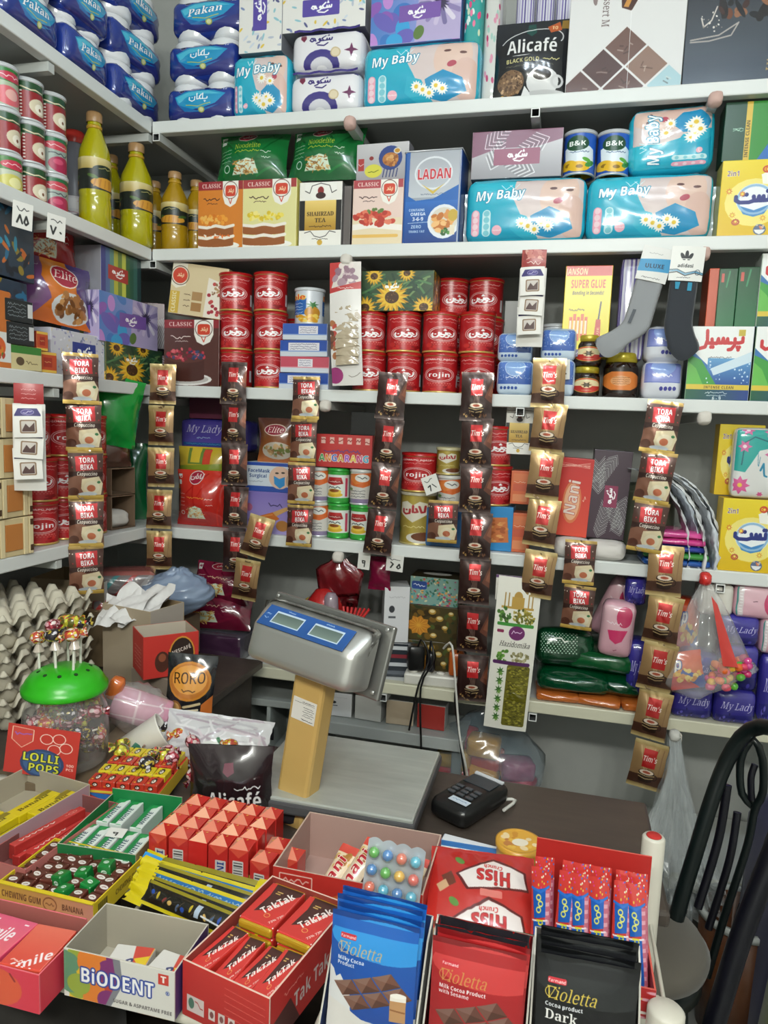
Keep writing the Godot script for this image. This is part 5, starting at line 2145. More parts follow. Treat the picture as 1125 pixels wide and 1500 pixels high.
func white_bags(at: Vector3)->void:
	for i in 5:
		var b:=Mb.new()
		b.ink(["#e4e6e8","#d3d9e0","#e8e8e8","#c3ccd6","#e0e2e5"][i])
		for s in [1,-1]:
			b.grid(10,24,func(u: float,v: float)->Vector3:
				var a:=v*1.25
				var rr:=.255+.0*u
				var x:=-rr*(1 - cos(a))*.95+.002*sin(u*31+i)
				var y:=rr*sin(a)*1.02
				var ruff:=.004*sin(u*23+i*2+v*7)+.003*sin(v*37+u*11)
				return Vector3(x+ruff,y+.02*sin(v*3),(u - .5)*.1*(1 - .4*v)+s*.004*(1 - absf(2*u - 1))+ruff),s<0)
		solo("folded_bag",b.done(),mat("z","film"),"white plastic bag bent over in an arc, %s from the yellow detergent box" %["first","second","third","fourth","fifth"][i],"plastic bags",at+Vector3(.012 - .02*i,0,.012*(i % 3)- .005),Vector3(0,[-6,4,-10,8,-3][i],0),"white folded bags in an arc")

func wood_box(at: Vector3,turn: float,label: String)->void:
	var o:=thing("slatted_box",label,"box",at,turn,"beige slatted boxes")
	var s:=Vector3(.12,.09,.1)
	part(o,"box_body",box_mesh(s,{"all": "#c9b68c"},.002),mat("a","card"))
	part(o,"panel",box_mesh(Vector3(.05,.062,.004),{"all": "#b8763c"},.001),mat("a","card"),Vector3(0,.014,s.z/2))
	for x in [-.05,-.034,.034,.05]:
		part(o,"slat",box_mesh(Vector3(.012,.088,.004),{"all": "#d6c59c"},.001),mat("a","card"),Vector3(x,.001,s.z/2+.001))
	for x in [-.051,.051]:
		for y in [.008,.07]:
			part(o,"corner_hole",box_mesh(Vector3(.009,.014,.002),{"all": "#4a3420"},.0004),mat("a","card"),Vector3(x,y,s.z/2+.003))

func carton_open(s: Vector3,at: Vector3,turn: float,label: String)->void:
	var o:=thing("open_carton",label,"carton",at,turn,"open brown cartons")
	var t:=.003
	var m:=mat("a","card")
	part(o,"floor_panel",box_mesh(Vector3(s.x,t,s.z),{"all": "#6a5644"},.0005),m)
	part(o,"top_panel",box_mesh(Vector3(s.x,t,s.z),{"all": "#7a6450"},.0005),m,Vector3(0,s.y - t,0))
	part(o,"back_panel",box_mesh(Vector3(s.x,s.y - 2*t,t),{"all": "#55463a"},.0005),m,Vector3(0,t,-s.z/2+t/2))
	for k in [-1,1]:
		part(o,"side_panel",box_mesh(Vector3(t,s.y - 2*t,s.z),{"all": "#7a6450"},.0005),m,Vector3(k*(s.x - t)/2,t,0))

func red_scoops(at: Vector3)->void:
	var o:=thing("hanging_bag","dark red crinkled bag with red ribbed moulds hanging behind the scale","bag",at,0,"")
	var b:=Mb.new()
	b.ink("#6a1c1e")
	for s in [1,-1]:
		b.grid(12,12,func(u: float,v: float)->Vector3:
			var w:=.04+.12*smoothstep(0.0,.25,v)- .05*v
			return Vector3((u - .5)*w,-v*.16+.02*absf(u - .5),s*.018*sin(u*PI)*sin(minf(v*1.4+.1,1.0)*PI)+.004*sin(u*19)*sin(v*11)),s<0)
	part(o,"bag_top",b.done(),mat("z","film"))
	var c:=Mb.new()
	add_lathe(c,[.0,0,.05,.0,.066,.05,.05,.12,.02,.15,0,.152],"#a8201f",18,Vector3(0,0,0),1)
	part(o,"red_mould",c.done(),mat("z","film"),Vector3(-.03,-.235,.0),Vector3(0,0,8))
	for i in 7:
		var d:=Mb.new()
		add_tube(d,curve_pts([Vector3(.0,0,0),Vector3(.012+.006*i,.05,.01),Vector3(.004+.013*i,.1,0)],8),.0042,"#b8282a",6)
		part(o,"rib",d.done(),mat("z","plastic"),Vector3(.02,-.225,.03))
	var e:=Mb.new()
	add_lathe(e,[0,0,.02,0,.024,.02,.02,.07,.012,.082,0,.084],"#8a7a84",16,Vector3.ZERO,1)
	part(o,"clear_insert",e.done(),mat("z","film"),Vector3(-.012,-.17,.035))

func power_strip(at: Vector3)->void:
	var o:=thing("power_strip","white power strip with plugs on the lowest shelf","power strip",at,4,"")
	part(o,"housing",box_mesh(Vector3(.17,.034,.05),{"all": "#cfcdc4"},.006),mat("z","plastic"))
	for i in 4:
		var b:=Mb.new()
		add_lathe(b,[.0,0,.013,0,.014,.004,0,.0045],"#e0ded6",14,Vector3.ZERO,1)
		part(o,"socket",b.done(),mat("z","plastic"),Vector3(-.06+i*.04,.034,0))
	for i in 3:
		var p:=thing("plug",["black charger plug at the left of the power strip","slim black plug in the middle of the power strip","orange and black plug at the right of the power strip"][i],"plug",at+Vector3([-.055,-.01,.065][i],.039,.004),[20,-14,8][i],"plugs in the power strip")
		var c:=Mb.new()
		add_soft(c,[Vector3(.05,.075,.04),Vector3(.026,.06,.03),Vector3(.045,.07,.045)][i],.01,.002,0.0,{"all":["#16181a","#1b1c1f","#c4622c"][i]},5,i)
		part(p,"plug_body",c.done(),mat("z","plastic"))
		var d:=Mb.new()
		add_tube(d,curve_pts([Vector3(0,.06,.01),Vector3(.01,.1,.03),Vector3(.03,.05,.05),Vector3(-.0,-.03,.062),Vector3(-.02+.03*i,-.16 - .06*i,.06)],16),.003,"#17181a",6)
		part(p,"cable",d.done(),mat("z","plastic"))

func sweets_bag(at: Vector3)->void:
	var o:=thing("sweets_bag","clear bag of bright sweets and snack packs hung from the shelf","bag",at,0,"")
	var b:=Mb.new()
	b.ink("#ffffff")
	for s in [1,-1]:
		b.grid(18,22,func(u: float,v: float)->Vector3:
			var w:=.02+.25*pow(v,.85)*(1 - .25*smoothstep(.9,1.0,v))
			var x:=(u - .42)*w
			var y:=-.31*v+.05*smoothstep(.85,1.0,v)*pow(absf(u - .42)*2,2)+.09*maxf(0,u - .45)*v
			var z: float=s*.05*sin(u*PI)*smoothstep(0,.7,v)*(1 - smoothstep(.93,1.0,v))+.006*sin(u*23+v*5)+.004*sin(v*31+u*9)
			return Vector3(x,y,z),s<0)
	part(o,"film",b.done(),clear_mat(.14))
	var knot:=Mb.new()
	add_soft(knot,Vector3(.03,.035,.03),.012,.003,.005,{"all": "#c9302c"},6,3)
	part(o,"knot",knot.done(),mat("z","film"),Vector3(0,-.01,0))
	var red:=Mb.new()
	red.ink("#c23028")
	red.quad(Vector3(.012,-.03,.03),Vector3(.028,-.05,.03),Vector3(.085,-.2,.052),Vector3(.05,-.2,.052))
	part(o,"red_band",red.done(),mat("z","film"))
	part(o,"snack_pack",pouch_mesh(.13,.1,.03,"pufak","#b8402c",{"seed": 2,"rough": .006}),mat("b","film"),Vector3(-.035,-.29,.0),Vector3(0,0,14))
	var r:=RandomNumberGenerator.new()
	r.seed=5
	for i in 60:
		var m: String=["#d93a5c","#e0662c","#d94a90","#5aa83c","#e8b83c","#e8506a","#c92f6a","#e07a3c"][i % 8]
		var k:="sweet"+m
		if not made.has(k):
			var c:=Mb.new()
			add_soft(c,Vector3(.024,.018,.018),.008,.001,.001,{"all": m},4,2)
			made[k]=c.done()
		var a:=r.randf()
		part(o,"sweet",made[k],mat("z","film"),Vector3(.03+.09*a,-.285+.09*a*.6+r.randf()*.075*(1 - a*.5),r.randf_range(-.03,.034)),Vector3(r.randf()*360,r.randf()*360,0))

func prints_bags()->void:
	art("b","stripe_red",120,60,"#77706e")
	for i in 5:
		line([i*30 - 10,60,i*30+24,0],8,["#b8433c","#4a8a8a","#b04a48","#8f8a8a","#a83c3a"][i])

func pigeonholes(at: Vector3)->void:
	var o:=thing("pigeonhole_rack","grey white pigeonhole rack with black marks under the low shelf","rack",at,3,"")
	var m:=mat("z","paint")
	part(o,"back_panel",box_mesh(Vector3(.36,.17,.006),{"all": "#8f9490"},.001),m,Vector3(0,0,-.08))
	part(o,"top_panel",box_mesh(Vector3(.38,.022,.18),{"all": "#a3a8a4"},.002),m,Vector3(0,.17,0))
	part(o,"floor_panel",box_mesh(Vector3(.38,.02,.18),{"all": "#a3a8a4"},.002),m)
	for i in 6:
		part(o,"divider",box_mesh(Vector3(.012,.15,.17),{"all": "#aab0ac"},.001),m,Vector3(-.184+i*.0735,.02,0))
	for i in 5:
		var b:=Mb.new()
		add_soft(b,Vector3(.012,.03+.008*(i % 2),.004),.002,0,0,{"all": "#22262a"},4,i)
		part(o,"black_mark",b.done(),m,Vector3(-.172+i*.0735,.06 - .012*(i % 3),.083))

func low_ledge(at: Vector3)->void:
	var o:=thing("low_ledge","pale low ledge with a raised lip carrying small boxes","shelf",at,0,"")
	part(o,"board",box_mesh(Vector3(.48,.02,.2),{"all": "#a5a9a6"},.002),mat("z","paint"))
	part(o,"lip",box_mesh(Vector3(.48,.036,.01),{"all": "#b3b7b4"},.002),mat("z","paint"),Vector3(0,-.01,.1))
	for x in [-.22,.22]:
		part(o,"leg",box_mesh(Vector3(.03,.53,.16),{"all": "#8f9390"},.002),mat("z","paint"),Vector3(x,-.53,0))

func crumple_mesh(w: float,h: float,d: float,amp: float,seed_: int,c:="#ffffff")->ArrayMesh:
	var b:=Mb.new()
	b.ink(c)
	var nz:=FastNoiseLite.new()
	nz.seed=seed_
	nz.frequency=1.0
	b.grid(30,20,func(u: float,v: float)->Vector3:
		var a:=u*TAU
		var rr:=sin(clampf(v,.02,.98)*PI)
		var p:=Vector3(cos(a)*rr*w/2,(1 - v)*h,sin(a)*rr*d/2)
		var k:=absf(nz.get_noise_3d(p.x*26,p.y*26,p.z*26))*amp
		return p*Vector3(1,1,1)+Vector3(cos(a),.4,sin(a))*k)
	return b.done()

func clear_sack(at: Vector3)->void:
	var o:=thing("clear_sack","clear sack of red and yellow packs under the low shelf","sack",at,0,"")
	var r:=RandomNumberGenerator.new()
	r.seed=9
	for i in 14:
		var c: String=["#c23c38","#c9963c","#a83a4a","#d2ad5c","#c9503a","#94506a"][i % 6]
		part(o,"pack",soft_mesh(Vector3(.1,.06,.07),.014,.006,.006,{"all": c},i % 3),mat("z","film"),Vector3(-.09+.09*(i % 3)+r.randf_range(-.01,.01),.005+.052*(i/3),r.randf_range(-.03,.03)),Vector3(0,r.randf()*40 - 20,r.randf()*14 - 7))
	part(o,"film",crumple_mesh(.34,.36,.22,.03,4),clear_mat(.16,Color("#a9c4d6")))

func crumpled_film(at: Vector3)->void:
	for i in 3:
		solo("crumpled_bag",crumple_mesh(.12 - .02*i,.07 - .015*i,.08,.03,i+7,["#3f6f8f","#8fa8b0","#2f5f88"][i]),mat("z","film"),["crumpled blue plastic bag on the bottom board, left","crumpled pale plastic bag on the bottom board","small crumpled blue bag on the bottom board, right"][i],"plastic bag",at+Vector3(.075*i,-.008,.02*(i % 2)),30.0*i,"crumpled bags on the bottom board")

func hanging_bag(at: Vector3)->void:
	var o:=thing("plastic_bag","clear plastic bag hanging from the low shelf beside the chair","plastic bag",at,0,"")
	for k in 2:
		var b:=Mb.new()
		b.ink("#ffffff")
		b.grid(26,30,func(u: float,v: float)->Vector3:
			var s:=1.0 if k==0 else -1.0
			var w:=.03+.19*smoothstep(0,1.0,v)
			var fold:=.012*sin(u*30+v*4+k)*(.3+v)+.008*sin(u*57+v*9)
			var low:=smoothstep(.6,1.0,v)
			return Vector3((u - .5)*w+fold*.5+.02*v,-.42*v+.05*low*sin(u*9+k)+.015*sin(u*40)*low,s*.05*sin(u*PI)*v+fold+.1*v+.03*low*sin(v*60+u*20)+.02*low*sin(u*34 - v*22)))
		part(o,"film",b.done(),clear_mat(.3,Color("#d6dcdc"),.2))
	var c:=Mb.new()
	add_soft(c,Vector3(.03,.03,.03),.012,.003,.006,{"all": "#c5c3bc"},6,5)
	part(o,"knot",c.done(),mat("z","matte"),Vector3(0,-.01,0))

func tubes(o: Node3D,called: String,ctrl: Array,r: float,c: String,fin:="plastic",n:=24)->void:
	var b:=Mb.new()
	add_tube(b,curve_pts(ctrl,n),r,c,12)
	part(o,called,b.done(),mat("z",fin))

func chair(arch: Array,scroll: Array,bars: Array)->void:
	var o:=thing("metal_chair","black curled metal chair at the right edge behind the counter","chair",Vector3.ZERO,0,"")
	tubes(o,"back_frame",arch,.016,"#15181a")
	tubes(o,"scroll",scroll,.008,"#15181a","plastic",40)
	for i in bars.size():
		tubes(o,"spindle",bars[i],[.009,.008,.019,.007][i],"#121416")
	for p in [Vector3(1.62,.02,.47),Vector3(1.74,.02,.55)]:
		tubes(o,"leg",[p,p+Vector3(.0,.28,0),p+Vector3(.02,.5,.02)],.012,"#121416")

func stool(at: Vector3)->void:
	var o:=thing("stool","grey padded round stool seat below the chair back","stool",at,0,"")
	var b:=Mb.new()
	add_lathe(b,[0,.4,.12,.4,.143,.415,.146,.435,.134,.452,.08,.46,0,.462],"#5d584e",36,Vector3.ZERO,1)
	part(o,"seat",b.done(),mat("z","cloth"))
	var c:=Mb.new()
	add_lathe(c,[.13,.37,.136,.37,.136,.41,.13,.41],"#14171a",30,Vector3.ZERO,1)
	part(o,"seat_ring",c.done(),mat("z","plastic"))
	for k in 4:
		var d:=Vector3(cos(TAU*(k+.5)/4),0,sin(TAU*(k+.5)/4))
		tubes(o,"leg",[d*.17,d*.12+Vector3(0,.38,0)],.012,"#14171a","plastic",2)

func bucket(at: Vector3)->void:
	var o:=thing("bucket","brown bucket with a pale rim on the floor behind the chair","bucket",at,0,"")
	var b:=Mb.new()
	add_lathe(b,[0,.002,.085,0,.1,.3,.094,.3,.08,.03,0,.03],"#5c3520",30,Vector3.ZERO,1)
	part(o,"pail",b.done(),mat("z","plastic"))
	var c:=Mb.new()
	add_lathe(c,[.098,.295,.106,.296,.106,.312,.094,.312,.094,.3],"#b9bdb8",30,Vector3.ZERO,1)
	part(o,"rim",c.done(),mat("z","plastic"))

func wood_mat(c1: String,c2: String)->StandardMaterial3D:
	var m:=StandardMaterial3D.new()
	var n:=NoiseTexture2D.new()
	n.width=512
	n.height=512
	n.seamless=true
	n.noise=FastNoiseLite.new()
	n.noise.seed=3
	n.noise.frequency=.012
	n.noise.fractal_octaves=4
	var g:=Gradient.new()
	g.set_color(0,Color(c1))
	g.set_color(1,Color(c2))
	n.color_ramp=g
	m.albedo_texture=n
	m.uv1_triplanar=true
	m.uv1_world_triplanar=true
	m.uv1_scale=Vector3(.7,6,6)
	m.roughness=.4
	return m

func furniture()->void:
	var desk:=thing("desk","dark brown desk top carrying the scale and the card terminal","desk",Vector3(.915,0,.72),0,"")
	var w:=wood_mat("#3f3732","#4b423b")
	part(desk,"desk_top",box_mesh(Vector3(1.03,.026,.34),{"all": "#ffffff"},.006),w,Vector3(0,.714,.0))
	for x in [-.48,.24]:
		part(desk,"side_panel",box_mesh(Vector3(.024,.714,.3),{"all": "#ffffff"},.002),w,Vector3(x,0,0))
	part(desk,"back_panel",box_mesh(Vector3(.7,.5,.016),{"all": "#ffffff"},.002),w,Vector3(-.12,.2,.1))
	var side:=thing("side_counter","wooden side counter hidden under egg trays and cartons","counter",Vector3(.08,0,.46),0,"")
	part(side,"counter_top",box_mesh(Vector3(.635,.024,.84),{"all": "#ffffff"},.004),w,Vector3(0,.72,0))
	for x in [-.28,.28]:
		part(side,"side_panel",box_mesh(Vector3(.024,.72,.8),{"all": "#ffffff"},.002),w,Vector3(x,0,0))
	var r:=thing("wire_rack","white metal pipe rack holding the trays of sweets","rack",Vector3.ZERO,0,"")
	var m:=mat("z","paint")
	for p in [[1.391,.875,.925,.016],[1.386,.79,1.15,.021],[.26,.78,.925,.016],[.6,.742,1.33,.009],[1.0,.742,1.33,.012]]:
		var b:=Mb.new()
		add_lathe(b,[0,0,p[3],0,p[3],p[1],p[3]*.86,p[1]+.003,0,p[1]+.003],"#c9c4b6",22,Vector3.ZERO,1)
		part(r,"post",b.done(),m,Vector3(p[0],0,p[2]))
	var cap:=Mb.new()
	add_lathe(cap,[0,.8785,.011,.8785,.009,.8805,0,.8805],"#b02a26",14,Vector3.ZERO,1)
	part(r,"red_cap",cap.done(),mat("z","matte"),Vector3(1.391,0,.925))
	for z in [.9,1.08,1.27]:
		tubes(r,"rail",[Vector3(.26,.744,z),Vector3(1.0,.744,z),Vector3(1.39,.744,z)],.007,"#c3beb0","paint",4)
	for i in 26:
		tubes(r,"wire",[Vector3(.27+i*.045,.7495,.9),Vector3(.27+i*.045,.7495,1.27)],.0028,"#bdb8aa","paint",2)
	for y in [.3]:
		tubes(r,"rail",[Vector3(.26,y,1.33),Vector3(1.39,y,1.33)],.007,"#c3beb0","paint",2)
	for i in 3:
		soft("dark_sack",{"all":["#2c2a26","#33261f","#262a26"][i]},Vector3(.27,.5,.26),Vector3(.45+.37*i,0,1.1),[5,-7,3][i],"dark crumpled sack on the floor under the rack, %s" %["left","middle","right"][i],"sack","dark sacks under the rack",.06,.03,.03,"cloth",i+2)

func scale(plate_at: Vector3,pole_at: Vector3)->void:
	var o:=thing("price_scale","steel shop scale with a two window display on a mustard pole","scale",plate_at,0,"")
	var grey:=StandardMaterial3D.new()
	grey.albedo_texture=wood_mat("#a9aea8","#bcc1ba").albedo_texture
	grey.uv1_triplanar=true
	grey.uv1_scale=Vector3(1,6,6)
	grey.roughness=.35
	grey.metallic=.35
	part(o,"base",box_mesh(Vector3(.28,.03,.24),{"all": "#23262a"},.006),mat("z","plastic"),Vector3(.0,0,0))
	var pl:=Mb.new()
	add_box(pl,Vector3(.318,.012,.27),{"all": "#ffffff"},Vector3.ZERO,.004)
	part(o,"weighing_plate",pl.done(),grey,Vector3(0,.046,0))
	part(o,"plate_skirt",box_mesh(Vector3(.326,.022,.278),{"all": "#4b4a4c"},.005),mat("z","plastic"),Vector3(0,.03,0))
	var q:=pole_at - plate_at
	var pole:=part(o,"pole",box_mesh(Vector3(.066,.285,.044),{"all": "#c3a160"},.007),mat("z","paint"),q,Vector3(-3,-16,-6.5))
	var st:=Mb.new()
	add_box(st,Vector3(.05,.04,.0008),{"front": "sticker","all": "#dcdad4"},Vector3.ZERO,.0002)
	part(pole,"sticker",st.done(),mat("c","card"),Vector3(.0,.2,.0224))
	var head:=part(o,"back_plate",box_mesh(Vector3(.262,.128,.012),{"all": "#8f8f8c"},.005),mat("z","metal"),q+Vector3(.032,.266,-.02),Vector3(-14,-17,-5))
	# the rounded steel shell: a soft box with a sloping top face
	var b:=Mb.new()
	b.ink("#c4c3bf")
	var s:=Vector3(.232,.108,.07)
	for f in 5:
		b.grid(16,12,func(u: float,v: float)->Vector3:
			var a:=u*2 - 1
			var c:=1 - 2*v
			var p:=Vector3.ZERO
			match f:
				0: p=Vector3(a,c,1)
				1: p=Vector3(1,c,-a)
				2: p=Vector3(-1,c,a)
				3: p=Vector3(a,1,-c)
				4: p=Vector3(a,-1,c)
			var h:=s/2
			var r:=.014
			p*=h
			var lim:=h - Vector3.ONE*r
			var inner:=p.clamp(-lim,lim)
			p=inner+(p - inner).normalized()*r
			# slope the upper front back for the display
			var t:=clampf((p.y/s.y - .08)/.42,0,1)
			if p.z>0:
				p.z -=t*.042
			p.x*=1 - .05*smoothstep(0,h.z,p.z)
			return p+Vector3(0,h.y,h.z))
	part(head,"shell",b.done(),mat("z","metal"),Vector3(0,.01,.012))
	var pn:=Mb.new()
	add_box(pn,Vector3(.186,.046,.0016),{"front": "scale_panel","all": "#1f4a86"},Vector3.ZERO,.0004)
	part(head,"display_panel",pn.done(),mat("c","gloss"),Vector3(-.006,.0745,.0835),Vector3(-43,0,0))
	for p in [Vector3(-.121,.118,.0125),Vector3(.121,.118,.0125),Vector3(.121,.01,.0125),Vector3(-.121,.01,.0125)]:
		var sc:=Mb.new()
		add_soft(sc,Vector3(.007,.007,.004),.002,0,0,{"all": "#b9b9b6"},4,1)
		part(head,"screw",sc.done(),mat("z","metal"),p)

func terminal(at: Vector3)->void:
	var o:=thing("card_terminal","black card payment terminal on the desk behind the sweets","card terminal",at,-28,"")
	part(o,"body",soft_mesh(Vector3(.085,.04,.15),.016,.003,0,{"all": "#17191c"},2),mat("z","plastic"))
	part(o,"screen",box_mesh(Vector3(.06,.002,.035),{"all": "#2a3238"},.0006),mat("z","gloss"),Vector3(0,.04,-.035))
	part(o,"paper_slot",box_mesh(Vector3(.064,.004,.008),{"all": "#c9ccd0"},.0008),mat("z","plastic"),Vector3(0,.039,-.062))
	for i in 9:
		part(o,"key",box_mesh(Vector3(.014,.003,.008),{"all": "#44484c"},.0008),mat("z","plastic"),Vector3(-.02+.02*(i % 3),.041,.005+.014*(i/3)))
	part(o,"maker_label",box_mesh(Vector3(.04,.0012,.016),{"top": "pos_label","all": "#c4d0dc"},.0003),mat("c","card"),Vector3(.012,.0415,.052))

func cable(pts: Array,label: String)->void:
	var b:=Mb.new()
	add_tube(b,curve_pts(pts,60),.0032,"#c9c7c0",8)
	solo("charging_cable",b.done(),mat("z","plastic"),label,"cable",Vector3.ZERO)

func egg_tray(at: Vector3,turn: float,label: String)->void:
	if not made.has("egg"):
		var b:=Mb.new()
		b.ink("#c4bdab")
		var nz:=FastNoiseLite.new()
		nz.frequency=1
		for k in 2:
			b.grid(60,60,func(u: float,v: float)->Vector3:
				var x:=cos(u*TAU*5)
				var z:=cos(v*TAU*5)
				var h:=clampf((x+z)*.62,-.72,.8)*.034
				if minf(minf(u,1 - u),minf(v,1 - v))<.012:
					h=maxf(h,.0)*.6
				return Vector3((u - .5)*.3,.026+h - k*.0016+nz.get_noise_2d(u*300,v*300)*.0012,(v - .5)*.3),k==1)
		made["egg"]=b.done()
	solo("egg_tray",made["egg"],mat("z","matte"),label,"egg tray",at,turn,"stacked egg trays")

func white_jug(at: Vector3)->void:
	var o:=thing("white_bottle","white ribbed plastic bottle standing on the egg trays","bottle",at,0,"")
	var b:=Mb.new()
	add_lathe(b,[0,0,.05,0,.058,.01,.058,.03,.055,.034,.058,.038,.058,.07,.055,.074,.056,.08,.045,.11,.03,.125,.02,.13,.02,.15,0,.15],"#dfe0de",28,Vector3.ZERO,1)
	part(o,"bottle_body",b.done(),mat("z","plastic"))

func paper(at: Vector3,turn: Vector3,label: String)->void:
	var b:=Mb.new()
	b.ink("#d6d4d2")
	var k:=at.x*100
	b.grid(10,10,func(u: float,v: float)->Vector3: return Vector3((u - .5)*.1,.012*sin(u*5+k)*sin(v*4+k)+.006*sin(u*13+v*9+k),(v - .5)*.12))
	solo("crumpled_paper",b.done(),mat("z","matte"),label,"paper",at,turn,"white papers in the tall carton")

func paper_cup(at: Vector3)->void:
	var o:=thing("paper_cup","white paper cup lying on its side among the sweets","paper cup",at,0,"")
	o.rotation_degrees=Vector3(0,30,-62)
	var b:=Mb.new()
	add_lathe(b,[0,.004,.026,.004,.026,0,.028,0,.037,.09,.0385,.092,.037,.094,.035,.09,.026,.008,0,.008],"#dcd8d0",28,Vector3(0,-.045,0),1)
	part(o,"cup_wall",b.done(),mat("z","card"))
	var c:=Mb.new()
	add_soft(c,Vector3(.022,.014,.002),.001,0,0,{"all": "#2f6a58"},4,1)
	part(o,"printed_mark",c.done(),mat("z","card"),Vector3(-.004,-.012,.0325),Vector3(-6,0,20))

func pink_roll(at: Vector3)->void:
	var o:=thing("pink_roll","pink checked roll in clear film beside the red coffee box","roll",at,0,"")
	o.rotation_degrees=Vector3(0,26,68)
	var b:=Mb.new()
	add_lathe(b,[0,0,.034,0,.036,.004,.036,.116,.034,.12,0,.12],"pink_cup",24,Vector3(0,-.06,0))
	part(o,"checked_roll",b.done(),mat("c","film"))
	var c:=Mb.new()
	c.ink("#c9602c")
	add_soft(c,Vector3(.05,.03,.03),.01,.003,.004,{"all": "#c9682c"},6,3)
	part(o,"orange_sweet",c.done(),mat("z","film"),Vector3(.03,.05,.01))
	part(o,"film",crumple_mesh(.1,.19,.1,.018,3),clear_mat(.13),Vector3(0,-.09,0))

func wrapped(key: String)->ArrayMesh:
	finish()
	var k:="wrapped"+key
	if not made.has(k):
		var b:=Mb.new()
		add_soft(b,Vector3(.03,.026,.028),.012,.001,.0015,{"all": key},6,3)
		face_ink(b,key)
		for s in [-1,1]:
			b.grid(6,2,func(u: float,v: float)->Vector3: return Vector3(s*(.013+.014*v),.013+(u - .5)*(.008+.014*v),.004*sin(u*14)*v),s<0)
		made[k]=b.done()
	return made[k]

func lolly_jar(at: Vector3)->void:
	var o:=thing("lollipop_jar","clear jar of lollipops with a bright green domed lid","jar",at,8,"")
	var b:=Mb.new()
	add_lathe(b,[0,.002,.066,0,.078,.01,.08,.06,.076,.11,.064,.14,.062,.156],"#ffffff",36,Vector3.ZERO,1)
	part(o,"clear_wall",b.done(),clear_mat(.1))
	var c:=Mb.new()
	add_lathe(c,[.066,.146,.077,.146,.0785,.149,.0785,.158,.074,.162,.072,.168,.063,.18,.044,.19,.02,.194,0,.194],"#2fa81e",40,Vector3.ZERO,1)
	var lid:=part(o,"lid",c.done(),mat("z","plastic"))
	for i in 10:
		var h:=Mb.new()
		add_tube(h,[Vector3(0,-.004,0),Vector3(0,.001,0)],.004,"#14380f",8)
		var a:=TAU*i/10
		part(lid,"hole",h.done(),mat("z","matte"),Vector3(cos(a)*.046,.1885,sin(a)*.046),Vector3(sin(a)*18,0,-cos(a)*18))
	part(o,"card_label",box_mesh(Vector3(.135,.09,.001),{"front": "lolli_card","all": "#b8332a"},.0003),mat("c","card"),Vector3(.0,.016,.092),Vector3(-6,4,-5))
	var r:=RandomNumberGenerator.new()
	r.seed=3
	var kinds:=["wrapper_a","wrapper_b","wrapper_c","wrapper_d"]
	for i in 54:
		var a:=r.randf()*TAU
		var d:=sqrt(r.randf())*.06
		var p:=thing("wrapped_lollipop","wrapped lollipop lying inside the clear jar with the green lid","lollipop",at+Vector3(cos(a)*d,.008+.092*(i/54.0)+r.randf()*.006,sin(a)*d),r.randf()*360,"lollipops inside the jar")
		part(p,"wrapper",wrapped(kinds[i % 4]),mat("c","film"))
		if i % 3==0:
			var s:=Mb.new()
			add_tube(s,[Vector3(0,.013,0),Vector3(.02,.02,.012)],.0022,"#d9d4c8",6)
			part(p,"stick",s.done(),mat("z","plastic"))
	var spots:=[[-.048,.012,.055,0,"pink lollipop standing in the green lid, far left"],[-.03,-.01,.075,1,"dark wrapped lollipop in the green lid, second from left"],[-.008,.016,.066,3,"dark lollipop in the green lid, front middle"],[.006,-.02,.085,2,"yellow lollipop in the green lid, back middle"],[.026,.01,.07,0,"orange lollipop in the green lid, front right"],[.012,-.03,.08,3,"black and yellow lollipop in the green lid, farthest back"],[-.02,-.036,.08,2,"yellow wrapped lollipop in the green lid, back left"]]
	for q in spots:
		var p:=thing("lollipop",q[4],"lollipop",at+Vector3(q[0],.185,q[1]),q[0]*900,"lollipops standing in the green lid")
		var s:=Mb.new()
		add_tube(s,[Vector3(0,0,0),Vector3(q[0]*.1,q[2],0)],.0026,"#ddd9cf",8)
		part(p,"stick",s.done(),mat("z","plastic"))
		part(p,"wrapper",wrapped(kinds[q[3]]),mat("c","film"),Vector3(q[0]*.1,q[2]- .006,0),Vector3(0,0,14))
		var f:=Mb.new()
		f.ink("#c9bdb0")
		f.grid(8,2,func(u: float,v: float)->Vector3: return Vector3(cos(u*TAU)*(.003+.008*(1 - v)),v*.018,sin(u*TAU)*(.003+.008*(1 - v))))
		part(p,"wrapper_frill",f.done(),mat("z","film"),Vector3(q[0]*.1,q[2]- .02,0))

func loose_sweets(at: Vector3)->void:
	var r:=RandomNumberGenerator.new()
	r.seed=21
	for i in 34:
		var k: int=i % 4
		var p:=thing("wrapped_sweet",["red foil wrapped sweet in the loose heap behind the counter trays","maroon wrapped sweet in the loose heap behind the counter trays","yellow wrapped sweet in the loose heap behind the counter trays","dark wrapped sweet in the loose heap behind the counter trays"][k],"sweet",at+Vector3(r.randf_range(-.06,.16),.004+.022*(i % 3),r.randf_range(-.06,.1)),r.randf()*360,["red","maroon","yellow","dark"][k]+" wrapped sweets in the heap")
		part(p,"wrapper",wrapped(["wrapper_a","wrapper_b","wrapper_c","wrapper_d"][k]),mat("c","film"),Vector3.ZERO,Vector3(r.randf()*40,0,r.randf()*40))

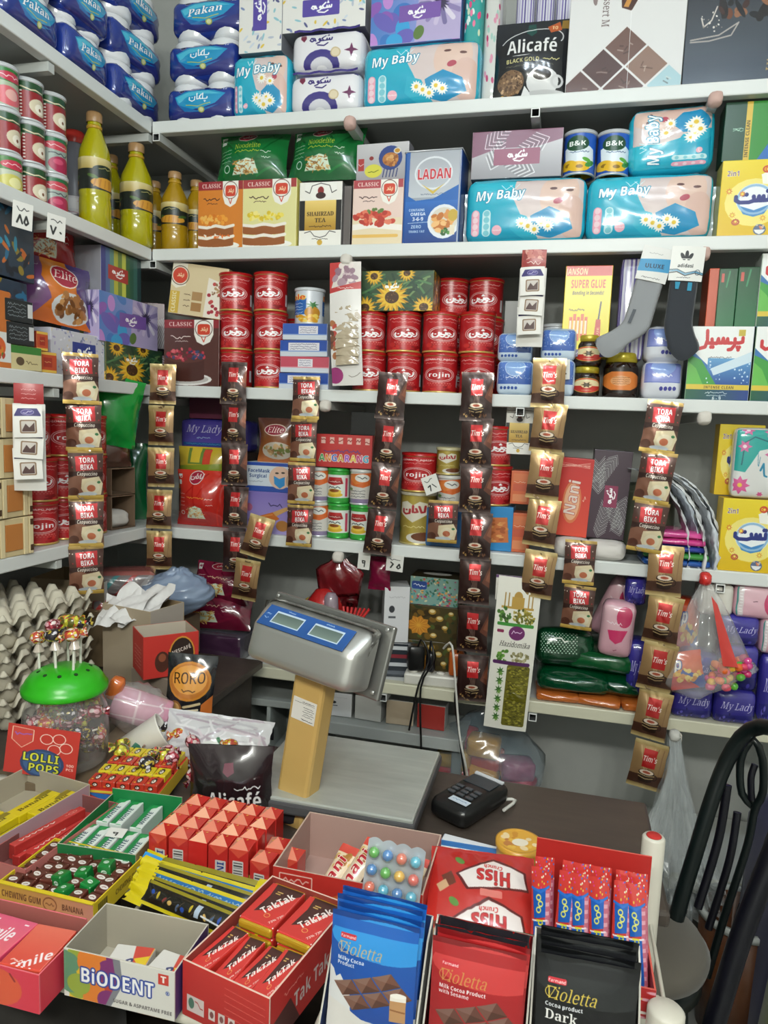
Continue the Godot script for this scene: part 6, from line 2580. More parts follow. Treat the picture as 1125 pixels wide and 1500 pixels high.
func fruit_gum(at: Vector3)->void:
	var o:=thing("gum_display","flat red and blue display box filled with rows of small gums","gum box",at,9,"")
	part(o,"box_body",box_mesh(Vector3(.135,.028,.15),{"front": "fruit_gum","right": "#d9b93a","all": "#c0362a"},.001),mat("c","card"))
	for row in 4:
		for i in 5:
			var y: String="gum_red" if row % 2==0 else "gum_yellow"
			var g:=thing("gum","small %s gum with a dark print, %s row, %s" %["red" if row % 2==0 else "yellow",["front","second","third","back"][row],["leftmost","second","middle","fourth","rightmost"][i]],"gum",at+Vector3(-.052+i*.026+(.004 if row % 2 else 0.0),.0285,.055 - row*.036 - .003).rotated(Vector3.UP,deg_to_rad(9))- at.rotated(Vector3.UP,deg_to_rad(9))+at if false else at+Vector3(-.052+i*.026,.0285,.054 - row*.036).rotated(Vector3.UP,deg_to_rad(9)),9+[2,-3,1,4,-2][i],"small gums in the flat display box")
			part(g,"wrapper",box_mesh(Vector3(.0245,.014,.03),{"top": y,"front": y,"all": "#c63a28" if row % 2==0 else "#d9bf24"},.0016),mat("c","gloss"))

func pyramid_sweets(at: Vector3)->void:
	var k:=0
	for row in 4:
		for i in 5:
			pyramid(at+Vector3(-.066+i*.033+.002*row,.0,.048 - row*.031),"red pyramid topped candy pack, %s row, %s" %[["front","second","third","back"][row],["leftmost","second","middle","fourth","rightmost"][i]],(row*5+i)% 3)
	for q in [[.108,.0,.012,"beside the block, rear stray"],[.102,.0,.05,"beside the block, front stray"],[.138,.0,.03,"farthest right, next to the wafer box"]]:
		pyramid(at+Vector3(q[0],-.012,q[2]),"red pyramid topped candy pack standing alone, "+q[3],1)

func pyramid(at: Vector3,label: String,v: int)->void:
	finish()
	var key:="pyr%d" % v
	if not made.has(key):
		var b:=Mb.new()
		var s:=.0155
		var h:=.066
		b.sg=-1
		for i in 4:
			var a:=[Vector3(-s,0,s),Vector3(s,0,s),Vector3(s,0,-s),Vector3(-s,0,-s)]
			var p: Vector3=a[i]
			var q: Vector3=a[(i+1)% 4]
			var up:=Vector3(0,h,0)
			face_ink(b,["rani_side","rani_barcode","#c42c28"][v] if i==0 else "#c22f2a")
			b.quad(p+up,q+up,q,p)
			face_ink(b,[["#d98c70","#b82a26","#c8483a","#b82e2a"],["#cf7860","#bf342c","#b82e2a","#dfae90"],["#e0a284","#c9443a","#b82e2a","#b82a26"]][v][i])  # paler facets: bright foil reflection and cream print put into the colour
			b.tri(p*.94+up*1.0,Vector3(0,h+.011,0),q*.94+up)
			face_ink(b,"#c22f2a")
			b.quad(p*.94+up,q*.94+up,q+up,p+up)
		made[key]=b.done()
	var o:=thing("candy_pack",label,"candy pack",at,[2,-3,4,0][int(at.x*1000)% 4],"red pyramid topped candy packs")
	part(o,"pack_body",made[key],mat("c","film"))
	var t:=Mb.new()
	t.ink("#e6a84a")
	t.grid(1,1,func(u: float,w: float)->Vector3: return Vector3(-.008+.016*u,.0735 - .0*u,.002*w+.004 - .008*u))
	part(o,"tear_tab",t.done(),mat("z","film"),Vector3(0,-.0005,0))

func blister(at: Vector3)->void:
	var o:=thing("candy_blister","clear blister card of coloured round sweets leaning on the wafer box","sweets",at,0,"")
	o.rotation_degrees=Vector3(-14,-2,-2)
	var b:=Mb.new()
	b.ink("#b9c0c6")
	var pts:=[]
	var n:=40
	for i in n+1:
		var x:=-.04+.08*i/n
		pts.append(Vector3(x,.105+.004*absf(sin(i/float(n)*PI*4)),0))
	for i in n:
		b.quad(pts[i],pts[i+1],Vector3(pts[i+1].x,0,0),Vector3(pts[i].x,0,0))
	part(o,"backing_sheet",b.done(),mat("z","foil"))
	var cs:=["#4aa82c","#2a78b8","#d96a4a","#4ab0c8","#2a78b8","#4aa82c","#e0b02c","#d95a4a","#d9603c","#3fa8c4","#2a78b8","#3fa8c4","#d9a8a0","#3f98d0","#4ab82c","#d9504a"]
	for i in 16:
		var p:=Vector3(-.029+.0193*(i % 4),.091 - .0225*(i/4),.002)
		var c:=Mb.new()
		add_lathe(c,[0,0,.0068,.0,.0075,.004,.006,.0085,.003,.0105,0,.011],cs[i],16,Vector3.ZERO,1)
		part(o,"round_sweet",c.done(),mat("z","film"),p,Vector3(90,0,0))
		var d:=Mb.new()
		add_lathe(d,[.0092,0,.009,.006,.006,.012,0,.0135],"#ffffff",14,Vector3.ZERO,1)
		part(o,"clear_bubble",d.done(),clear_mat(.08),p,Vector3(90,0,0))

func chew_tray(at: Vector3)->void:
	var s:=Vector3(.158,.03,.115)
	var o:=tray("display_tray",s,.002,{"front": "chew_front","right": "chew_side","side": "chew_side","edge": "#d9bf2a"},"#cdb52a",at,-1,"yellow rimmed tray full of brown and green cube gums")
	var r:=RandomNumberGenerator.new()
	r.seed=4
	for j in 5:
		for i in 7:
			var g:=i>=3 and i<6 and j>=2 and (i+j)% 2==0 or (i==5 and j==1)
			var k: String="gum_cube_green" if g else "gum_cube"
			var c:=thing("cube_gum","%s cube gum in the yellow tray, row %s, place %s from left" %["green" if g else "brown",["one","two","three","four","five","six"][j],["one","two","three","four","five","six","seven","eight"][i]],"gum",at+Vector3(-.0655+i*.0216,.0035+r.randf()*.006+(.006 if g else 0.0),-.044+j*.0215),r.randf_range(-14,14),"cube gums in the yellow rimmed tray")
			c.rotation_degrees.z=r.randf_range(-12,12)
			part(c,"wrapper",box_mesh(Vector3(.0205,.0205,.02),{"top": k,"front": k if (i+j)% 3==0 else ("#17803a" if g else "#5c2d23"),"all": "#156f30" if g else "#55281f"},.002),mat("c","gloss"))
	part(o,"yellow_rim",box_mesh(Vector3(s.x,.002,.006),{"all": "#d9bf2a"},.0005),mat("z","card"),Vector3(0,s.y,s.z/2))

func smile_box(at: Vector3)->void:
	tray("display_box",Vector3(.19,.05,.085),.002,{"front": "smile_front","side": "#c9384a","edge": "#d96a74"},"#9a5a54",at,0,"pink display box of strawberry and peach gum, front left","display boxes on the counter",.06)
	for i in 3:
		carton("gum_box",{"top":["smile_top","smile_top","smile_peach"][i],"all":["#d94a6c","#d94a6c","#d8503c"][i]},Vector3([.05,.062,.055][i],.02,.07),at+Vector3([-.06,.002,.063][i],.03,.004),[2,-2,3][i],["pink gum box cut by the left edge","pink gum box with white lettering in the pink display","peach coloured gum box in the pink display"][i],"gum","gum boxes in the pink display")

func taktak_box(at: Vector3)->void:
	var turn:=-12.0
	tray("display_box",Vector3(.122,.07,.178),.0025,{"front": "taktak_box","side": "taktak_side","edge": "#d9b8a8"},"#8a3a34",at,turn,"red display box packed with chocolate wafers, front middle")
	var k:=0
	for q in [[-.028,.052,-.045,.052],[.03,.052,-.045,.052],[-.028,.036,-.045,.052],[.03,.036,-.045,.052],[-.044,.046,.045,.027],[-.015,.042,.045,.027],[.013,.04,.045,.027],[.041,.046,.045,.027],[-.03,.022,.045,.05],[.028,.022,.045,.05]]:
		var c:=thing("chocolate_wafer","red chocolate wafer with gold foil ends, "+["back row top left","back row top right","back row under left","back row under right","front row leftmost","front row second","front row third","front row rightmost","front row lower left","front row lower right"][k],"chocolate wafer",at+Vector3(q[0],q[1],q[2]).rotated(Vector3.UP,deg_to_rad(turn)),turn+[1,-1,0,1,-4,3,-3,2,0,1][k],"red chocolate wafers")
		part(c,"sleeve",box_mesh(Vector3(q[3],.014,.078),{"top": "taktak","all": "#c4322e"},.002),mat("c","gloss"))
		part(c,"gold_foil",box_mesh(Vector3(q[3]*.96,.0115,.086),{"all": "#c9a02c"},.003),mat("z","foil"),Vector3(0,.001,0))
		k+=1

func violetta(at: Vector3,print_: String,i: int,label: String,pouch_label: String)->void:
	var s:=Vector3(.108,.155 if i<2 else .166,.075)
	var o:=thing("display_box",label,"box",at,[-3,-2,1][i],"chocolate display boxes in the front row")
	var m:=mat("c","card")
	var c: String=["#8f8f8c","#8a7a74","#8c8a84"][i]
	var inner: String=["#2a3a6a","#6a1c1e","#55524e"][i]
	part(o,"back_panel",box_mesh(Vector3(s.x,s.y,.002),{"front": inner,"all": c},.0004),m,Vector3(0,0,-s.z/2))
	part(o,"floor_panel",box_mesh(Vector3(s.x,.002,s.z),{"all": c},.0004),m)
	part(o,"front_panel",box_mesh(Vector3(s.x,.034,.002),{"front": "vio_carton" if i==0 else inner,"all": c},.0004),m,Vector3(0,0,s.z/2))
	for k in [-1,1]:
		var b:=Mb.new()
		b.sg=-1
		var x:=s.x/2
		var p:=[Vector3(0,s.y,-s.z/2),Vector3(0,s.y*.9,-s.z*.2),Vector3(0,.034,s.z/2),Vector3(0,0,s.z/2),Vector3(0,0,-s.z/2)]
		for e in [-.001,.001]:
			b.ink(c if e*k>0 else inner)
			for t in range(1,4):
				b.tri(p[0]+Vector3(e,0,0),p[t]+Vector3(e,0,0),p[t+1]+Vector3(e,0,0))
		b.ink("#b8b4aa")
		for t in 5:
			b.quad(p[t]+Vector3(-.001,0,0),p[t]+Vector3(.001,0,0),p[(t+1)% 5]+Vector3(.001,0,0),p[(t+1)% 5]+Vector3(-.001,0,0))
		part(o,"side_panel",b.done(),m,Vector3(k*x,0,0))
	for k in 4:
		var z:=.027 - .0095*k
		var plain:=i==1 and k>1
		pouch("chocolate_pouch","#232527" if plain else print_,["#1a4a9c","#8f1a1c","#141517"][i],Vector3(.1,.146,.013),at+Vector3(0,[.022,.016,.024][i]+[.004,.006,.010,.013][k]-(.006 if plain else .0),z),Vector3(-7,[-3,-2,1][i],[.6,-.8,.9,-.4][k]),("black crinkled pouch behind the red chocolate" if plain else pouch_label)+", "+["in front","second","third","rearmost"][k]+" in its box","chocolate","chocolate pouches",{"seal": .03,"side": .015,"rough": .0012 if not plain else .004,"seed": k+1,"nu": 16,"nv": 20},"film")

func farmand_box(at: Vector3)->void:
	var s:=Vector3(.15,.04,.115)
	tray("display_box",s,.0025,{"front": "farm_box","side": "#b8282a","edge": "#c9584a"},"#b02a26",at,0,"red display box with a tall back holding chocolate sticks","display boxes on the counter",.14)
	var k:=0
	for row in 2:
		for i in 6:
			pouch("chocolate_stick","farmand","#c43a34",Vector3(.0255,.128,.009),at+Vector3(-.06+i*.0238+.004*row,.006,.028 - .024*row),Vector3(-16,[4,2,5,1,4,2][i],[2,-3,1,2,-2,3][i]),"red and blue chocolate stick, %s row, %s" %[["front","back"][row],["leftmost","second from left","third from left","third from right","second from right","rightmost"][i]],"chocolate stick","red and blue chocolate sticks",{"seal": .06,"rough": .0008,"seed": i % 3,"nu": 6,"nv": 10},"film")

func lid_print(at: Vector3)->void:
	var b:=Mb.new()
	face_ink(b,"jamtin_lid")
	for i in 28:
		var p:=func(a: float)->Vector2: return Vector2(.5+cos(a)*.48,.5+sin(a)*.48)
		var a0:=TAU*i/28
		var a1:=TAU*(i+1)/28
		b.tri(Vector3.ZERO,Vector3(cos(a0),0,sin(a0))*.031,Vector3(cos(a1),0,sin(a1))*.031,Vector2(.5,.5),p.call(a0),p.call(a1))
	solo("printed_lid_disc",b.done(),mat("c","gloss"),"printed golden disc on the round tin behind the sticks","lid",at,20)

func bar(print_: String,at: Vector3,turn: int,label: String,seed_: int)->void:
	var o:=thing("chocolate_bar",label,"chocolate bar",at,0,"dark yellow edged bars")
	o.rotation_degrees=Vector3(-46,turn,0)
	part(o,"wrapper",pouch_mesh(.165,.031,.018,print_,"#1f1c16",{"seal": .12,"rough": .003,"seed": seed_,"nu": 18,"nv": 8}),mat("c","film"))
	for s in [-1,1]:
		var b:=Mb.new()
		b.ink("#cbb81c" if s>0 or seed_!=4 else "#2a86c4")
		b.grid(4,8,func(u: float,v: float)->Vector3: return Vector3(s*(.078+.03*u),-.004+.038*v+.003*sin(v*40)*u,.006*sin(v*11+seed_)*u+.003*sin(v*25)),s<0)
		part(o,"crimped_end",b.done(),mat("z","film"))

func shelves()->void:
	shelf(2.308,"white top shelf on the back wall holding diapers and coffee","white top shelf on the left wall under blue toilet roll packs",[0.016,0.606,1.1,1.522],[0,2,0,2],-.38,true)
	shelf(1.949,"white shelf on the back wall carrying cake boxes and the silver oil can","white shelf on the left wall under juice bottles and fruit cans",[0.005,0.608,1.101,1.525],[0,1,0,2],-.38,true)
	shelf(1.55,"white shelf on the back wall carrying rows of red tins and green detergent","white shelf on the left wall under tissue boxes and chicken bags",[-0.002,0.559,1.107,1.562],[0,1,0,1],-.38,true)
	shelf(1.117,"white shelf on the back wall carrying surgical masks, jars and yellow detergent","white shelf on the left wall under red tins beside stacked wooden boxes",[-0.014,0.611,1.152,1.641],[0,1,0,0],-.38,true)
	shelf(0.708,"yellowish white low shelf on the back wall under green rice bags and purple packs","x",[0.237,0.761,1.192,1.562],[0,0,0,1],-.38,false)
	shelf(.26,"white bottom board below the low shelf with crumpled blue bags","",[],[],1.19,false)

func top_shelf()->void:
	pakan("pakan",Vector3(-0.085,2.308,0.027),92,0.235,"blue toilet roll pack on the left top shelf, bottom layer, first column from the corner")
	pakan("pakan",Vector3(-0.085,2.426,0.027),87,0.235,"blue toilet roll pack on the left top shelf, middle layer, first column from the corner")
	pakan("pakan",Vector3(-0.085,2.544,0.027),91,0.235,"blue toilet roll pack on the left top shelf, top layer, first column from the corner")
	pakan("pakan",Vector3(-0.085,2.308,0.255),92,0.18,"blue toilet roll pack on the left top shelf, bottom layer, second column from the corner")
	pakan("pakan",Vector3(-0.085,2.426,0.255),87,0.18,"blue toilet roll pack on the left top shelf, middle layer, second column from the corner")
	pakan("pakan",Vector3(-0.085,2.544,0.255),91,0.18,"blue toilet roll pack on the left top shelf, top layer, second column from the corner")
	pakan("pakan",Vector3(-0.085,2.308,0.455),92,0.19,"blue toilet roll pack on the left top shelf, bottom layer, third column from the corner")
	pakan("pakan",Vector3(-0.085,2.426,0.455),87,0.19,"blue toilet roll pack on the left top shelf, middle layer, third column from the corner")
	pakan("pakan_fa",Vector3(0.13,2.308,-0.1),0,0.218,"blue toilet roll pack on the back top shelf, lowest of the corner pile")
	pakan("pakan_fa",Vector3(0.135,2.426,-0.1),-1,0.222,"blue toilet roll pack in the middle of the corner pile, two lines of white script")
	pakan("pakan",Vector3(0.15,2.544,-0.1),1,0.228,"blue toilet roll pack on top of the corner pile, under the ceiling")
	film_pack("diaper_pack",{"front": "mybaby_small","all": "#27aec8"},Vector3(0.176,0.17,0.11),Vector3(0.327,2.308,-0.075),0,"small turquoise diaper pack beside the blue toilet rolls on the top shelf","diapers","",{"seed": 3})
	tissue("tissue_feather_tall",Vector3(0.13,0.186,0.11),Vector3(0.322,2.485,-0.085),0,"white feather-print tissue box standing on end over the small diaper pack","tissue boxes on the shelves","#8a8a90")
	roll_pack(Vector3(0.521,2.308,-0.08),0.21,"white and purple toilet roll pack, lower of two on the top shelf")
	roll_pack(Vector3(0.523,2.417,-0.08),0.211,"white and purple toilet roll pack, upper of two under the feather-print box")
	tissue("tissue_feather",Vector3(0.247,0.112,0.11),Vector3(0.504,2.53,-0.09),0,"white feather-print tissue box lying flat over two purple and white roll packs","tissue boxes on the shelves","#8a8a90")
	film_pack("diaper_pack",{"front": "mybaby","all": "#27aec8"},Vector3(0.321,0.163,0.12),Vector3(0.788,2.308,-0.08),0,"large turquoise diaper pack on the top shelf under the purple flower box","diapers","",{"seed": 4})
	tissue("tissue_iris",Vector3(0.247,0.142,0.11),Vector3(0.766,2.476,-0.09),0,"purple flower tissue box on the top shelf over a turquoise diaper pack","tissue boxes on the shelves","#8a7fb0")
	soft("pad_pack",{"front": "teal_dots","all": "#3aa09c"},Vector3(0.053,0.334,0.12),Vector3(0.92,2.308,-0.11),0,"teal pack with pink dots wrapped in film beside the large diaper pack","pad pack","film packs on the top shelf",0.015,0.004,0.003,"film",1)
	soft("pad_pack",{"front": "white_dots","all": "#c9c9c5"},Vector3(0.047,0.335,0.12),Vector3(0.97,2.308,-0.12),0,"pale pack with pink dots wrapped in film left of the black coffee bag","pad pack","film packs on the top shelf",0.015,0.004,0.003,"film",1)
	soft("pad_pack",{"front": "stripe_pack","all": "#c4c2d2"},Vector3(0.052,0.367,0.1),Vector3(1.045,2.308,-0.21),0,"purple and white striped pack behind the black coffee bag, first from the left of three","pad pack","striped packs behind the coffee bag",0.012,0.004,0.003,"film",1)
	soft("pad_pack",{"front": "stripe_pack","all": "#c4c2d2"},Vector3(0.051,0.362,0.1),Vector3(1.099,2.308,-0.21),0,"purple and white striped pack behind the black coffee bag, middle of three","pad pack","striped packs behind the coffee bag",0.012,0.004,0.003,"film",1)
	soft("pad_pack",{"front": "stripe_pack","all": "#c4c2d2"},Vector3(0.051,0.356,0.1),Vector3(1.152,2.308,-0.21),0,"purple and white striped pack behind the black coffee bag, last of three","pad pack","striped packs behind the coffee bag",0.012,0.004,0.003,"film",1)
	pouch("coffee_bag","alicafe","#17191e",Vector3(0.203,0.204,0.06),Vector3(1.076,2.308,-0.06),0,"black coffee bag with white lettering standing on the top shelf","coffee bag","",{"seal": 0.04,"side": 0.01,"rough": 0.003,"seed": 3,"nu": 16,"nv": 18},"film")
	carton("chocolate_box",{"front": "choco_box","all": "#d2d0ce"},Vector3(0.28,0.269,0.05),Vector3(1.309,2.308,-0.065),0,"large white chocolate gift box with a lattice of pictures on the top shelf","chocolate box","gift boxes on the top shelf","film")
	carton("chocolate_box",{"front": "violetta_box","all": "#2c333f"},Vector3(0.238,0.238,0.05),Vector3(1.57,2.308,-0.065),0,"large dark slate chocolate gift box at the end of the top shelf","chocolate box","gift boxes on the top shelf","film")

func second_shelf()->void:
	bottle(Vector3(-0.06,1.949,0.184),75,0.31,0.042,"#a9a214","tall bottle of yellow syrup beside the grey jug, nearest of the row","bottles of yellow syrup")
	bottle(Vector3(-0.17,1.949,-0.051),75,0.29,0.038,"#a9a214","yellow syrup bottle half hidden behind the two front bottles","bottles of yellow syrup")
	bottle(Vector3(-0.04,1.949,0.018),75,0.29,0.046,"#a9a214","stout yellow syrup bottle at the shelf corner","bottles of yellow syrup")
	bottle(Vector3(-0.079,1.949,-0.14),8,0.238,0.04,"#a8841c","small orange syrup bottle at the corner, farthest left of three","bottles of orange syrup")
	bottle(Vector3(0.034,1.949,-0.07),8,0.238,0.04,"#a8841c","small orange syrup bottle standing in the middle of three at the corner","bottles of orange syrup")
	bottle(Vector3(0.063,1.949,-0.15),8,0.238,0.04,"#a8841c","small orange syrup bottle touching the orange cake box","bottles of orange syrup")
	carton("cake_mix_box",{"front": "cake_orange","right": "#c87628","left": "#c87628","top": "#9c2f34","all": "#d9822f"},Vector3(0.144,0.192,0.055),Vector3(0.208,1.949,-0.053),0,"orange cake mix box with a sponge cake picture beside the syrup bottles","cake mix","cake mix boxes","gloss")
	carton("cake_mix_box",{"front": "cake_yellow","right": "#cfc56e","left": "#cfc56e","top": "#a63a3c","all": "#e3dc9a"},Vector3(0.166,0.19,0.06),Vector3(0.364,1.949,-0.05),0,"pale yellow cake mix box under the green noodle packs","cake mix","cake mix boxes","gloss")
	carton("cake_mix_box",{"front": "cake_pink","right": "#d6b4a8","left": "#d6b4a8","top": "#b0444c","all": "#e9cdc2"},Vector3(0.144,0.175,0.06),Vector3(0.685,1.949,-0.05),0,"pink cake mix box with a strawberry cake picture beside the silver oil can","cake mix","cake mix boxes","gloss")
	pouch("noodle_bag","noodle_green","#0c5f2a",Vector3(0.222,0.158,0.075),Vector3(0.286,2.143,-0.065),Vector3(-14,2,1),"green noodle bag lying over the orange cake box, left one","noodles","green noodle bags",{"seal": .05,"rough": .004,"seed": 2,"nu": 16,"nv": 14},"film")
	pouch("noodle_bag","noodle_green","#0c5f2a",Vector3(0.225,0.158,0.075),Vector3(0.508,2.143,-0.065),Vector3(-14,-3,-2),"green noodle bag lying over the yellow cake box and the tea","noodles","green noodle bags",{"seal": .05,"rough": .004,"seed": 3,"nu": 16,"nv": 14},"film")
	carton("tea_box",{"front": "shahrzad","right": "#3a3634","left": "#e6e2da","all": "#efece4"},Vector3(0.128,0.179,0.06),Vector3(0.515,1.949,-0.06),0,"white and black tea box with a gold panel on the second shelf","tea","tea boxes","gloss")
	carton("tea_box",{"front": "#6a6260","right": "#5b5658","left": "#8a8684","all": "#8a8684"},Vector3(0.028,0.172,0.06),Vector3(0.585,1.949,-0.08),0,"narrow grey carton squeezed between the tea box and the pink cake box","carton","","gloss")
	carton("wafer_box",{"front": "wafer_box","right": "#8c8a90","left": "#8c8a90","all": "#aaa8ac"},Vector3(0.151,0.101,0.05),Vector3(0.691,2.124,-0.06),-3,"grey food carton with a round blue picture resting on the pink cake box","carton","","gloss")
	oil_can(Vector3(0.837,1.949,-0.075))
	film_pack("diaper_pack",{"front": "mybaby","all": "#27aec8"},Vector3(0.312,0.164,0.13),Vector3(1.086,1.949,-0.08),0,"turquoise diaper pack right of the silver oil can on the second shelf","diapers","turquoise diaper packs on the second shelf",{"seed": 6})
	film_pack("diaper_pack",{"front": "mybaby","all": "#27aec8"},Vector3(0.303,0.159,0.13),Vector3(1.395,1.949,-0.08),0,"turquoise diaper pack under the upright pack beside the yellow detergent","diapers","turquoise diaper packs on the second shelf",{"seed": 7})
	tissue("tissue_leaf",Vector3(0.237,0.121,0.11),Vector3(1.054,2.119,-0.095),0,"silver leaf tissue box lying over the left diaper pack","tissue boxes on the shelves","#77727a")
	tin("pineapple",0.041,0.108,Vector3(1.216,2.119,-0.071),-6,"blue pineapple can beside the silver leaf tissue box","can","pineapple cans","#b9bcbf","#c9cbcd","pineapple_can")
	tin("pineapple",0.041,0.108,Vector3(1.301,2.114,-0.071),4,"blue pineapple can left of the upright diaper pack","can","pineapple cans","#b9bcbf","#c9cbcd","pineapple_can")
	upright_diaper(Vector3(1.436,2.113,-0.085))
	carton("detergent_box",{"front": "test_box","left": "#d9c46a","right": "#d9c46a","all": "#dcb822"},Vector3(0.147,0.182,0.07),Vector3(1.633,1.949,-0.055),0,"yellow detergent box with dark blue script at the right of the second shelf","detergent","yellow detergent boxes","gloss")
	carton("detergent_box",{"front": "persil_side","left": "#123f2a","right": "#123f2a","all": "#14462f"},Vector3(0.189,0.138,0.07),Vector3(1.651,2.132,-0.065),0,"green and blue detergent box lying on its side over the yellow box","detergent","green detergent boxes","gloss")
	tin("can_beet",.036,.092,Vector3(-0.071,1.949,0.34),60,"pale beetroot can on the left shelf, bottom, first stack from the jug","can","fruit cans stacked on the left shelf","#c4c7c9","#cfd2d4","fruit_can")
	tin("can_beet",.036,.092,Vector3(-0.071,2.044,0.342),66,"pale beetroot can on the left shelf, middle, first stack from the jug","can","fruit cans stacked on the left shelf","#c4c7c9","#cfd2d4","fruit_can")
	tin("can_apple",.036,.092,Vector3(-0.071,2.139,0.344),62,"red apple fruit can on the left shelf, top, first stack from the jug","can","fruit cans stacked on the left shelf","#c4c7c9","#cfd2d4","fruit_can")
	tin("can_apple",.036,.092,Vector3(-0.076,1.949,0.411),60,"red apple fruit can on the left shelf, bottom, second stack from the jug","can","fruit cans stacked on the left shelf","#c4c7c9","#cfd2d4","fruit_can")
	tin("can_apple",.036,.092,Vector3(-0.076,2.044,0.415),66,"red apple fruit can on the left shelf, middle, second stack from the jug","can","fruit cans stacked on the left shelf","#c4c7c9","#cfd2d4","fruit_can")
	tin("can_apple",.036,.092,Vector3(-0.076,2.139,0.419),62,"red apple fruit can on the left shelf, top, second stack from the jug","can","fruit cans stacked on the left shelf","#c4c7c9","#cfd2d4","fruit_can")
	tin("can_pear",.036,.092,Vector3(-0.081,1.949,0.487),60,"pear fruit can on the left shelf, bottom, third stack from the jug","can","fruit cans stacked on the left shelf","#c4c7c9","#cfd2d4","fruit_can")
	tin("can_apple",.036,.092,Vector3(-0.081,2.044,0.491),66,"red apple fruit can on the left shelf, middle, third stack from the jug","can","fruit cans stacked on the left shelf","#c4c7c9","#cfd2d4","fruit_can")
	tin("can_apple2",.036,.092,Vector3(-0.081,2.139,0.494),62,"pink and green fruit can on the left shelf, top, third stack from the jug","can","fruit cans stacked on the left shelf","#c4c7c9","#cfd2d4","fruit_can")
	jug(Vector3(-0.17,1.949,0.122))
	price("tag_a",Vector2(.044,.058),Vector3(0.008,1.863,0.542),Vector3(0,62,-4),"handwritten price tag on the left shelf edge, farther left")
	price("tag_b",Vector2(.044,.058),Vector3(0.008,1.867,0.431),Vector3(0,62,-4),"handwritten price tag on the left shelf edge above the red chicken bag")

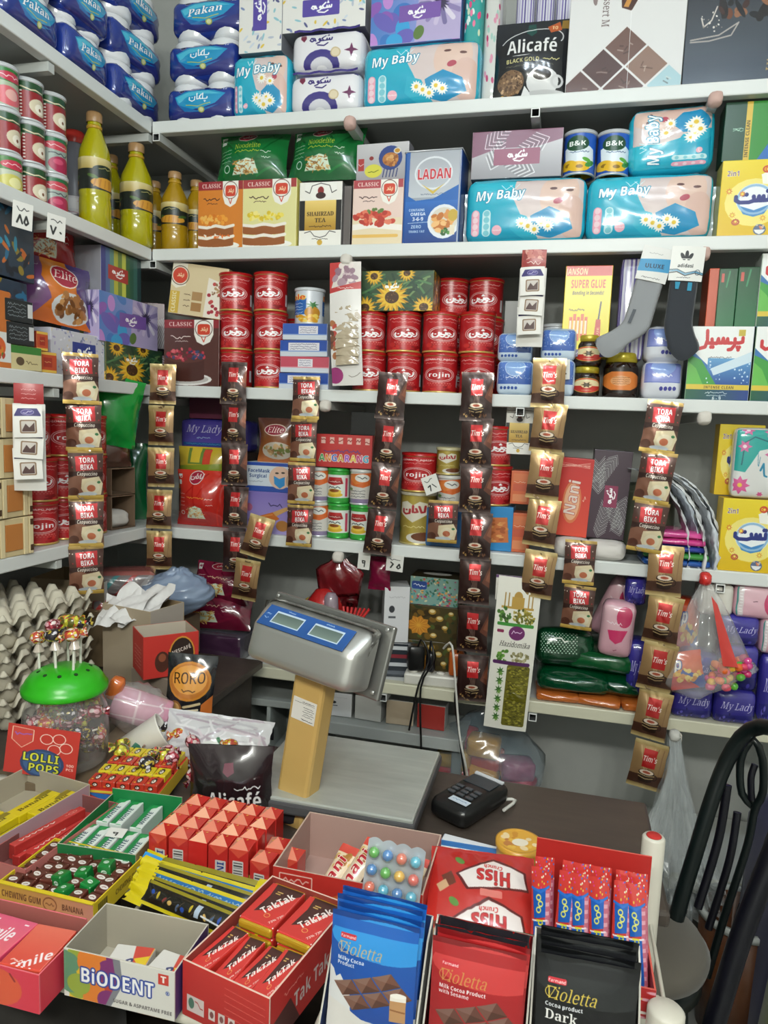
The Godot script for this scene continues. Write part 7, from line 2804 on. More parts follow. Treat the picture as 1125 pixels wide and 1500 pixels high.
func third_shelf()->void:
	carton("cake_mix_box",{"front": "cake_brown","left": "#3f221e","right": "#43241f","top": "#8f2a30","all": "#55302a"},Vector3(0.183,0.196,0.06),Vector3(0.123,1.55,-0.045),0,"dark brown cake mix box with a berry chocolate cake picture","cake mix","cake mix boxes","gloss")
	carton("cake_mix_box",{"front": "cake_beige","left": "#cdb98c","right": "#cdb98c","all": "#dcc9a0"},Vector3(0.178,0.15,0.06),Vector3(0.124,1.758,-0.06),Vector3(0,4,-7),"beige cake mix box tipped over the brown cake box","cake mix","cake mix boxes")
	tin("rojin_fa",0.049,0.108,Vector3(0.247,1.55,-0.064),6,"red tin, bottom of the column beside the brown cake box","tin","red tomato paste tins")
	tin("rojin_fa",0.049,0.108,Vector3(0.245,1.661,-0.064),21,"red tin, middle of the column beside the brown cake box","tin","red tomato paste tins")
	tin("rojin_fa",0.049,0.108,Vector3(0.243,1.773,-0.064),12,"red tin, top of the column beside the brown cake box","tin","red tomato paste tins")
	tin("rojin_fa",0.049,0.108,Vector3(0.36,1.55,-0.064),6,"red tin, bottom of the column left of the blue and red cotton boxes","tin","red tomato paste tins")
	tin("rojin_fa",0.049,0.108,Vector3(0.358,1.661,-0.064),21,"red tin, middle of the column left of the blue and red cotton boxes","tin","red tomato paste tins")
	tin("rojin_fa",0.049,0.108,Vector3(0.355,1.773,-0.064),12,"red tin, top of the column left of the blue and red cotton boxes","tin","red tomato paste tins")
	tin("rojin_fa",0.049,0.108,Vector3(0.392,1.55,-0.209),6,"red tin, bottom of the column behind the blue cotton boxes","tin","red tomato paste tins")
	tin("rojin_fa",0.049,0.108,Vector3(0.389,1.661,-0.209),21,"red tin, top of the column behind the blue cotton boxes","tin","red tomato paste tins")
	tin("rojin_fa",0.049,0.108,Vector3(0.665,1.55,-0.069),6,"red tin, bottom of the column behind the hanging garlic card","tin","red tomato paste tins")
	tin("rojin_fa",0.049,0.108,Vector3(0.66,1.661,-0.069),21,"red tin, top of the column behind the hanging garlic card","tin","red tomato paste tins")
	tin("rojin_fa",0.049,0.108,Vector3(0.768,1.55,-0.069),6,"red tin, bottom of the column under the sunflower tissue box","tin","red tomato paste tins")
	tin("rojin_fa",0.049,0.108,Vector3(0.763,1.661,-0.069),21,"red tin, top of the column under the sunflower tissue box","tin","red tomato paste tins")
	tin("rojin",0.049,0.108,Vector3(0.873,1.55,-0.069),6,"red tin with latin lettering, bottom of the column right of the sunflower box","tin","red tomato paste tins")
	tin("rojin_fa",0.049,0.108,Vector3(0.868,1.661,-0.069),21,"red tin, top of the column right of the sunflower box","tin","red tomato paste tins")
	tin("rojin_fa",0.049,0.108,Vector3(0.978,1.55,-0.069),6,"red tin, bottom of the column at the right end of the row","tin","red tomato paste tins")
	tin("rojin_fa",0.049,0.108,Vector3(0.972,1.661,-0.069),21,"red tin, top of the column at the right end of the row","tin","red tomato paste tins")
	tin("rojin_fa",0.049,0.108,Vector3(0.887,1.55,-0.184),26,"red tin, bottom of the back column behind the sunflower box end","tin","red tomato paste tins")
	tin("rojin_fa",0.049,0.108,Vector3(0.881,1.661,-0.184),41,"red tin, middle of the back column behind the sunflower box end","tin","red tomato paste tins")
	tin("rojin_fa",0.049,0.108,Vector3(0.876,1.773,-0.184),32,"red tin, top of the back column behind the sunflower box end","tin","red tomato paste tins")
	tin("rojin_fa",0.049,0.108,Vector3(0.991,1.55,-0.184),-14,"red tin, bottom of the back column at the right end of the row","tin","red tomato paste tins")
	tin("rojin_fa",0.049,0.108,Vector3(0.984,1.661,-0.184),1,"red tin, middle of the back column at the right end of the row","tin","red tomato paste tins")
	tin("rojin_fa",0.049,0.108,Vector3(0.978,1.773,-0.184),-8,"red tin, top of the back column at the right end of the row","tin","red tomato paste tins")
	tissue("tissue_sunflower",Vector3(0.207,0.11,0.11),Vector3(0.747,1.773,-0.085),0,"sunflower tissue box lying over the red tins","tissue boxes on the shelves","#33421f")
	carton("cotton_box",{"front": "cotton_long","all": "#b9c2d0"},Vector3(0.155,0.046,0.1),Vector3(0.484,1.55,-0.065),-2,"blue cotton box at the bottom of the stack of four","box","cotton boxes under the blue fruit can")
	carton("cotton_box",{"front": "cotton_red","all": "#b9c2d0"},Vector3(0.148,0.046,0.1),Vector3(0.482,1.597,-0.065),3,"red cotton box, second from the bottom of the stack","box","cotton boxes under the blue fruit can")
	carton("cotton_box",{"front": "cotton_long","all": "#b9c2d0"},Vector3(0.146,0.046,0.1),Vector3(0.481,1.643,-0.065),-1,"blue cotton box, second from the top of the stack","box","cotton boxes under the blue fruit can")
	carton("cotton_box",{"front": "cotton_blue","all": "#b9c2d0"},Vector3(0.135,0.046,0.1),Vector3(0.481,1.69,-0.065),2,"blue cotton box on top of the stack under the fruit can","box","cotton boxes under the blue fruit can")
	tin("dole",0.043,0.1,Vector3(0.479,1.736,-0.062),-12,"blue and silver fruit can standing on the stack of cotton boxes","can","fruit cans with red lettering","#c4c7c9","#cfd2d4","fruit_can")
	tin("dole",0.043,0.1,Vector3(1.187,1.65,-0.152),-30,"blue fruit can half hidden behind the hanging card strip","can","fruit cans with red lettering","#c4c7c9","#cfd2d4","fruit_can")
	carton("carton",{"all": "#6a6b68"},Vector3(0.044,0.28,0.08),Vector3(1.054,1.55,-0.24),0,"plain pale carton in the gap right of the red tins","carton","","gloss")
	card_strip("garlic_strip","garlic",.088,.335,Vector3(0.61,1.896,0.02),3.0,"hanging card strip of peeled garlic sachets before the red tins",true)
	white_cards(Vector3(1.12,1.919,0.02),0.0,3,"card_photo","hanging strip of small white cards over the blue pads")
	carton("glue_box",{"front": "glue","right": "#c9b810","left": "#c9b810","all": "#e8d512"},Vector3(0.12,0.236,0.07),Vector3(1.261,1.655,-0.075),0,"yellow and red glue box standing over the blue pad packs","glue box","","gloss")
	carton("shelf_riser",{"all": "#55524c"},Vector3(0.239,0.18,0.06),Vector3(1.236,1.55,-0.15),0,"cardboard riser hidden behind the pad packs and honey jars","box","","gloss")
	soft("pad_pack",{"front": "pad_blue","all": "#b8cde4"},Vector3(0.098,0.092,0.08),Vector3(1.085,1.55,-0.06),0,"blue pad pack at the bottom left beside the red tins","pads","blue pad packs on the third shelf",0.016,0.008,0.003,"film",1)
	soft("pad_pack",{"front": "pad_blue","all": "#b8cde4"},Vector3(0.094,0.077,0.08),Vector3(1.081,1.638,-0.06),0,"blue pad pack behind the foot of the white card strip","pads","blue pad packs on the third shelf",0.016,0.008,0.003,"film",2)
	soft("pad_pack",{"front": "pad_blue","all": "#b8cde4"},Vector3(0.11,0.097,0.08),Vector3(1.188,1.55,-0.06),0,"blue pad pack carrying a handwritten price, bottom row","pads","blue pad packs on the third shelf",0.016,0.008,0.003,"film",3)
	soft("pad_pack",{"front": "pad_blue","all": "#b8cde4"},Vector3(0.093,0.085,0.08),Vector3(1.195,1.642,-0.06),0,"blue pad pack on the upper row under the yellow glue box","pads","blue pad packs on the third shelf",0.016,0.008,0.003,"film",4)
	price("tag_e",Vector2(.044,.052),Vector3(1.208,1.592,-0.002),Vector3(0,4,3),"handwritten price tag stuck on the blue pad pack")
	soft("pad_pack",{"front": "pad_violet","all": "#d2d4de"},Vector3(0.098,0.096,0.08),Vector3(1.461,1.55,-0.06),0,"violet and white pad pack left of the large green detergent box","pads","violet pad packs",0.018,0.01,0.003,"film",5)
	soft("pad_pack",{"front": "pad_violet","all": "#d2d4de"},Vector3(0.092,0.089,0.08),Vector3(1.458,1.644,-0.06),0,"violet and white pad pack behind the hanging socks","pads","violet pad packs",0.018,0.01,0.003,"film",6)
	jar_honey(Vector3(1.274,1.55,-0.06),.034,.08,"honey_small","#b8a52c","small dark honey jar at the bottom beside the blue pads","honey jars")
	jar_honey(Vector3(1.274,1.632,-0.06),.034,.08,"honey_small","#b8a52c","small dark honey jar stacked on another one","honey jars")
	jar_honey(Vector3(1.361,1.55,-0.07),.044,.118,"honey_big","#c2b02e","large dark honey jar with an orange label and yellow lid","honey jars")
	jar_honey(Vector3(1.362,1.6,-0.2),.042,.1,"honey_big","#2c2622","dark jar with a black lid behind the large honey jar","honey jars")
	jar_stand(Vector3(1.369,1.55,-0.2))
	soft("pad_pack",{"front": "stripe_pack","all": "#6a5a9c"},Vector3(0.073,0.262,0.06),Vector3(1.377,1.65,-0.08),0,"purple and white upright pack behind the grey sock","pads","",0.012,0.004,0.003,"film",1)
	socks(Vector3(1.423,1.914,0.03),"grey","pale grey sock hung by its white and blue card")
	socks(Vector3(1.491,1.916,0.028),"dark","charcoal sock hung by a white card with a trefoil mark")
	carton("detergent_box",{"front": "persil","left": "#12402c","right": "#12402c","all": "#134a32"},Vector3(0.15,0.184,0.07),Vector3(1.593,1.55,-0.055),0,"large white and green detergent box with red script on the third shelf","detergent","green detergent boxes","gloss")
	carton("detergent_box",{"front": "persil","left": "#12402c","right": "#12402c","all": "#134a32"},Vector3(0.149,0.184,0.07),Vector3(1.746,1.55,-0.055),0,"white and green detergent box cut by the right edge, third shelf","detergent","green detergent boxes","gloss")
	carton("detergent_box",{"front": "persil_green","all": "#12542f"},Vector3(0.043,0.145,0.1),Vector3(1.6,1.734,-0.09),0,"narrow green detergent box standing edge-on, left of two","detergent","green detergent boxes","gloss")
	carton("detergent_box",{"front": "persil_green","all": "#12542f"},Vector3(0.049,0.148,0.1),Vector3(1.647,1.734,-0.09),0,"narrow green detergent box standing edge-on, right of two","detergent","green detergent boxes","gloss")
	carton("spice_box",{"all": "#c8502c"},Vector3(0.024,0.148,0.1),Vector3(1.568,1.734,-0.1),0,"slim orange carton beside the two narrow green boxes","carton","","gloss")
	carton("detergent_box",{"front": "persil","left": "#d5d8d4","right": "#12402c","all": "#134a32"},Vector3(0.134,0.178,0.07),Vector3(1.738,1.734,-0.065),0,"white and green detergent box high at the right edge","detergent","green detergent boxes","gloss")
	tissue("tissue_sunflower",Vector3(0.29,0.108,0.12),Vector3(-0.08,1.55,0.053),90,"sunflower tissue box at the corner of the left wall shelf","tissue boxes on the shelves","#33421f")
	tissue("tissue_meadow",Vector3(0.229,0.115,0.12),Vector3(-0.085,1.55,0.297),90,"pale meadow print tissue box on the left wall shelf","tissue boxes on the shelves","#c4c4ce")
	tissue("tissue_iris",Vector3(0.291,0.135,0.12),Vector3(-0.08,1.655,0.081),90,"purple flower tissue box on the left shelf over the sunflower box","tissue boxes on the shelves","#8a7fb0")
	tissue("tissue_stripe",Vector3(0.193,0.123,0.11),Vector3(-0.085,1.79,0.106),90,"striped green and blue tissue box against the corner","tissue boxes on the shelves","#8a8a90")
	tissue("tissue_plum",Vector3(0.11,0.15,0.1),Vector3(-0.17,1.68,-0.25),30,"plum coloured tissue box deep in the shelf corner")
	tissue("tissue_leaf",Vector3(0.2,0.1,0.1),Vector3(-0.17,1.56,-0.25),30,"silver leaf tissue box at the back of the shelf corner")
	pouch("noodle_bag","noodle_chicken","#a8402c",Vector3(0.18,0.17,0.08),Vector3(-0.13,1.835,0.299),Vector3(-12,68,-8),"red chicken noodle bag on top of the orange bag, left shelf","noodles","pasta and noodle bags on the left shelf",{"seal": .05,"rough": .005,"seed": 2,"nu": 16,"nv": 16},"film")
	pouch("noodle_bag","elite","#a8402c",Vector3(0.21,0.17,0.1),Vector3(-0.09,1.685,0.318),Vector3(-10,66,-6),"orange and purple pasta bag under the red chicken bag","noodles","pasta and noodle bags on the left shelf",{"seal": .05,"rough": .005,"seed": 3,"nu": 16,"nv": 16},"film")
	tissue("tissue_dark",Vector3(0.14,0.2,0.12),Vector3(-0.1,1.76,0.517),90,"dark blue patterned tissue box at the far left of the shelf","tissue boxes on the shelves","#1c2a36")
	carton("food_carton",{"front": "tissue_dark","all": "#1c2630"},Vector3(0.14,0.2,0.12),Vector3(-0.1,1.555,0.543),90,"dark carton with gold figures under the patterned tissue box","carton","")
	carton("small_box",{"all": "#c9b884","front": "box_cream"},Vector3(0.1,0.055,0.06),Vector3(-0.035,1.55,0.523),82,"cream and green small box at the bottom left of the shelf","box","small boxes at the left")
	carton("small_box",{"all": "#23282a","front": "box_dark"},Vector3(0.085,0.05,0.06),Vector3(-0.035,1.606,0.538),82,"black small box stacked on the cream box","box","small boxes at the left")
	carton("small_box",{"all": "#2b3030","front": "box_dark"},Vector3(0.085,0.05,0.06),Vector3(-0.035,1.657,0.541),82,"black small box on top of the little stack","box","small boxes at the left")
	carton("small_box",{"all": "#b8442c","front": "box_gold"},Vector3(0.055,0.05,0.06),Vector3(-0.035,1.55,0.444),82,"small orange and gold box beside the meadow tissue box","box","small boxes at the left")
	carton("small_box",{"all": "#a83c2c","front": "box_gold"},Vector3(0.035,0.045,0.06),Vector3(-0.035,1.601,0.462),82,"tiny orange box standing on the gold box","box","small boxes at the left")
	carton("pasta_carton",{"all": "#a85a2c","front": "box_orange"},Vector3(0.08,0.17,0.08),Vector3(-0.05,1.55,0.602),90,"orange and white carton cut by the left edge on the shelf","carton","")

func fourth_shelf()->void:
	pouch("noodle_bag","noodle_red","#9c1c16",Vector3(0.179,0.176,0.09),Vector3(0.134,1.117,-0.075),0,"bright red noodle bag standing near the shelf corner","noodles","",{"seal": 0.05,"rough": 0.005,"seed": 4,"nu": 16,"nv": 16},"film")
	carton("carton",{"all": "#4a2f26"},Vector3(0.158,0.245,0.12),Vector3(0.079,1.117,-0.22),0,"plain brown carton behind the red noodle bag","carton","","gloss")
	pouch("snack_bag","chips","#a8862c",Vector3(0.172,0.137,0.05),Vector3(0.106,1.227,-0.125),0,"yellow and green snack bag behind the red noodle bag","snacks","",{"rough": 0.004,"seed": 5},"film")
	soft("pad_pack",{"front": "mylady","all": "#3c3690"},Vector3(0.172,0.1,0.09),Vector3(0.092,1.352,-0.2),0,"violet pad pack with slanted script above the snack bag","pads","violet pads on the back shelf",.016,.006,.002)
	carton("carton",{"all": "#5b2a3c"},Vector3(0.13,0.07,0.09),Vector3(0.104,1.454,-0.2),0,"maroon carton on top of the violet pad pack","carton","")
	soft("pad_pack",{"front": "mylady","all": "#3c3690"},Vector3(0.1,0.1,0.09),Vector3(0.199,1.352,-0.2),0,"violet pad pack mostly hidden by the dark sachet strip","pads","violet pads on the back shelf",.016,.006,.002)
	carton("carton",{"all": "#3d2a24"},Vector3(0.095,0.234,0.1),Vector3(0.202,1.117,-0.2),0,"brown carton behind the dark strip, carrying violet pads","carton","")
	carton("biscuit_box",{"front": "biscuit","right": "#6d5fa4","left": "#6d5fa4","all": "#8a79bc"},Vector3(0.143,0.126,0.08),Vector3(0.377,1.117,-0.06),0,"violet biscuit box with orange wafers under the surgical mask box","biscuits","","gloss")
	carton("mask_box",{"front": "mask_box","right": "#a8b4c0","left": "#a8b4c0","all": "#c9d3dc"},Vector3(0.149,0.088,0.09),Vector3(0.376,1.243,-0.07),0,"white and blue surgical mask box with a masked face","mask box","","gloss")
	pouch("noodle_bag","elite_dark","#5c3020",Vector3(0.131,0.133,0.06),Vector3(0.389,1.331,-0.06),0,"brown pasta bag with an oval emblem above the mask box","noodles","",{"rough": 0.004,"seed": 6,"seal": 0.05},"film")
	tin("carrot_can",0.034,0.101,Vector3(0.524,1.117,-0.064),-8,"orange and white carrot can, bottom row, half hidden by the coffee strip","can","cans under the red candy box","#c9c6c0","#cfd2d4","food_can")
	tin("carrot_can",0.034,0.101,Vector3(0.521,1.221,-0.064),-8,"orange and white carrot can, top row, half hidden by the coffee strip","can","cans under the red candy box","#c9c6c0","#cfd2d4","food_can")
	tin("jar_green",0.033,0.101,Vector3(0.587,1.117,-0.063),-8,"green and white lidded can, bottom row, middle of three columns","can","cans under the red candy box","#2f9a38","#2f9a38","food_can")
	tin("jar_green",0.033,0.101,Vector3(0.584,1.221,-0.063),-8,"green and white lidded can, top row, middle of three columns","can","cans under the red candy box","#2f9a38","#2f9a38","food_can")
	tin("jar_green",0.033,0.101,Vector3(0.659,1.117,-0.063),-8,"green and white lidded can, bottom row, touching the dark sachet strip","can","cans under the red candy box","#2f9a38","#2f9a38","food_can")
	tin("carrot_can",0.034,0.101,Vector3(0.655,1.221,-0.064),-8,"orange and white carrot can, top row, touching the dark sachet strip","can","cans under the red candy box","#c9c6c0","#cfd2d4","food_can")
	carton("candy_box",{"front": "angara","all": "#b83634"},Vector3(0.17,0.096,0.07),Vector3(0.607,1.327,-0.065),0,"red candy box with rainbow lettering laid over the cans","candy box","","gloss")
	carton("carton",{"all": "#17191c"},Vector3(0.1,0.068,0.1),Vector3(0.663,1.423,-0.12),0,"black carton in shadow on top of the red candy box","carton","","gloss")
	tin("ladan_gold",.052,.148,Vector3(0.826,1.117,-0.075),-6,"large golden tin with a heart emblem on the fourth shelf","tin","golden tins","#a8a08a","#c9b87a","golden_tin")
	tin("rojin",0.051,0.108,Vector3(0.824,1.269,-0.076),0,"red tomato paste tin stacked on the large golden tin","tin","red tomato paste tins")
	carton("carton",{"front": "#2a5a8c","all": "#1f4a78"},Vector3(0.106,0.11,0.08),Vector3(0.908,1.117,-0.075),0,"dark blue carton behind the single coffee sachet","carton","","gloss")
	tin("carrot_can",0.034,0.101,Vector3(0.918,1.217,-0.064),-8,"orange and white carrot can right of the red and golden tins","can","cans under the red candy box","#c9c6c0","#cfd2d4","food_can")
	tin("ladan_gold",0.034,0.075,Vector3(0.909,1.322,-0.069),0,"small golden tin on top of the carrot can","tin","golden tins","#b9b08a","#c9b87a","golden_tin")
	carton("snack_box",{"front": "blue_orange","all": "#2474ac"},Vector3(0.11,0.125,0.09),Vector3(1.048,1.117,-0.08),0,"blue snack box with an orange picture beside the dark strip","snack box","")
	tin("rojin_fa",0.051,0.108,Vector3(1.038,1.243,-0.081),25,"red tomato paste tin behind the long dark strip, lower of two","tin","red tomato paste tins")
	tin("rojin_fa",0.051,0.108,Vector3(1.032,1.354,-0.081),25,"red tomato paste tin behind the long dark strip, upper of two","tin","red tomato paste tins")
	carton("snack_box",{"front": "mag_orange","all": "#b85a34"},Vector3(0.053,0.11,0.08),Vector3(1.124,1.117,-0.08),0,"orange patterned box behind the golden sachets, lower of two","snack box","","gloss")
	carton("snack_box",{"front": "mag_orange","all": "#b85a34"},Vector3(0.052,0.092,0.08),Vector3(1.117,1.252,-0.08),0,"orange patterned box behind the golden sachets, upper of two","snack box","","gloss")
	carton("tea_box",{"front": "shahrzad","all": "#e6e2da"},Vector3(0.075,0.12,0.06),Vector3(1.104,1.389,-0.08),0,"white and gold tea box behind the golden sachets, lower of two","tea","tea boxes")
	carton("tea_box",{"front": "shahrzad","all": "#e6e2da"},Vector3(0.075,0.12,0.06),Vector3(1.104,1.51,-0.08),0,"white and gold tea box behind the golden sachets, upper of two","tea","tea boxes")
	soft("cloth_roll",{"all": "#d5d0ca"},Vector3(0.1,0.05,0.1),Vector3(1.266,1.117,-0.055),6,"rolled white cloth with a pen mark under the red tissue box","cloth","rolled white cloths",.022,.006,.006,"cloth",2)
	soft("cloth_roll",{"all": "#d5d0ca"},Vector3(0.108,0.05,0.1),Vector3(1.354,1.117,-0.055),-5,"rolled white cloth under the dark leaf tissue box","cloth","rolled white cloths",.022,.006,.006,"cloth",3)
	carton("tissue_box",{"front": "nani","all": "#c43a30"},Vector3(0.089,0.215,0.055),Vector3(1.26,1.171,-0.08),Vector3(0,-4,-2),"red tissue box with white lettering standing on end","tissue box","")
	tissue("tissue_leaf_tall",Vector3(0.099,0.24,0.1),Vector3(1.35,1.171,-0.1),Vector3(0,0,-2),"dark leaf print tissue box standing on end, fourth shelf","tissue boxes on the shelves","#3d2c36")
	soft("sack",{"all": "#5d6350"},Vector3(0.16,0.2,0.12),Vector3(1.462,1.117,-0.2),0,"olive sack behind the coffee strip and the leaf box","sack","",.03,.01,.006,"cloth",3)
	soft("folded_bag",{"all": "#2a58a4"},Vector3(0.17,0.019,0.13),Vector3(1.53,1.117,-0.07),3,"folded blue plastic bag in the pile, at the bottom","plastic bags","folded plastic bags",.009,.004,.005,"film",1)
	soft("folded_bag",{"all": "#3c8a3c"},Vector3(0.162,0.019,0.13),Vector3(1.532,1.135,-0.07),-2,"folded green plastic bag in the pile, second from bottom","plastic bags","folded plastic bags",.009,.004,.005,"film",2)
	soft("folded_bag",{"all": "#2c3f94"},Vector3(0.154,0.019,0.13),Vector3(1.522,1.154,-0.07),2,"folded navy plastic bag in the pile, in the middle","plastic bags","folded plastic bags",.009,.004,.005,"film",3)
	soft("folded_bag",{"all": "#c93f86"},Vector3(0.146,0.019,0.13),Vector3(1.531,1.172,-0.07),-3,"folded pink plastic bag in the pile, second from top","plastic bags","folded plastic bags",.009,.004,.005,"film",4)
	soft("folded_bag",{"all": "#d9559a"},Vector3(0.138,0.019,0.13),Vector3(1.523,1.191,-0.07),1,"folded bright pink plastic bag in the pile, on top","plastic bags","folded plastic bags",.009,.004,.005,"film",5)
	white_bags(Vector3(1.631,1.117,-0.05))
	carton("detergent_box",{"front": "test_box","left": "#c9a92c","right": "#c9a92c","all": "#d4ae1c"},Vector3(0.139,0.187,0.07),Vector3(1.701,1.117,-0.045),0,"yellow detergent box with dark blue script, right end of the fourth shelf","detergent","yellow detergent boxes","gloss")
	carton("detergent_box",{"front": "test_box","all": "#c9a418"},Vector3(0.109,0.185,0.06),Vector3(1.673,1.307,-0.1),0,"yellow detergent box behind the flowered tissue pack","detergent","yellow detergent boxes")
	soft("tissue_pack",{"front": "milk_tissue","all": "#cfcfcc"},Vector3(0.107,0.176,0.05),Vector3(1.7,1.307,-0.04),0,"teal and white flowered tissue pack at the right edge","tissue pack","",0.014,0.004,0.003,"film",1)
	tin("rojin_fa",.0505,.1085,Vector3(-0.085,1.117,0.503),52,"red tomato paste tin on the left shelf, bottom row, beside the wooden boxes","tin","red tomato paste tins")
	tin("rojin_fa",.0505,.1085,Vector3(-0.085,1.228,0.503),44,"red tomato paste tin on the left shelf, middle row, beside the wooden boxes","tin","red tomato paste tins")
	tin("rojin",.0505,.1085,Vector3(-0.085,1.117,0.4),52,"red tomato paste tin on the left shelf, bottom row, behind the white cards","tin","red tomato paste tins")
	tin("rojin_fa",.0505,.1085,Vector3(-0.085,1.228,0.4),44,"red tomato paste tin on the left shelf, middle row, behind the white cards","tin","red tomato paste tins")
	tin("rojin_fa",.0505,.1085,Vector3(-0.105,1.34,0.4),58,"red tomato paste tin on the left shelf, top row, behind the white cards","tin","red tomato paste tins")
	tin("rojin_fa",.0505,.1085,Vector3(-0.085,1.117,0.297),52,"red tomato paste tin on the left shelf, bottom row, behind the coffee strip","tin","red tomato paste tins")
	tin("rojin_fa",.0505,.1085,Vector3(-0.085,1.228,0.297),44,"red tomato paste tin on the left shelf, middle row, behind the coffee strip","tin","red tomato paste tins")
	tin("rojin",.0505,.1085,Vector3(-0.085,1.34,0.297),58,"red tomato paste tin on the left shelf, top row, behind the coffee strip","tin","red tomato paste tins")
	tin("rojin_fa",.0505,.1085,Vector3(-0.085,1.117,0.194),52,"red tomato paste tin on the left shelf, bottom row, nearest the corner","tin","red tomato paste tins")
	tin("rojin_fa",.0505,.1085,Vector3(-0.085,1.228,0.194),44,"red tomato paste tin on the left shelf, middle row, nearest the corner","tin","red tomato paste tins")
	tin("rojin_fa",.0505,.1085,Vector3(-0.085,1.34,0.194),58,"red tomato paste tin on the left shelf, top row, nearest the corner","tin","red tomato paste tins")
	wood_box(Vector3(-0.05,1.117,0.575),86,"beige slatted box with orange panel, lowest of four at the left edge")
	wood_box(Vector3(-0.05,1.209,0.575),92,"beige slatted box with orange panel, second from bottom of four at the left edge")
	wood_box(Vector3(-0.05,1.301,0.575),87,"beige slatted box with orange panel, third from bottom of four at the left edge")
	wood_box(Vector3(-0.05,1.393,0.575),93,"beige slatted box with orange panel, topmost of four at the left edge")
	carton_open(Vector3(.1,.1,.12),Vector3(-0.1,1.117,0.08),82,"open brown carton holding a white cloth, corner of the left shelf")
	carton_open(Vector3(.1,.08,.12),Vector3(-0.1,1.219,0.08),82,"open brown carton stacked on the other beside the corner")
	soft("cloth_roll",{"all": "#c9c4bc"},Vector3(.085,.05,.09),Vector3(-0.095,1.12,0.08),82,"white cloth folded inside the lower open carton","cloth","",.02,.006,.006,"cloth",5)
	pouch("dried_food_bag","#5c4438","#4a362c",Vector3(.12,.11,.05),Vector3(-0.06,1.301,0.1),Vector3(0,75,0),"clear brown bag over the open cartons","bag","",{"rough": .006,"seed": 3},"film")
	pouch("sponge_bag","#148a34","#0f6a28",Vector3(.15,.2,.06),Vector3(-0.05,1.367,0.14),Vector3(0,55,-10),"bright green crinkled bag hanging near the shelf corner","bag","",{"rough": .009,"seed": 7,"fq": 40.0,"seal": .04},"film")
	pouch("snack_bag","#1c6a3c","#144f2c",Vector3(.09,.25,.06),Vector3(-0.13,1.117,-0.1),30,"green and pink bag in the corner behind the coffee strip","bag","",{"rough": .005,"seed": 8},"film")

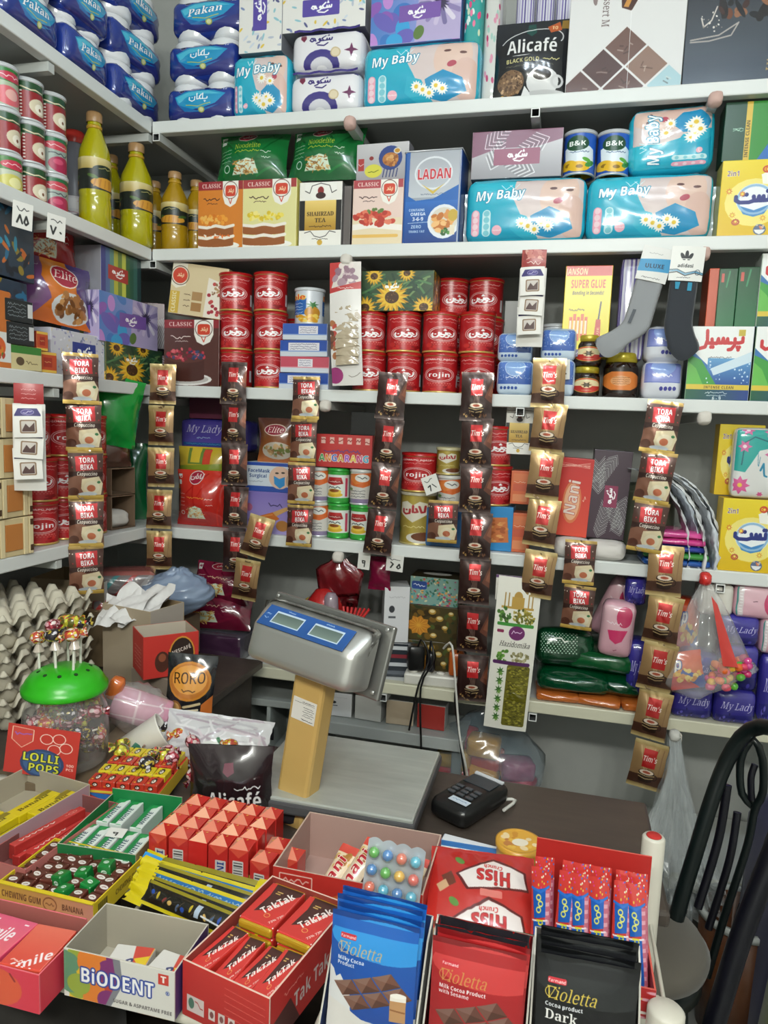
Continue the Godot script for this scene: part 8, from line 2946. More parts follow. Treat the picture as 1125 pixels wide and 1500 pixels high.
func sachet_strips()->void:
	strip("torabika",[[0.035,1.478,0.379,0],[0.035,1.359,0.37,0],[0.035,1.235,0.364,0],[0.035,1.109,0.364,0],[0.035,0.984,0.366,0]],0.086,0.128,38,"coffee sachet strip with white and red lettering on the left shelf")
	strip("tims_gold",[[0.063,1.492,0.045,0,1],[0.059,1.37,0.047,0,1],[0.059,1.245,0.045,0,1],[0.052,1.118,0.047,0,1],[0.052,0.992,0.045,0,1]],0.078,0.118,14,"golden coffee sachet strip hanging at the corner of the shelves","foil","hanging strips of coffee sachets")
	strip("tims_dark",[[0.283,1.499,0.03,0,1],[0.287,1.384,0.032,0,1],[0.291,1.262,0.03,0,1],[0.295,1.136,0.032,0,1],[0.297,1.002,0.03,0,1]],0.078,0.122,6,"dark coffee sachet strip left of the mask box","foil","hanging strips of coffee sachets")
	strip("tims_gold",[[0.36,1.058,0.05,-14,1],[0.336,0.926,0.052,-6,1]],0.078,0.122,6,"short golden strip of two coffee sachets over the burgundy noodle bags","foil","hanging strips of coffee sachets")
	strip("torabika",[[0.507,1.463,0.03,0,1],[0.504,1.343,0.032,0,1],[0.501,1.22,0.03,0,1],[0.498,1.096,0.032,0,1]],0.08,0.12,4,"coffee sachet strip with white and red lettering over the lidded cans","foil","hanging strips of coffee sachets")
	strip("tims_dark",[[0.753,1.472,0.03,-3,1],[0.749,1.343,0.032,-3,1],[0.742,1.222,0.03,-4,1],[0.733,1.091,0.032,-4,1]],0.082,0.128,3,"dark coffee sachet strip between the candy box and the golden tin","foil","hanging strips of coffee sachets")
	strip("tims_dark",[[0.992,1.475,0.035,0,1],[0.998,1.353,0.037,0,1],[1.003,1.229,0.035,0,1],[1.01,1.099,0.037,0,1],[1.013,0.975,0.035,0,1],[1.016,0.84,0.037,0,1],[1.022,0.699,0.035,0,1]],0.086,0.13,0,"longest dark coffee sachet strip, hanging down to the lowest shelf","foil","hanging strips of coffee sachets")
	strip("tims_gold",[[1.177,1.517,0.035,0,1],[1.179,1.4,0.037,-4,1],[1.178,1.277,0.035,-4,1],[1.177,1.15,0.037,-5,1],[1.177,1.01,0.035,-5,1]],0.086,0.128,-2,"golden coffee sachet strip beside the red tissue box","foil","hanging strips of coffee sachets")
	strip("torabika",[[1.454,1.411,0.04,-6,1],[1.449,1.284,0.042,-6,1],[1.442,1.157,0.04,-6,1]],0.086,0.132,-6,"coffee sachet strip with red lettering before the white plastic bags","foil","hanging strips of coffee sachets")
	strip("torabika",[[1.286,1.055,0.03,-1,1],[1.289,0.934,0.032,-2,1]],0.082,0.118,-2,"short coffee sachet strip above the green rice bags","foil","hanging strips of coffee sachets")
	strip("tims_gold",[[1.498,1.047,0.045,0,1],[1.497,0.919,0.047,-5,1],[1.493,0.795,0.045,-6,1],[1.49,0.664,0.047,-6,1],[1.489,0.525,0.045,-7,1]],0.086,0.13,-8,"golden coffee sachet strip hanging below the lowest shelf","foil","hanging strips of coffee sachets")
	solo("coffee_sachet",pouch_mesh(.084,.118,.014,"torabika","#7a6248",{"seed": 2,"rough": .003,"side": .03}),mat("b","foil"),"single coffee sachet hung by a price tag before the golden tin","coffee sachet",Vector3(0.915,1.137,0.02),2)
	price("tag_d",Vector2(0.036,0.05),Vector3(0.687,1.039,0.004),Vector3(0,0,-4),"price tag with a single digit hanging beside the maroon bag")
	price("tag_c",Vector2(0.05,0.048),Vector3(0.779,1.041,0.004),Vector3(0,0,-3),"price tag with two digits hanging under the fourth shelf")
	price("tag_long",Vector2(0.045,0.05),Vector3(0.887,1.274,0.02),Vector3(0,0,22),"tilted price tag on the red and golden tins")
	white_cards(Vector3(0.03,1.518,0.557),34.0,3,"card_red","hanging strip of white cards with a red head at the left")
	card_strip("spice_strip","card_taj",.116,.43,Vector3(1.137,1.06,0.03),-2.5,"tall white card strip of spice sachets with a domed palace",false)
	solo("spice_card",sheet_mesh(.09,.07,"card_taj_top",.002),mat("b","card"),"small white card with a palace behind the golden sachets","card",Vector3(1.116,1.062,0.022),0)

func lowest_shelf()->void:
	soft("clear_pack",{"front": "#3c2438","all": "#4a4650"},Vector3(0.21,0.082,0.13),Vector3(0.196,0.708,-0.075),0,"clear pack with a plum tray, lowest of the pile under the noodle bags","pack","",.012,.004,.005,"film",4)
	pouch("noodle_bag","noodle_plum","#5c0c26",Vector3(0.274,0.125,0.08),Vector3(0.179,0.798,-0.035),Vector3(-28,4,1),"burgundy noodle bag lying on the clear pack, lower one","noodles","burgundy noodle bags",{"seal": .05,"rough": .006,"seed": 2,"nu": 16,"nv": 12,"fq": 45.0},"film")
	pouch("noodle_bag","noodle_plum","#5c0c26",Vector3(0.204,0.125,0.08),Vector3(0.199,0.883,-0.055),Vector3(-28,4,-4),"burgundy noodle bag on top of the other one","noodles","burgundy noodle bags",{"seal": .05,"rough": .006,"seed": 3,"nu": 16,"nv": 12,"fq": 45.0},"film")
	carton("board",{"all": "#4d4740"},Vector3(.16,.17,.012),Vector3(0.395,0.708,-0.12),Vector3(-14,8,-4),"dark grey board leaning behind the scale display","board","","matte")
	carton("spice_box",{"all": "#c9a52c"},Vector3(.05,.09,.05),Vector3(0.507,0.823,-0.08),0,"yellow box beside the hanging red bag","carton","")
	carton("carton",{"all": "#3a3430"},Vector3(.3,.114,.12),Vector3(0.578,0.708,-0.1),0,"dark carton behind the scale display under the red bag","carton","")
	red_scoops(Vector3(0.615,1.056,0))
	pouch("pad_pack","#7a1c3a","#5c142c",Vector3(.07,.1,.04),Vector3(0.724,0.97,-0.05),0,"maroon crinkled pack hanging behind the price tags","pads","",{"rough": .005,"seed": 2},"film")
	carton("white_box",{"front": "white_face","right": "#c4c4c6","all": "#d9d9db"},Vector3(0.075,0.17,0.09),Vector3(0.764,0.813,-0.1),18,"white electric device box right of the scale display","box","")
	carton("striped_box",{"all": "#3a4048","front": "stripe_dark"},Vector3(.11,.104,.09),Vector3(0.774,0.708,-0.1),12,"dark carton with white stripes under the white box","box","")
	carton("spice_box",{"all": "#c9962c"},Vector3(.06,.2,.04),Vector3(0.755,0.708,-0.2),0,"yellow box behind the white electric box","carton","")
	tissue("tissue_fruit",Vector3(0.16,0.112,0.11),Vector3(0.876,0.708,-0.14),2,"brown tissue box with dried fruit, at the bottom behind the plugs","tissue boxes on the shelves","#3a301c")
	tissue("tissue_fruit",Vector3(0.16,0.108,0.11),Vector3(0.879,0.82,-0.14),-2,"brown tissue box with dried fruit under the floral one","tissue boxes on the shelves","#3a301c")
	tissue("tissue_garden",Vector3(0.145,0.085,0.11),Vector3(0.882,0.929,-0.14),0,"teal floral tissue box on top of two brown ones","tissue boxes on the shelves","#3a301c")
	power_strip(Vector3(0.902,0.708,-0.035))
	soft("rice_bag",{"front": "#0c3f22","all": "#0a3a20"},Vector3(0.2,0.058,0.2),Vector3(1.292,0.736,-0.11),Vector3(0,2,0),"dark green bag at the bottom of the rice pile, left","rice","green rice bags",.026,.012,.009,"film",3)
	soft("rice_bag",{"front": "#0c3a20","all": "#0a3a20"},Vector3(0.13,0.055,0.2),Vector3(1.426,0.736,-0.13),Vector3(0,-5,0),"dark green bag at the bottom of the rice pile, right","rice","green rice bags",.026,.012,.009,"film",4)
	soft("rice_bag",{"front": "#0f4f28","all": "#0a3a20"},Vector3(0.19,0.065,0.19),Vector3(1.369,0.796,-0.13),Vector3(0,-6,0),"glossy green bag lying across the two lower bags","rice","green rice bags",.026,.012,.009,"film",5)
	soft("rice_bag",{"front": "rice_bag","all": "#0a3a20"},Vector3(0.16,0.1,0.12),Vector3(1.262,0.797,-0.09),Vector3(-12,8,0),"dark green rice bag with a white chequer, top left of the pile","rice","green rice bags",.026,.012,.009,"film",6)
	soft("orange_bag",{"all": "#b8642c"},Vector3(.12,.025,.12),Vector3(1.253,0.708,-0.07),4,"flat orange bag under the green rice bags, left","bag","orange bags",.01,.004,.006,"film",1)
	soft("orange_bag",{"all": "#b8642c"},Vector3(.12,.025,.12),Vector3(1.37,0.708,-0.07),-6,"flat orange bag under the green rice bags, middle, below the glossy one","bag","orange bags",.01,.004,.006,"film",2)
	soft("orange_bag",{"all": "#b8642c"},Vector3(.12,.025,.12),Vector3(1.483,0.708,-0.07),5,"flat orange bag under the green rice bags, right, by the golden strip","bag","orange bags",.01,.004,.006,"film",3)
	soft("pad_pack",{"front": "pad_pink","all": "#d9a8b4"},Vector3(0.088,0.152,0.06),Vector3(1.397,0.854,-0.05),Vector3(6,-6,-3),"pink pad pack with crimson shapes, standing in front","pads","pink pad packs",.018,.008,.003,"film",1)
	soft("pad_pack",{"front": "pad_pink","all": "#d9a8b4"},Vector3(0.08,0.175,0.06),Vector3(1.364,0.884,-0.15),Vector3(4,-4,-22),"pink pad pack tilted behind the front one","pads","pink pad packs",.018,.008,.003,"film",2)
	soft("pad_pack",{"front": "pad_violet_dark","all": "#34308a"},Vector3(0.102,0.091,0.09),Vector3(1.604,0.707,-0.06),0,"dark violet pad pack on the shelf edge below the sweets bag","pads","violet and pink packs at the right",.016,.006,.004,"film",2)
	soft("pad_pack",{"front": "pad_violet_dark","all": "#34308a"},Vector3(0.102,0.093,0.09),Vector3(1.708,0.706,-0.06),1,"dark violet pad pack on the shelf edge near the chair top","pads","violet and pink packs at the right",.016,.006,.004,"film",3)
	soft("pad_pack",{"front": "pad_violet_dark","all": "#34308a"},Vector3(0.088,0.09,0.09),Vector3(1.616,0.797,-0.065),2,"dark violet pad pack behind the sweets bag, second row","pads","violet and pink packs at the right",.016,.006,.004,"film",4)
	soft("pad_pack",{"front": "pad_violet_dark","all": "#34308a"},Vector3(0.097,0.122,0.09),Vector3(1.709,0.798,-0.065),-2,"dark violet pad pack with torn film, second row right","pads","violet and pink packs at the right",.016,.006,.004,"film",5)
	soft("pad_pack",{"front": "pad_violet_dark","all": "#34308a"},Vector3(0.098,0.077,0.09),Vector3(1.701,0.921,-0.06),-1,"dark violet pad pack with slanted script under the pink pack","pads","violet and pink packs at the right",.016,.006,.004,"film",6)
	soft("pad_pack",{"front": "#d6d2c8","all": "#cfcabf"},Vector3(0.086,0.085,0.09),Vector3(1.639,0.993,-0.06),0,"cream pad pack with a dark clip next to the pink one","pads","violet and pink packs at the right",.016,.006,.004,"film",7)
	soft("pad_pack",{"front": "pad_white_pink","all": "#d9a8b6"},Vector3(0.103,0.088,0.09),Vector3(1.733,0.995,-0.06),1,"pink and white pad pack at the right edge under the shelf","pads","violet and pink packs at the right",.016,.006,.004,"film",8)
	soft("pad_pack",{"front": "pad_white_pink","all": "#d9a8b6"},Vector3(0.074,0.094,0.09),Vector3(1.789,0.904,-0.065),2,"pink pad pack cut by the right edge, middle row","pads","violet and pink packs at the right",.016,.006,.004,"film",9)
	soft("pad_pack",{"front": "pad_violet_dark","all": "#34308a"},Vector3(0.076,0.18,0.09),Vector3(1.801,0.721,-0.065),-2,"tall violet pad pack cut by the right edge","pads","violet and pink packs at the right",.016,.006,.004,"film",10)
	soft("pad_pack",{"front": "pad_violet_dark","all": "#34308a"},Vector3(0.056,0.079,0.09),Vector3(1.441,0.997,-0.075),-1,"dark violet pad pack beside the pink packs, upper left","pads","violet and pink packs at the right",.016,.006,.004,"film",11)
	soft("pad_pack",{"front": "pad_violet_dark","all": "#34308a"},Vector3(0.06,0.15,0.09),Vector3(1.463,0.747,-0.075),0,"dark violet pad pack behind the golden strip, lower left","pads","violet and pink packs at the right",.016,.006,.004,"film",12)
	soft("pad_pack",{"front": "pufak","all": "#c94a2c"},Vector3(0.088,0.144,0.09),Vector3(1.575,0.867,-0.135),1,"orange and blue snack bag behind the sweets bag","snacks","",.016,.006,.004,"film",13)
	sweets_bag(Vector3(1.598,1.091,0.03))

func behind_counter()->void:
	pigeonholes(Vector3(0.345,0.4,-0.12))
	low_ledge(Vector3(0.76,0.53,-0.12))
	carton("small_card_box",{"front": "white_face","all": "#b9b9b6"},Vector3(0.085,0.075,0.05),Vector3(0.6,0.552,-0.1),3,"small white printed box on the low ledge under the power strip","box","small white boxes on the low ledge")
	carton("small_card_box",{"front": "#c9c8c4","all": "#b9b9b6"},Vector3(0.085,0.075,0.05),Vector3(0.698,0.552,-0.1),-4,"small plain pale box on the low ledge under the power strip","box","small white boxes on the low ledge")
	carton("small_card_box",{"front": "#b9a890","all": "#b9b9b6"},Vector3(0.085,0.075,0.05),Vector3(0.796,0.552,-0.1),2,"small beige box on the low ledge under the power strip","box","small white boxes on the low ledge")
	carton("small_card_box",{"front": "#a83a34","all": "#b9b9b6"},Vector3(0.085,0.075,0.05),Vector3(0.894,0.552,-0.1),-3,"small red and white box on the low ledge under the power strip","box","small white boxes on the low ledge")
	clear_sack(Vector3(1.06,0.27,-0.12))
	crumpled_film(Vector3(1.27,0.26,-0.16))
	hanging_bag(Vector3(1.559,0.67,0.03))
	chair([Vector3(1.507,0.384,0.481),Vector3(1.527,0.494,0.462),Vector3(1.549,0.592,0.445),Vector3(1.572,0.692,0.427),Vector3(1.597,0.778,0.41),Vector3(1.624,0.847,0.415),Vector3(1.652,0.884,0.446),Vector3(1.676,0.882,0.502),Vector3(1.69,0.779,0.553)],[Vector3(1.658,0.695,0.405),Vector3(1.634,0.723,0.408),Vector3(1.629,0.793,0.4),Vector3(1.648,0.835,0.401),Vector3(1.666,0.804,0.41),Vector3(1.672,0.734,0.417),Vector3(1.661,0.692,0.415),Vector3(1.653,0.61,0.417),Vector3(1.623,0.453,0.423),Vector3(1.6,0.308,0.426)],[[Vector3(1.605,0.736,0.413),Vector3(1.594,0.622,0.43),Vector3(1.562,0.479,0.455)],[Vector3(1.629,0.68,0.414),Vector3(1.619,0.58,0.429),Vector3(1.591,0.423,0.434)],[Vector3(1.689,0.874,0.583),Vector3(1.65,0.737,0.609),Vector3(1.601,0.575,0.641),Vector3(1.554,0.376,0.677)],[Vector3(1.655,0.785,0.405),Vector3(1.649,0.756,0.41),Vector3(1.653,0.712,0.415)]])
	stool(Vector3(1.43,0,0.525))
	bucket(Vector3(1.728,0,0.169))
	soft("cloth_bundle",{"all": "#26264c"},Vector3(.2,.62,.3),Vector3(1.833,0,0.237),12,"dark blue cloth bundle standing at the right edge behind the chair","cloth","",.08,.02,.02,"cloth",4)
	soft("broom_bag",{"all": "#55602a"},Vector3(.03,.5,.06),Vector3(1.703,0,0.457),Vector3(0,0,-4),"olive green rolled sheet standing against the blue bundle","roll","",.014,.004,.006,"cloth",2)

func counter()->void:
	furniture()
	scale(Vector3(0.865,0.742,0.725),Vector3(0.797,0.735,0.82))
	terminal(Vector3(1.1,0.742,0.69))
	cable([Vector3(0.935,0.836,0.02),Vector3(0.962,0.858,0.05),Vector3(0.981,0.736,0.06),Vector3(1,0.618,0.08),Vector3(1.034,0.591,0.2),Vector3(1.094,0.746,0.621),Vector3(1.137,0.75,0.652),Vector3(1.181,0.745,0.633),Vector3(1.163,0.75,0.687)],"white charging cable running from the plugs down to the card terminal")

func left_counter()->void:
	egg_tray(Vector3(-0.065,0.746,0.56),1,"grey pulp egg tray, lowest in the stack")
	egg_tray(Vector3(-0.059,0.777,0.564),88,"grey pulp egg tray, second from bottom in the stack")
	egg_tray(Vector3(-0.069,0.808,0.554),182,"grey pulp egg tray, third from bottom in the stack")
	egg_tray(Vector3(-0.062,0.839,0.562),269,"grey pulp egg tray, fourth from bottom in the stack")
	egg_tray(Vector3(-0.065,0.87,0.56),1,"grey pulp egg tray, fourth from top in the stack")
	egg_tray(Vector3(-0.059,0.901,0.564),88,"grey pulp egg tray, third from top in the stack")
	egg_tray(Vector3(-0.069,0.932,0.554),182,"grey pulp egg tray, second from top in the stack")
	egg_tray(Vector3(-0.062,0.963,0.562),269,"grey pulp egg tray, topmost in the stack")
	white_jug(Vector3(-0.05,1.012,0.66))
	carton("carton",{"all": "#8a7458"},Vector3(.24,.16,.22),Vector3(-0.12,0.746,0.16),6,"brown closed carton under the open price carton, back left","carton","cartons at the back left")
	tray("open_carton",Vector3(.22,.075,.17),.003,{"front": "#a8957a","side": "box_price","back": "#a8957a","edge": "#b8a588"},"#a08a68",Vector3(-0.13,0.908,0.16),8,"open brown carton with a handwritten price on its side","cartons at the back left",-1.0,"wall","carton")
	tray("open_carton",Vector3(.16,.23,.12),.003,{"front": "#a3947e","side": "#a39a90","edge": "#b0a084"},"#8f7a5c",Vector3(0.2,0.746,0.36),-12,"tall open brown carton stuffed with white papers","cartons at the back left",-1.0,"wall","carton")
	paper(Vector3(0.15,0.965,0.4),Vector3(28,12,14),"crumpled white paper in the tall carton, front left")
	paper(Vector3(0.174,0.977,0.388),Vector3(34,-18,-8),"crumpled white paper in the tall carton, lower middle")
	paper(Vector3(0.198,0.965,0.376),Vector3(16,30,5),"crumpled white paper in the tall carton, upper middle")
	paper(Vector3(0.222,0.977,0.364),Vector3(40,-8,20),"crumpled white paper in the tall carton, right")
	carton("carton",{"all": "#8f8274"},Vector3(.15,.105,.12),Vector3(0.34,0.746,0.46),-20,"pale carton under the red coffee box","carton","")
	tray("coffee_box",Vector3(.128,.1,.1),.002,{"front": "nescafe_box","side": "nescafe_side","edge": "#c8332a"},"#b5aa9a",Vector3(0.338,0.855,0.485),46,"open red coffee box with a dark oval emblem","",-1.0,"wall","coffee box")
	pouch("coffee_bag","roro","#17181c",Vector3(.112,.19,.05),Vector3(0.462,0.749,0.61),Vector3(-8,14,-3),"black bag with an orange oval standing beside the red coffee box","coffee bag","",{"seal": .05,"rough": .004,"seed": 4,"nu": 14,"nv": 16},"film")
	pouch("coffee_bag","alicafe_open","#1a1a1e",Vector3(.155,.135,.05),Vector3(0.7,0.75,0.875),Vector3(-6,10,2),"open black coffee bag behind the red pyramid sweets","coffee bag","",{"seal": .03,"rough": .004,"seed": 6,"side": .01,"nu": 16,"nv": 14},"film")
	pouch("crumpled_bag","crumple","#c9c7ca",Vector3(.23,.11,.05),Vector3(0.575,0.752,0.72),Vector3(-38,8,-3),"crumpled white printed bag behind the black coffee bag","bag","",{"rough": .011,"seed": 3,"fq": 55.0,"nu": 22,"nv": 16},"film")
	paper_cup(Vector3(0.435,0.795,0.735))
	pink_roll(Vector3(0.39,0.835,0.67))
	carton("carton",{"all": "#7a6a58"},Vector3(.14,.045,.12),Vector3(0.41,0.746,0.69),12,"low brown carton under the pink roll and sweets","carton","")
	carton("carton",{"all": "#6a5a48"},Vector3(.19,.029,.18),Vector3(0.315,0.746,0.82),8,"flat brown carton under the lollipop jar","carton","")
	lolly_jar(Vector3(0.322,0.776,0.82))
	loose_sweets(Vector3(0.47,0.746,0.73))

func sweets()->void:
	tray("display_tray",Vector3(.15,.045,.19),.002,{"front": "#b0a494","side": "#a88a90","edge": "#b5aa98"},"#a39a88",Vector3(0.365,0.758,1.01),-8,"grey card tray of yellow gum packs at the left end","display boxes on the counter")
	carton("gum_pack",{"top": "banana","all": "#cdb81a"},Vector3(.03,.014,.086),Vector3(0.418,0.76,0.975),-8,"yellow gum pack with dark lettering, lower of a pair, back right","gum","yellow gum packs")
	carton("gum_pack",{"top": "banana","all": "#cdb81a"},Vector3(.03,.014,.086),Vector3(0.418,0.775,0.975),-8,"yellow gum pack with dark lettering, upper of a pair, back right","gum","yellow gum packs")
	carton("gum_pack",{"top": "banana","all": "#cdb81a"},Vector3(.03,.014,.086),Vector3(0.386,0.76,0.985),-8,"yellow gum pack with dark lettering, lower of a pair, back, second from right","gum","yellow gum packs")
	carton("gum_pack",{"top": "banana","all": "#cdb81a"},Vector3(.03,.014,.086),Vector3(0.386,0.775,0.985),-8,"yellow gum pack with dark lettering, upper of a pair, back, second from right","gum","yellow gum packs")
	carton("gum_pack",{"top": "banana","all": "#cdb81a"},Vector3(.03,.014,.086),Vector3(0.34,0.76,1.065),-8,"yellow gum pack with dark lettering, lower of a pair, front middle","gum","yellow gum packs")
	carton("gum_pack",{"top": "banana","all": "#cdb81a"},Vector3(.03,.014,.086),Vector3(0.34,0.775,1.065),-8,"yellow gum pack with dark lettering, upper of a pair, front middle","gum","yellow gum packs")
	carton("gum_pack",{"top": "banana","all": "#cdb81a"},Vector3(.03,.014,.086),Vector3(0.372,0.76,1.068),-8,"yellow gum pack with dark lettering, lower of a pair, front right","gum","yellow gum packs")
	carton("gum_pack",{"top": "banana","all": "#cdb81a"},Vector3(.03,.014,.086),Vector3(0.372,0.775,1.068),-8,"yellow gum pack with dark lettering, upper of a pair, front right","gum","yellow gum packs")
	carton("gum_pack",{"top": "banana","all": "#cdb81a"},Vector3(.03,.014,.086),Vector3(0.308,0.76,1.05),-8,"yellow gum pack with dark lettering, lower of a pair, front left","gum","yellow gum packs")
	carton("gum_pack",{"top": "banana","all": "#cdb81a"},Vector3(.03,.014,.086),Vector3(0.308,0.775,1.05),-8,"yellow gum pack with dark lettering, upper of a pair, front left","gum","yellow gum packs")
	tray("display_tray",Vector3(.085,.034,.2),.002,{"front": "#b06a64","side": "#b06a64","edge": "#a85a56"},"#7a4a48",Vector3(0.475,0.758,1.045),-5,"low red tray of tubes between yellow and green gum","display boxes on the counter")
	carton("sweet_tube",{"top": "star_tube","all": "#a8302c"},Vector3(.0145,.016,.13),Vector3(0.443,0.761,1.03),-5,"red sweet tube in the low tray, leftmost","sweets","red sweet tubes")
	carton("sweet_tube",{"top": "star_tube","all": "#a8302c"},Vector3(.0145,.016,.13),Vector3(0.459,0.761,1.042),-4,"red sweet tube in the low tray, second from left","sweets","red sweet tubes")
	carton("sweet_tube",{"top": "star_tube","all": "#a8302c"},Vector3(.0145,.016,.13),Vector3(0.474,0.761,1.03),-6,"red sweet tube in the low tray, middle","sweets","red sweet tubes")
	carton("sweet_tube",{"top": "star_tube","all": "#a8302c"},Vector3(.0145,.016,.13),Vector3(0.489,0.761,1.042),-5,"red sweet tube in the low tray, second from right","sweets","red sweet tubes")
	carton("sweet_tube",{"top": "star_tube","all": "#a8302c"},Vector3(.0145,.016,.13),Vector3(0.505,0.761,1.03),-4,"red sweet tube in the low tray, rightmost","sweets","red sweet tubes")
	carton("sweet_tube",{"top": "star_tube","all": "#a8302c"},Vector3(.0145,.016,.13),Vector3(0.462,0.777,1.042),-14,"red sweet tube in the low tray, lying across on top","sweets","red sweet tubes")
	tray("display_tray",Vector3(.13,.04,.155),.002,{"front": "#1a6a3a","back": "#157a3a","side": "#8a7a5c","edge": "#b8b09c"},"#1c7a40",Vector3(0.573,0.758,1.005),4,"green backed tray of white and green gum packs","display boxes on the counter",.05)
	carton("gum_pack",{"top": "white_gum","right": "#d5dcd8","all": "#c9d2cc"},Vector3(.0215,.026,.074),Vector3(0.53,0.765,0.968),4,"white and green gum pack, back row, left","gum","white and green gum packs")
	carton("gum_pack",{"top": "white_gum","right": "#d5dcd8","all": "#c9d2cc"},Vector3(.0215,.026,.074),Vector3(0.555,0.765,0.968),4,"white and green gum pack, back row, middle","gum","white and green gum packs")
	carton("gum_pack",{"top": "white_gum","right": "#d5dcd8","all": "#c9d2cc"},Vector3(.0215,.026,.074),Vector3(0.592,0.765,0.968),4,"white and green gum pack, back row, right alone","gum","white and green gum packs")
	carton("gum_pack",{"top": "white_gum","right": "#d5dcd8","all": "#c9d2cc"},Vector3(.0215,.026,.074),Vector3(0.522,0.761,1.045),4,"white and green gum pack, front row, first from left","gum","white and green gum packs")
	carton("gum_pack",{"top": "white_gum","right": "#d5dcd8","all": "#c9d2cc"},Vector3(.0215,.026,.074),Vector3(0.546,0.761,1.045),4,"white and green gum pack, front row, second","gum","white and green gum packs")
	carton("gum_pack",{"top": "white_gum","right": "#d5dcd8","all": "#c9d2cc"},Vector3(.0215,.026,.074),Vector3(0.571,0.761,1.045),4,"white and green gum pack, front row, third","gum","white and green gum packs")
	carton("gum_pack",{"top": "white_gum","right": "#d5dcd8","all": "#c9d2cc"},Vector3(.0215,.026,.074),Vector3(0.596,0.761,1.045),4,"white and green gum pack, front row, fourth","gum","white and green gum packs")
	carton("gum_pack",{"top": "white_gum","right": "#d5dcd8","all": "#c9d2cc"},Vector3(.0215,.026,.074),Vector3(0.62,0.761,1.045),4,"white and green gum pack, front row, fifth","gum","white and green gum packs")
	price("tag_d",Vector2(.03,.02),Vector3(0.575,0.789,1.035),Vector3(-80,6,0),"small paper slip lying on the white gum packs")
	fruit_gum(Vector3(0.492,0.76,0.835))
	pyramid_sweets(Vector3(0.735,0.758,0.995))
	carton("tray_base",{"all": "#a32a28"},Vector3(.255,.004,.14),Vector3(0.765,0.754,1),0,"red card base under the pyramid sweets","box","display boxes on the counter")
	tray("display_tray",Vector3(.215,.075,.148),.0025,{"front": "nani_front","side": "#b02a24","edge": "#b8a090"},"#a88a80",Vector3(0.977,0.758,1.016),0,"red open box of wafer bars in the middle of the counter","display boxes on the counter")
	pouch("wafer_bar","nani_bar","#c8482f",Vector3(.034,.108,.016),Vector3(0.925,0.764,1.075),Vector3(-62,-18,0),"red and cream wafer bar in the open box, leftmost","wafer bar","red and cream wafer bars",{"seal": .1,"rough": .0015,"seed": 1},"film")
	pouch("wafer_bar","nani_bar","#c8482f",Vector3(.034,.108,.016),Vector3(0.955,0.776,1.065),Vector3(-62,-22,0),"red and cream wafer bar in the open box, second from left","wafer bar","red and cream wafer bars",{"seal": .1,"rough": .0015,"seed": 2},"film")
	pouch("wafer_bar","nani_bar","#c8482f",Vector3(.034,.108,.016),Vector3(0.985,0.764,1.075),Vector3(-62,-20,0),"red and cream wafer bar in the open box, middle","wafer bar","red and cream wafer bars",{"seal": .1,"rough": .0015,"seed": 3},"film")
	pouch("wafer_bar","nani_bar","#c8482f",Vector3(.034,.108,.016),Vector3(1.015,0.776,1.08),Vector3(-62,-16,0),"red and cream wafer bar in the open box, second from right","wafer bar","red and cream wafer bars",{"seal": .1,"rough": .0015,"seed": 4},"film")
	pouch("wafer_bar","nani_bar","#c8482f",Vector3(.034,.108,.016),Vector3(1.045,0.764,1.075),Vector3(-62,-8,0),"red and cream wafer bar in the open box, rightmost behind the blister","wafer bar","red and cream wafer bars",{"seal": .1,"rough": .0015,"seed": 5},"film")
	blister(Vector3(1.04,0.79,1.108))
	chew_tray(Vector3(0.567,0.758,1.122))
	bar("dark_bar",Vector3(0.757,0.762,1.072),-2,"dark yellow-edged chocolate bar, farthest back",1)
	bar("dark_bar",Vector3(0.761,0.77,1.088),-4,"dark yellow-edged chocolate bar, second from the back",2)
	bar("dark_bar",Vector3(0.765,0.778,1.103),-5,"dark yellow-edged chocolate bar, third from the back",3)
	bar("dark_bar_back",Vector3(0.769,0.784,1.119),-6,"dark yellow-edged chocolate bar, showing its blue and red back, upper",4)
	bar("dark_bar",Vector3(0.773,0.788,1.134),-8,"dark yellow-edged chocolate bar, in the middle of the pile",5)
	bar("dark_bar_back",Vector3(0.777,0.788,1.149),-9,"dark yellow-edged chocolate bar, showing its blue and red back, lower",6)
	bar("dark_bar",Vector3(0.781,0.788,1.165),-10,"dark yellow-edged chocolate bar, second from the front",7)
	bar("dark_bar",Vector3(0.785,0.792,1.181),-12,"dark yellow-edged chocolate bar, nearest the white gum box",8)
	smile_box(Vector3(0.585,0.758,1.285))
	tray("display_box",Vector3(.146,.062,.083),.002,{"front": "biodent","right": "biodent_side","side": "biodent_side","edge": "#bdb7ab"},"#a39d8e",Vector3(0.76,0.758,1.252),1,"white open gum box with rainbow edge and blue lettering","display boxes on the counter")
	carton("gum_pack",{"top": "biodent_pack","all": "#cfcac2"},Vector3(.05,.016,.05),Vector3(0.752,0.777,1.262),8,"white gum pack in the rainbow box","gum","")
	carton("gum_pack",{"top": "biodent_pack","all": "#cfcac2"},Vector3(.05,.016,.05),Vector3(0.807,0.779,1.262),-6,"red and yellow gum pack in the rainbow box","gum","")
	taktak_box(Vector3(0.915,0.758,1.205))
	violetta(Vector3(1.062,0.746,1.255),"violetta_milk",0,"blue display box of chocolate pouches, front row","blue chocolate pouch with a milk splash")
	violetta(Vector3(1.176,0.746,1.255),"violetta_red",1,"red display box of chocolate pouches, front row","red chocolate pouch with sesame")
	violetta(Vector3(1.287,0.746,1.255),"violetta_dark",2,"black display box of chocolate pouches, front row","black dark chocolate pouch with gold lettering")
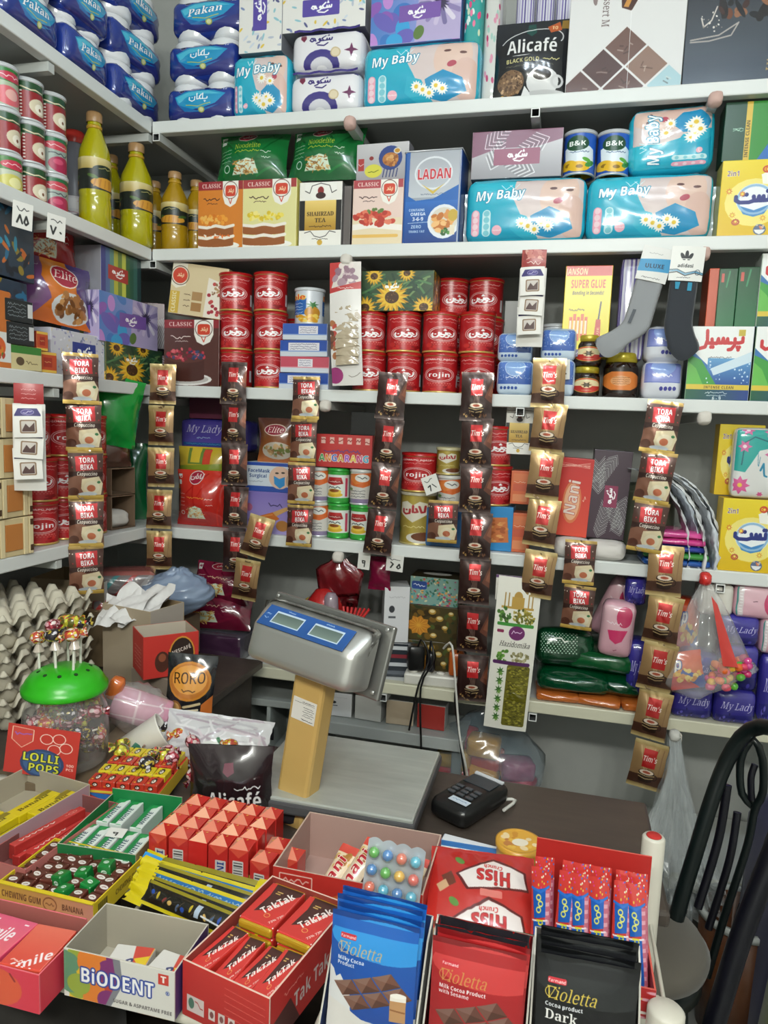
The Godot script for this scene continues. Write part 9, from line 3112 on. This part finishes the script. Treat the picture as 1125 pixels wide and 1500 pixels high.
	pouch("wafer_bag","hiss","#b8241f",Vector3(.15,.15,.028),Vector3(1.15,0.833,0.968),Vector3(-70,5,180),"upper red wafer bag lying upside down behind the red chocolate","wafer","red wafer bags lying upside down",{"seal": .05,"rough": .004,"seed": 1,"nu": 18,"nv": 16},"film")
	pouch("wafer_bag","hiss","#b8241f",Vector3(.15,.15,.028),Vector3(1.158,0.803,0.958),Vector3(-74,-3,180),"lower red wafer bag under the other one","wafer","red wafer bags lying upside down",{"seal": .05,"rough": .004,"seed": 2,"nu": 18,"nv": 16},"film")
	farmand_box(Vector3(1.302,0.758,1.072))
	tin("jamtin_lid",.034,.06,Vector3(1.2,0.758,0.9),0,"round golden tin behind the red stick box","tin","","#c9953a","#cfcac0","round_tin")
	lid_print(Vector3(1.2,0.82,0.9))
	carton("flat_box",{"top": "blue_box","front": "blue_box","all": "#cdd3da"},Vector3(.1,.035,.05),Vector3(1.125,0.758,0.9),-8,"white and blue flat box behind the red wafer bags","box","")
	pouch("green_clip","#2ea83a","#2ea83a",Vector3(.03,.008,.006),Vector3(1.222,0.876,1.195),0,"bright green strip between the red and black chocolate boxes","strip","",{"rough": .0},"film")

func left_bags()->void:
	carton("carton",{"all": "#6f6250"},Vector3(.2,.12,.22),Vector3(0.08,0.746,0.14),-4,"brown carton under the striped bags near the corner","carton","")
	soft("striped_pack",{"front": "stripe_red","right": "stripe_red","all": "#8a4f4c"},Vector3(.19,.066,.13),Vector3(0,0.868,0.14),38,"clear pack with red and teal stripes under the left shelf, lower","pack","striped packs under the left shelf",.018,.008,.006,"film",3)
	soft("striped_pack",{"front": "stripe_red","right": "stripe_red","all": "#9a5a55"},Vector3(.19,.066,.13),Vector3(-0.015,0.935,0.13),30,"clear pack with red and teal stripes under the left shelf, upper","pack","striped packs under the left shelf",.018,.008,.006,"film",4)
	solo("crumpled_bag",crumple_mesh(.2,.15,.12,.03,12,"#7f8fa8"),mat("z","film"),"crumpled blue and white plastic bag under the corner sachets","plastic bag",Vector3(0.16,0.868,0.12),20)
	solo("crumpled_bag",crumple_mesh(.16,.1,.1,.03,15,"#2f4a8c"),mat("z","film"),"dark blue crumpled plastic bag beside the burgundy noodle bags","plastic bag",Vector3(0.15,0.746,0.24),50)
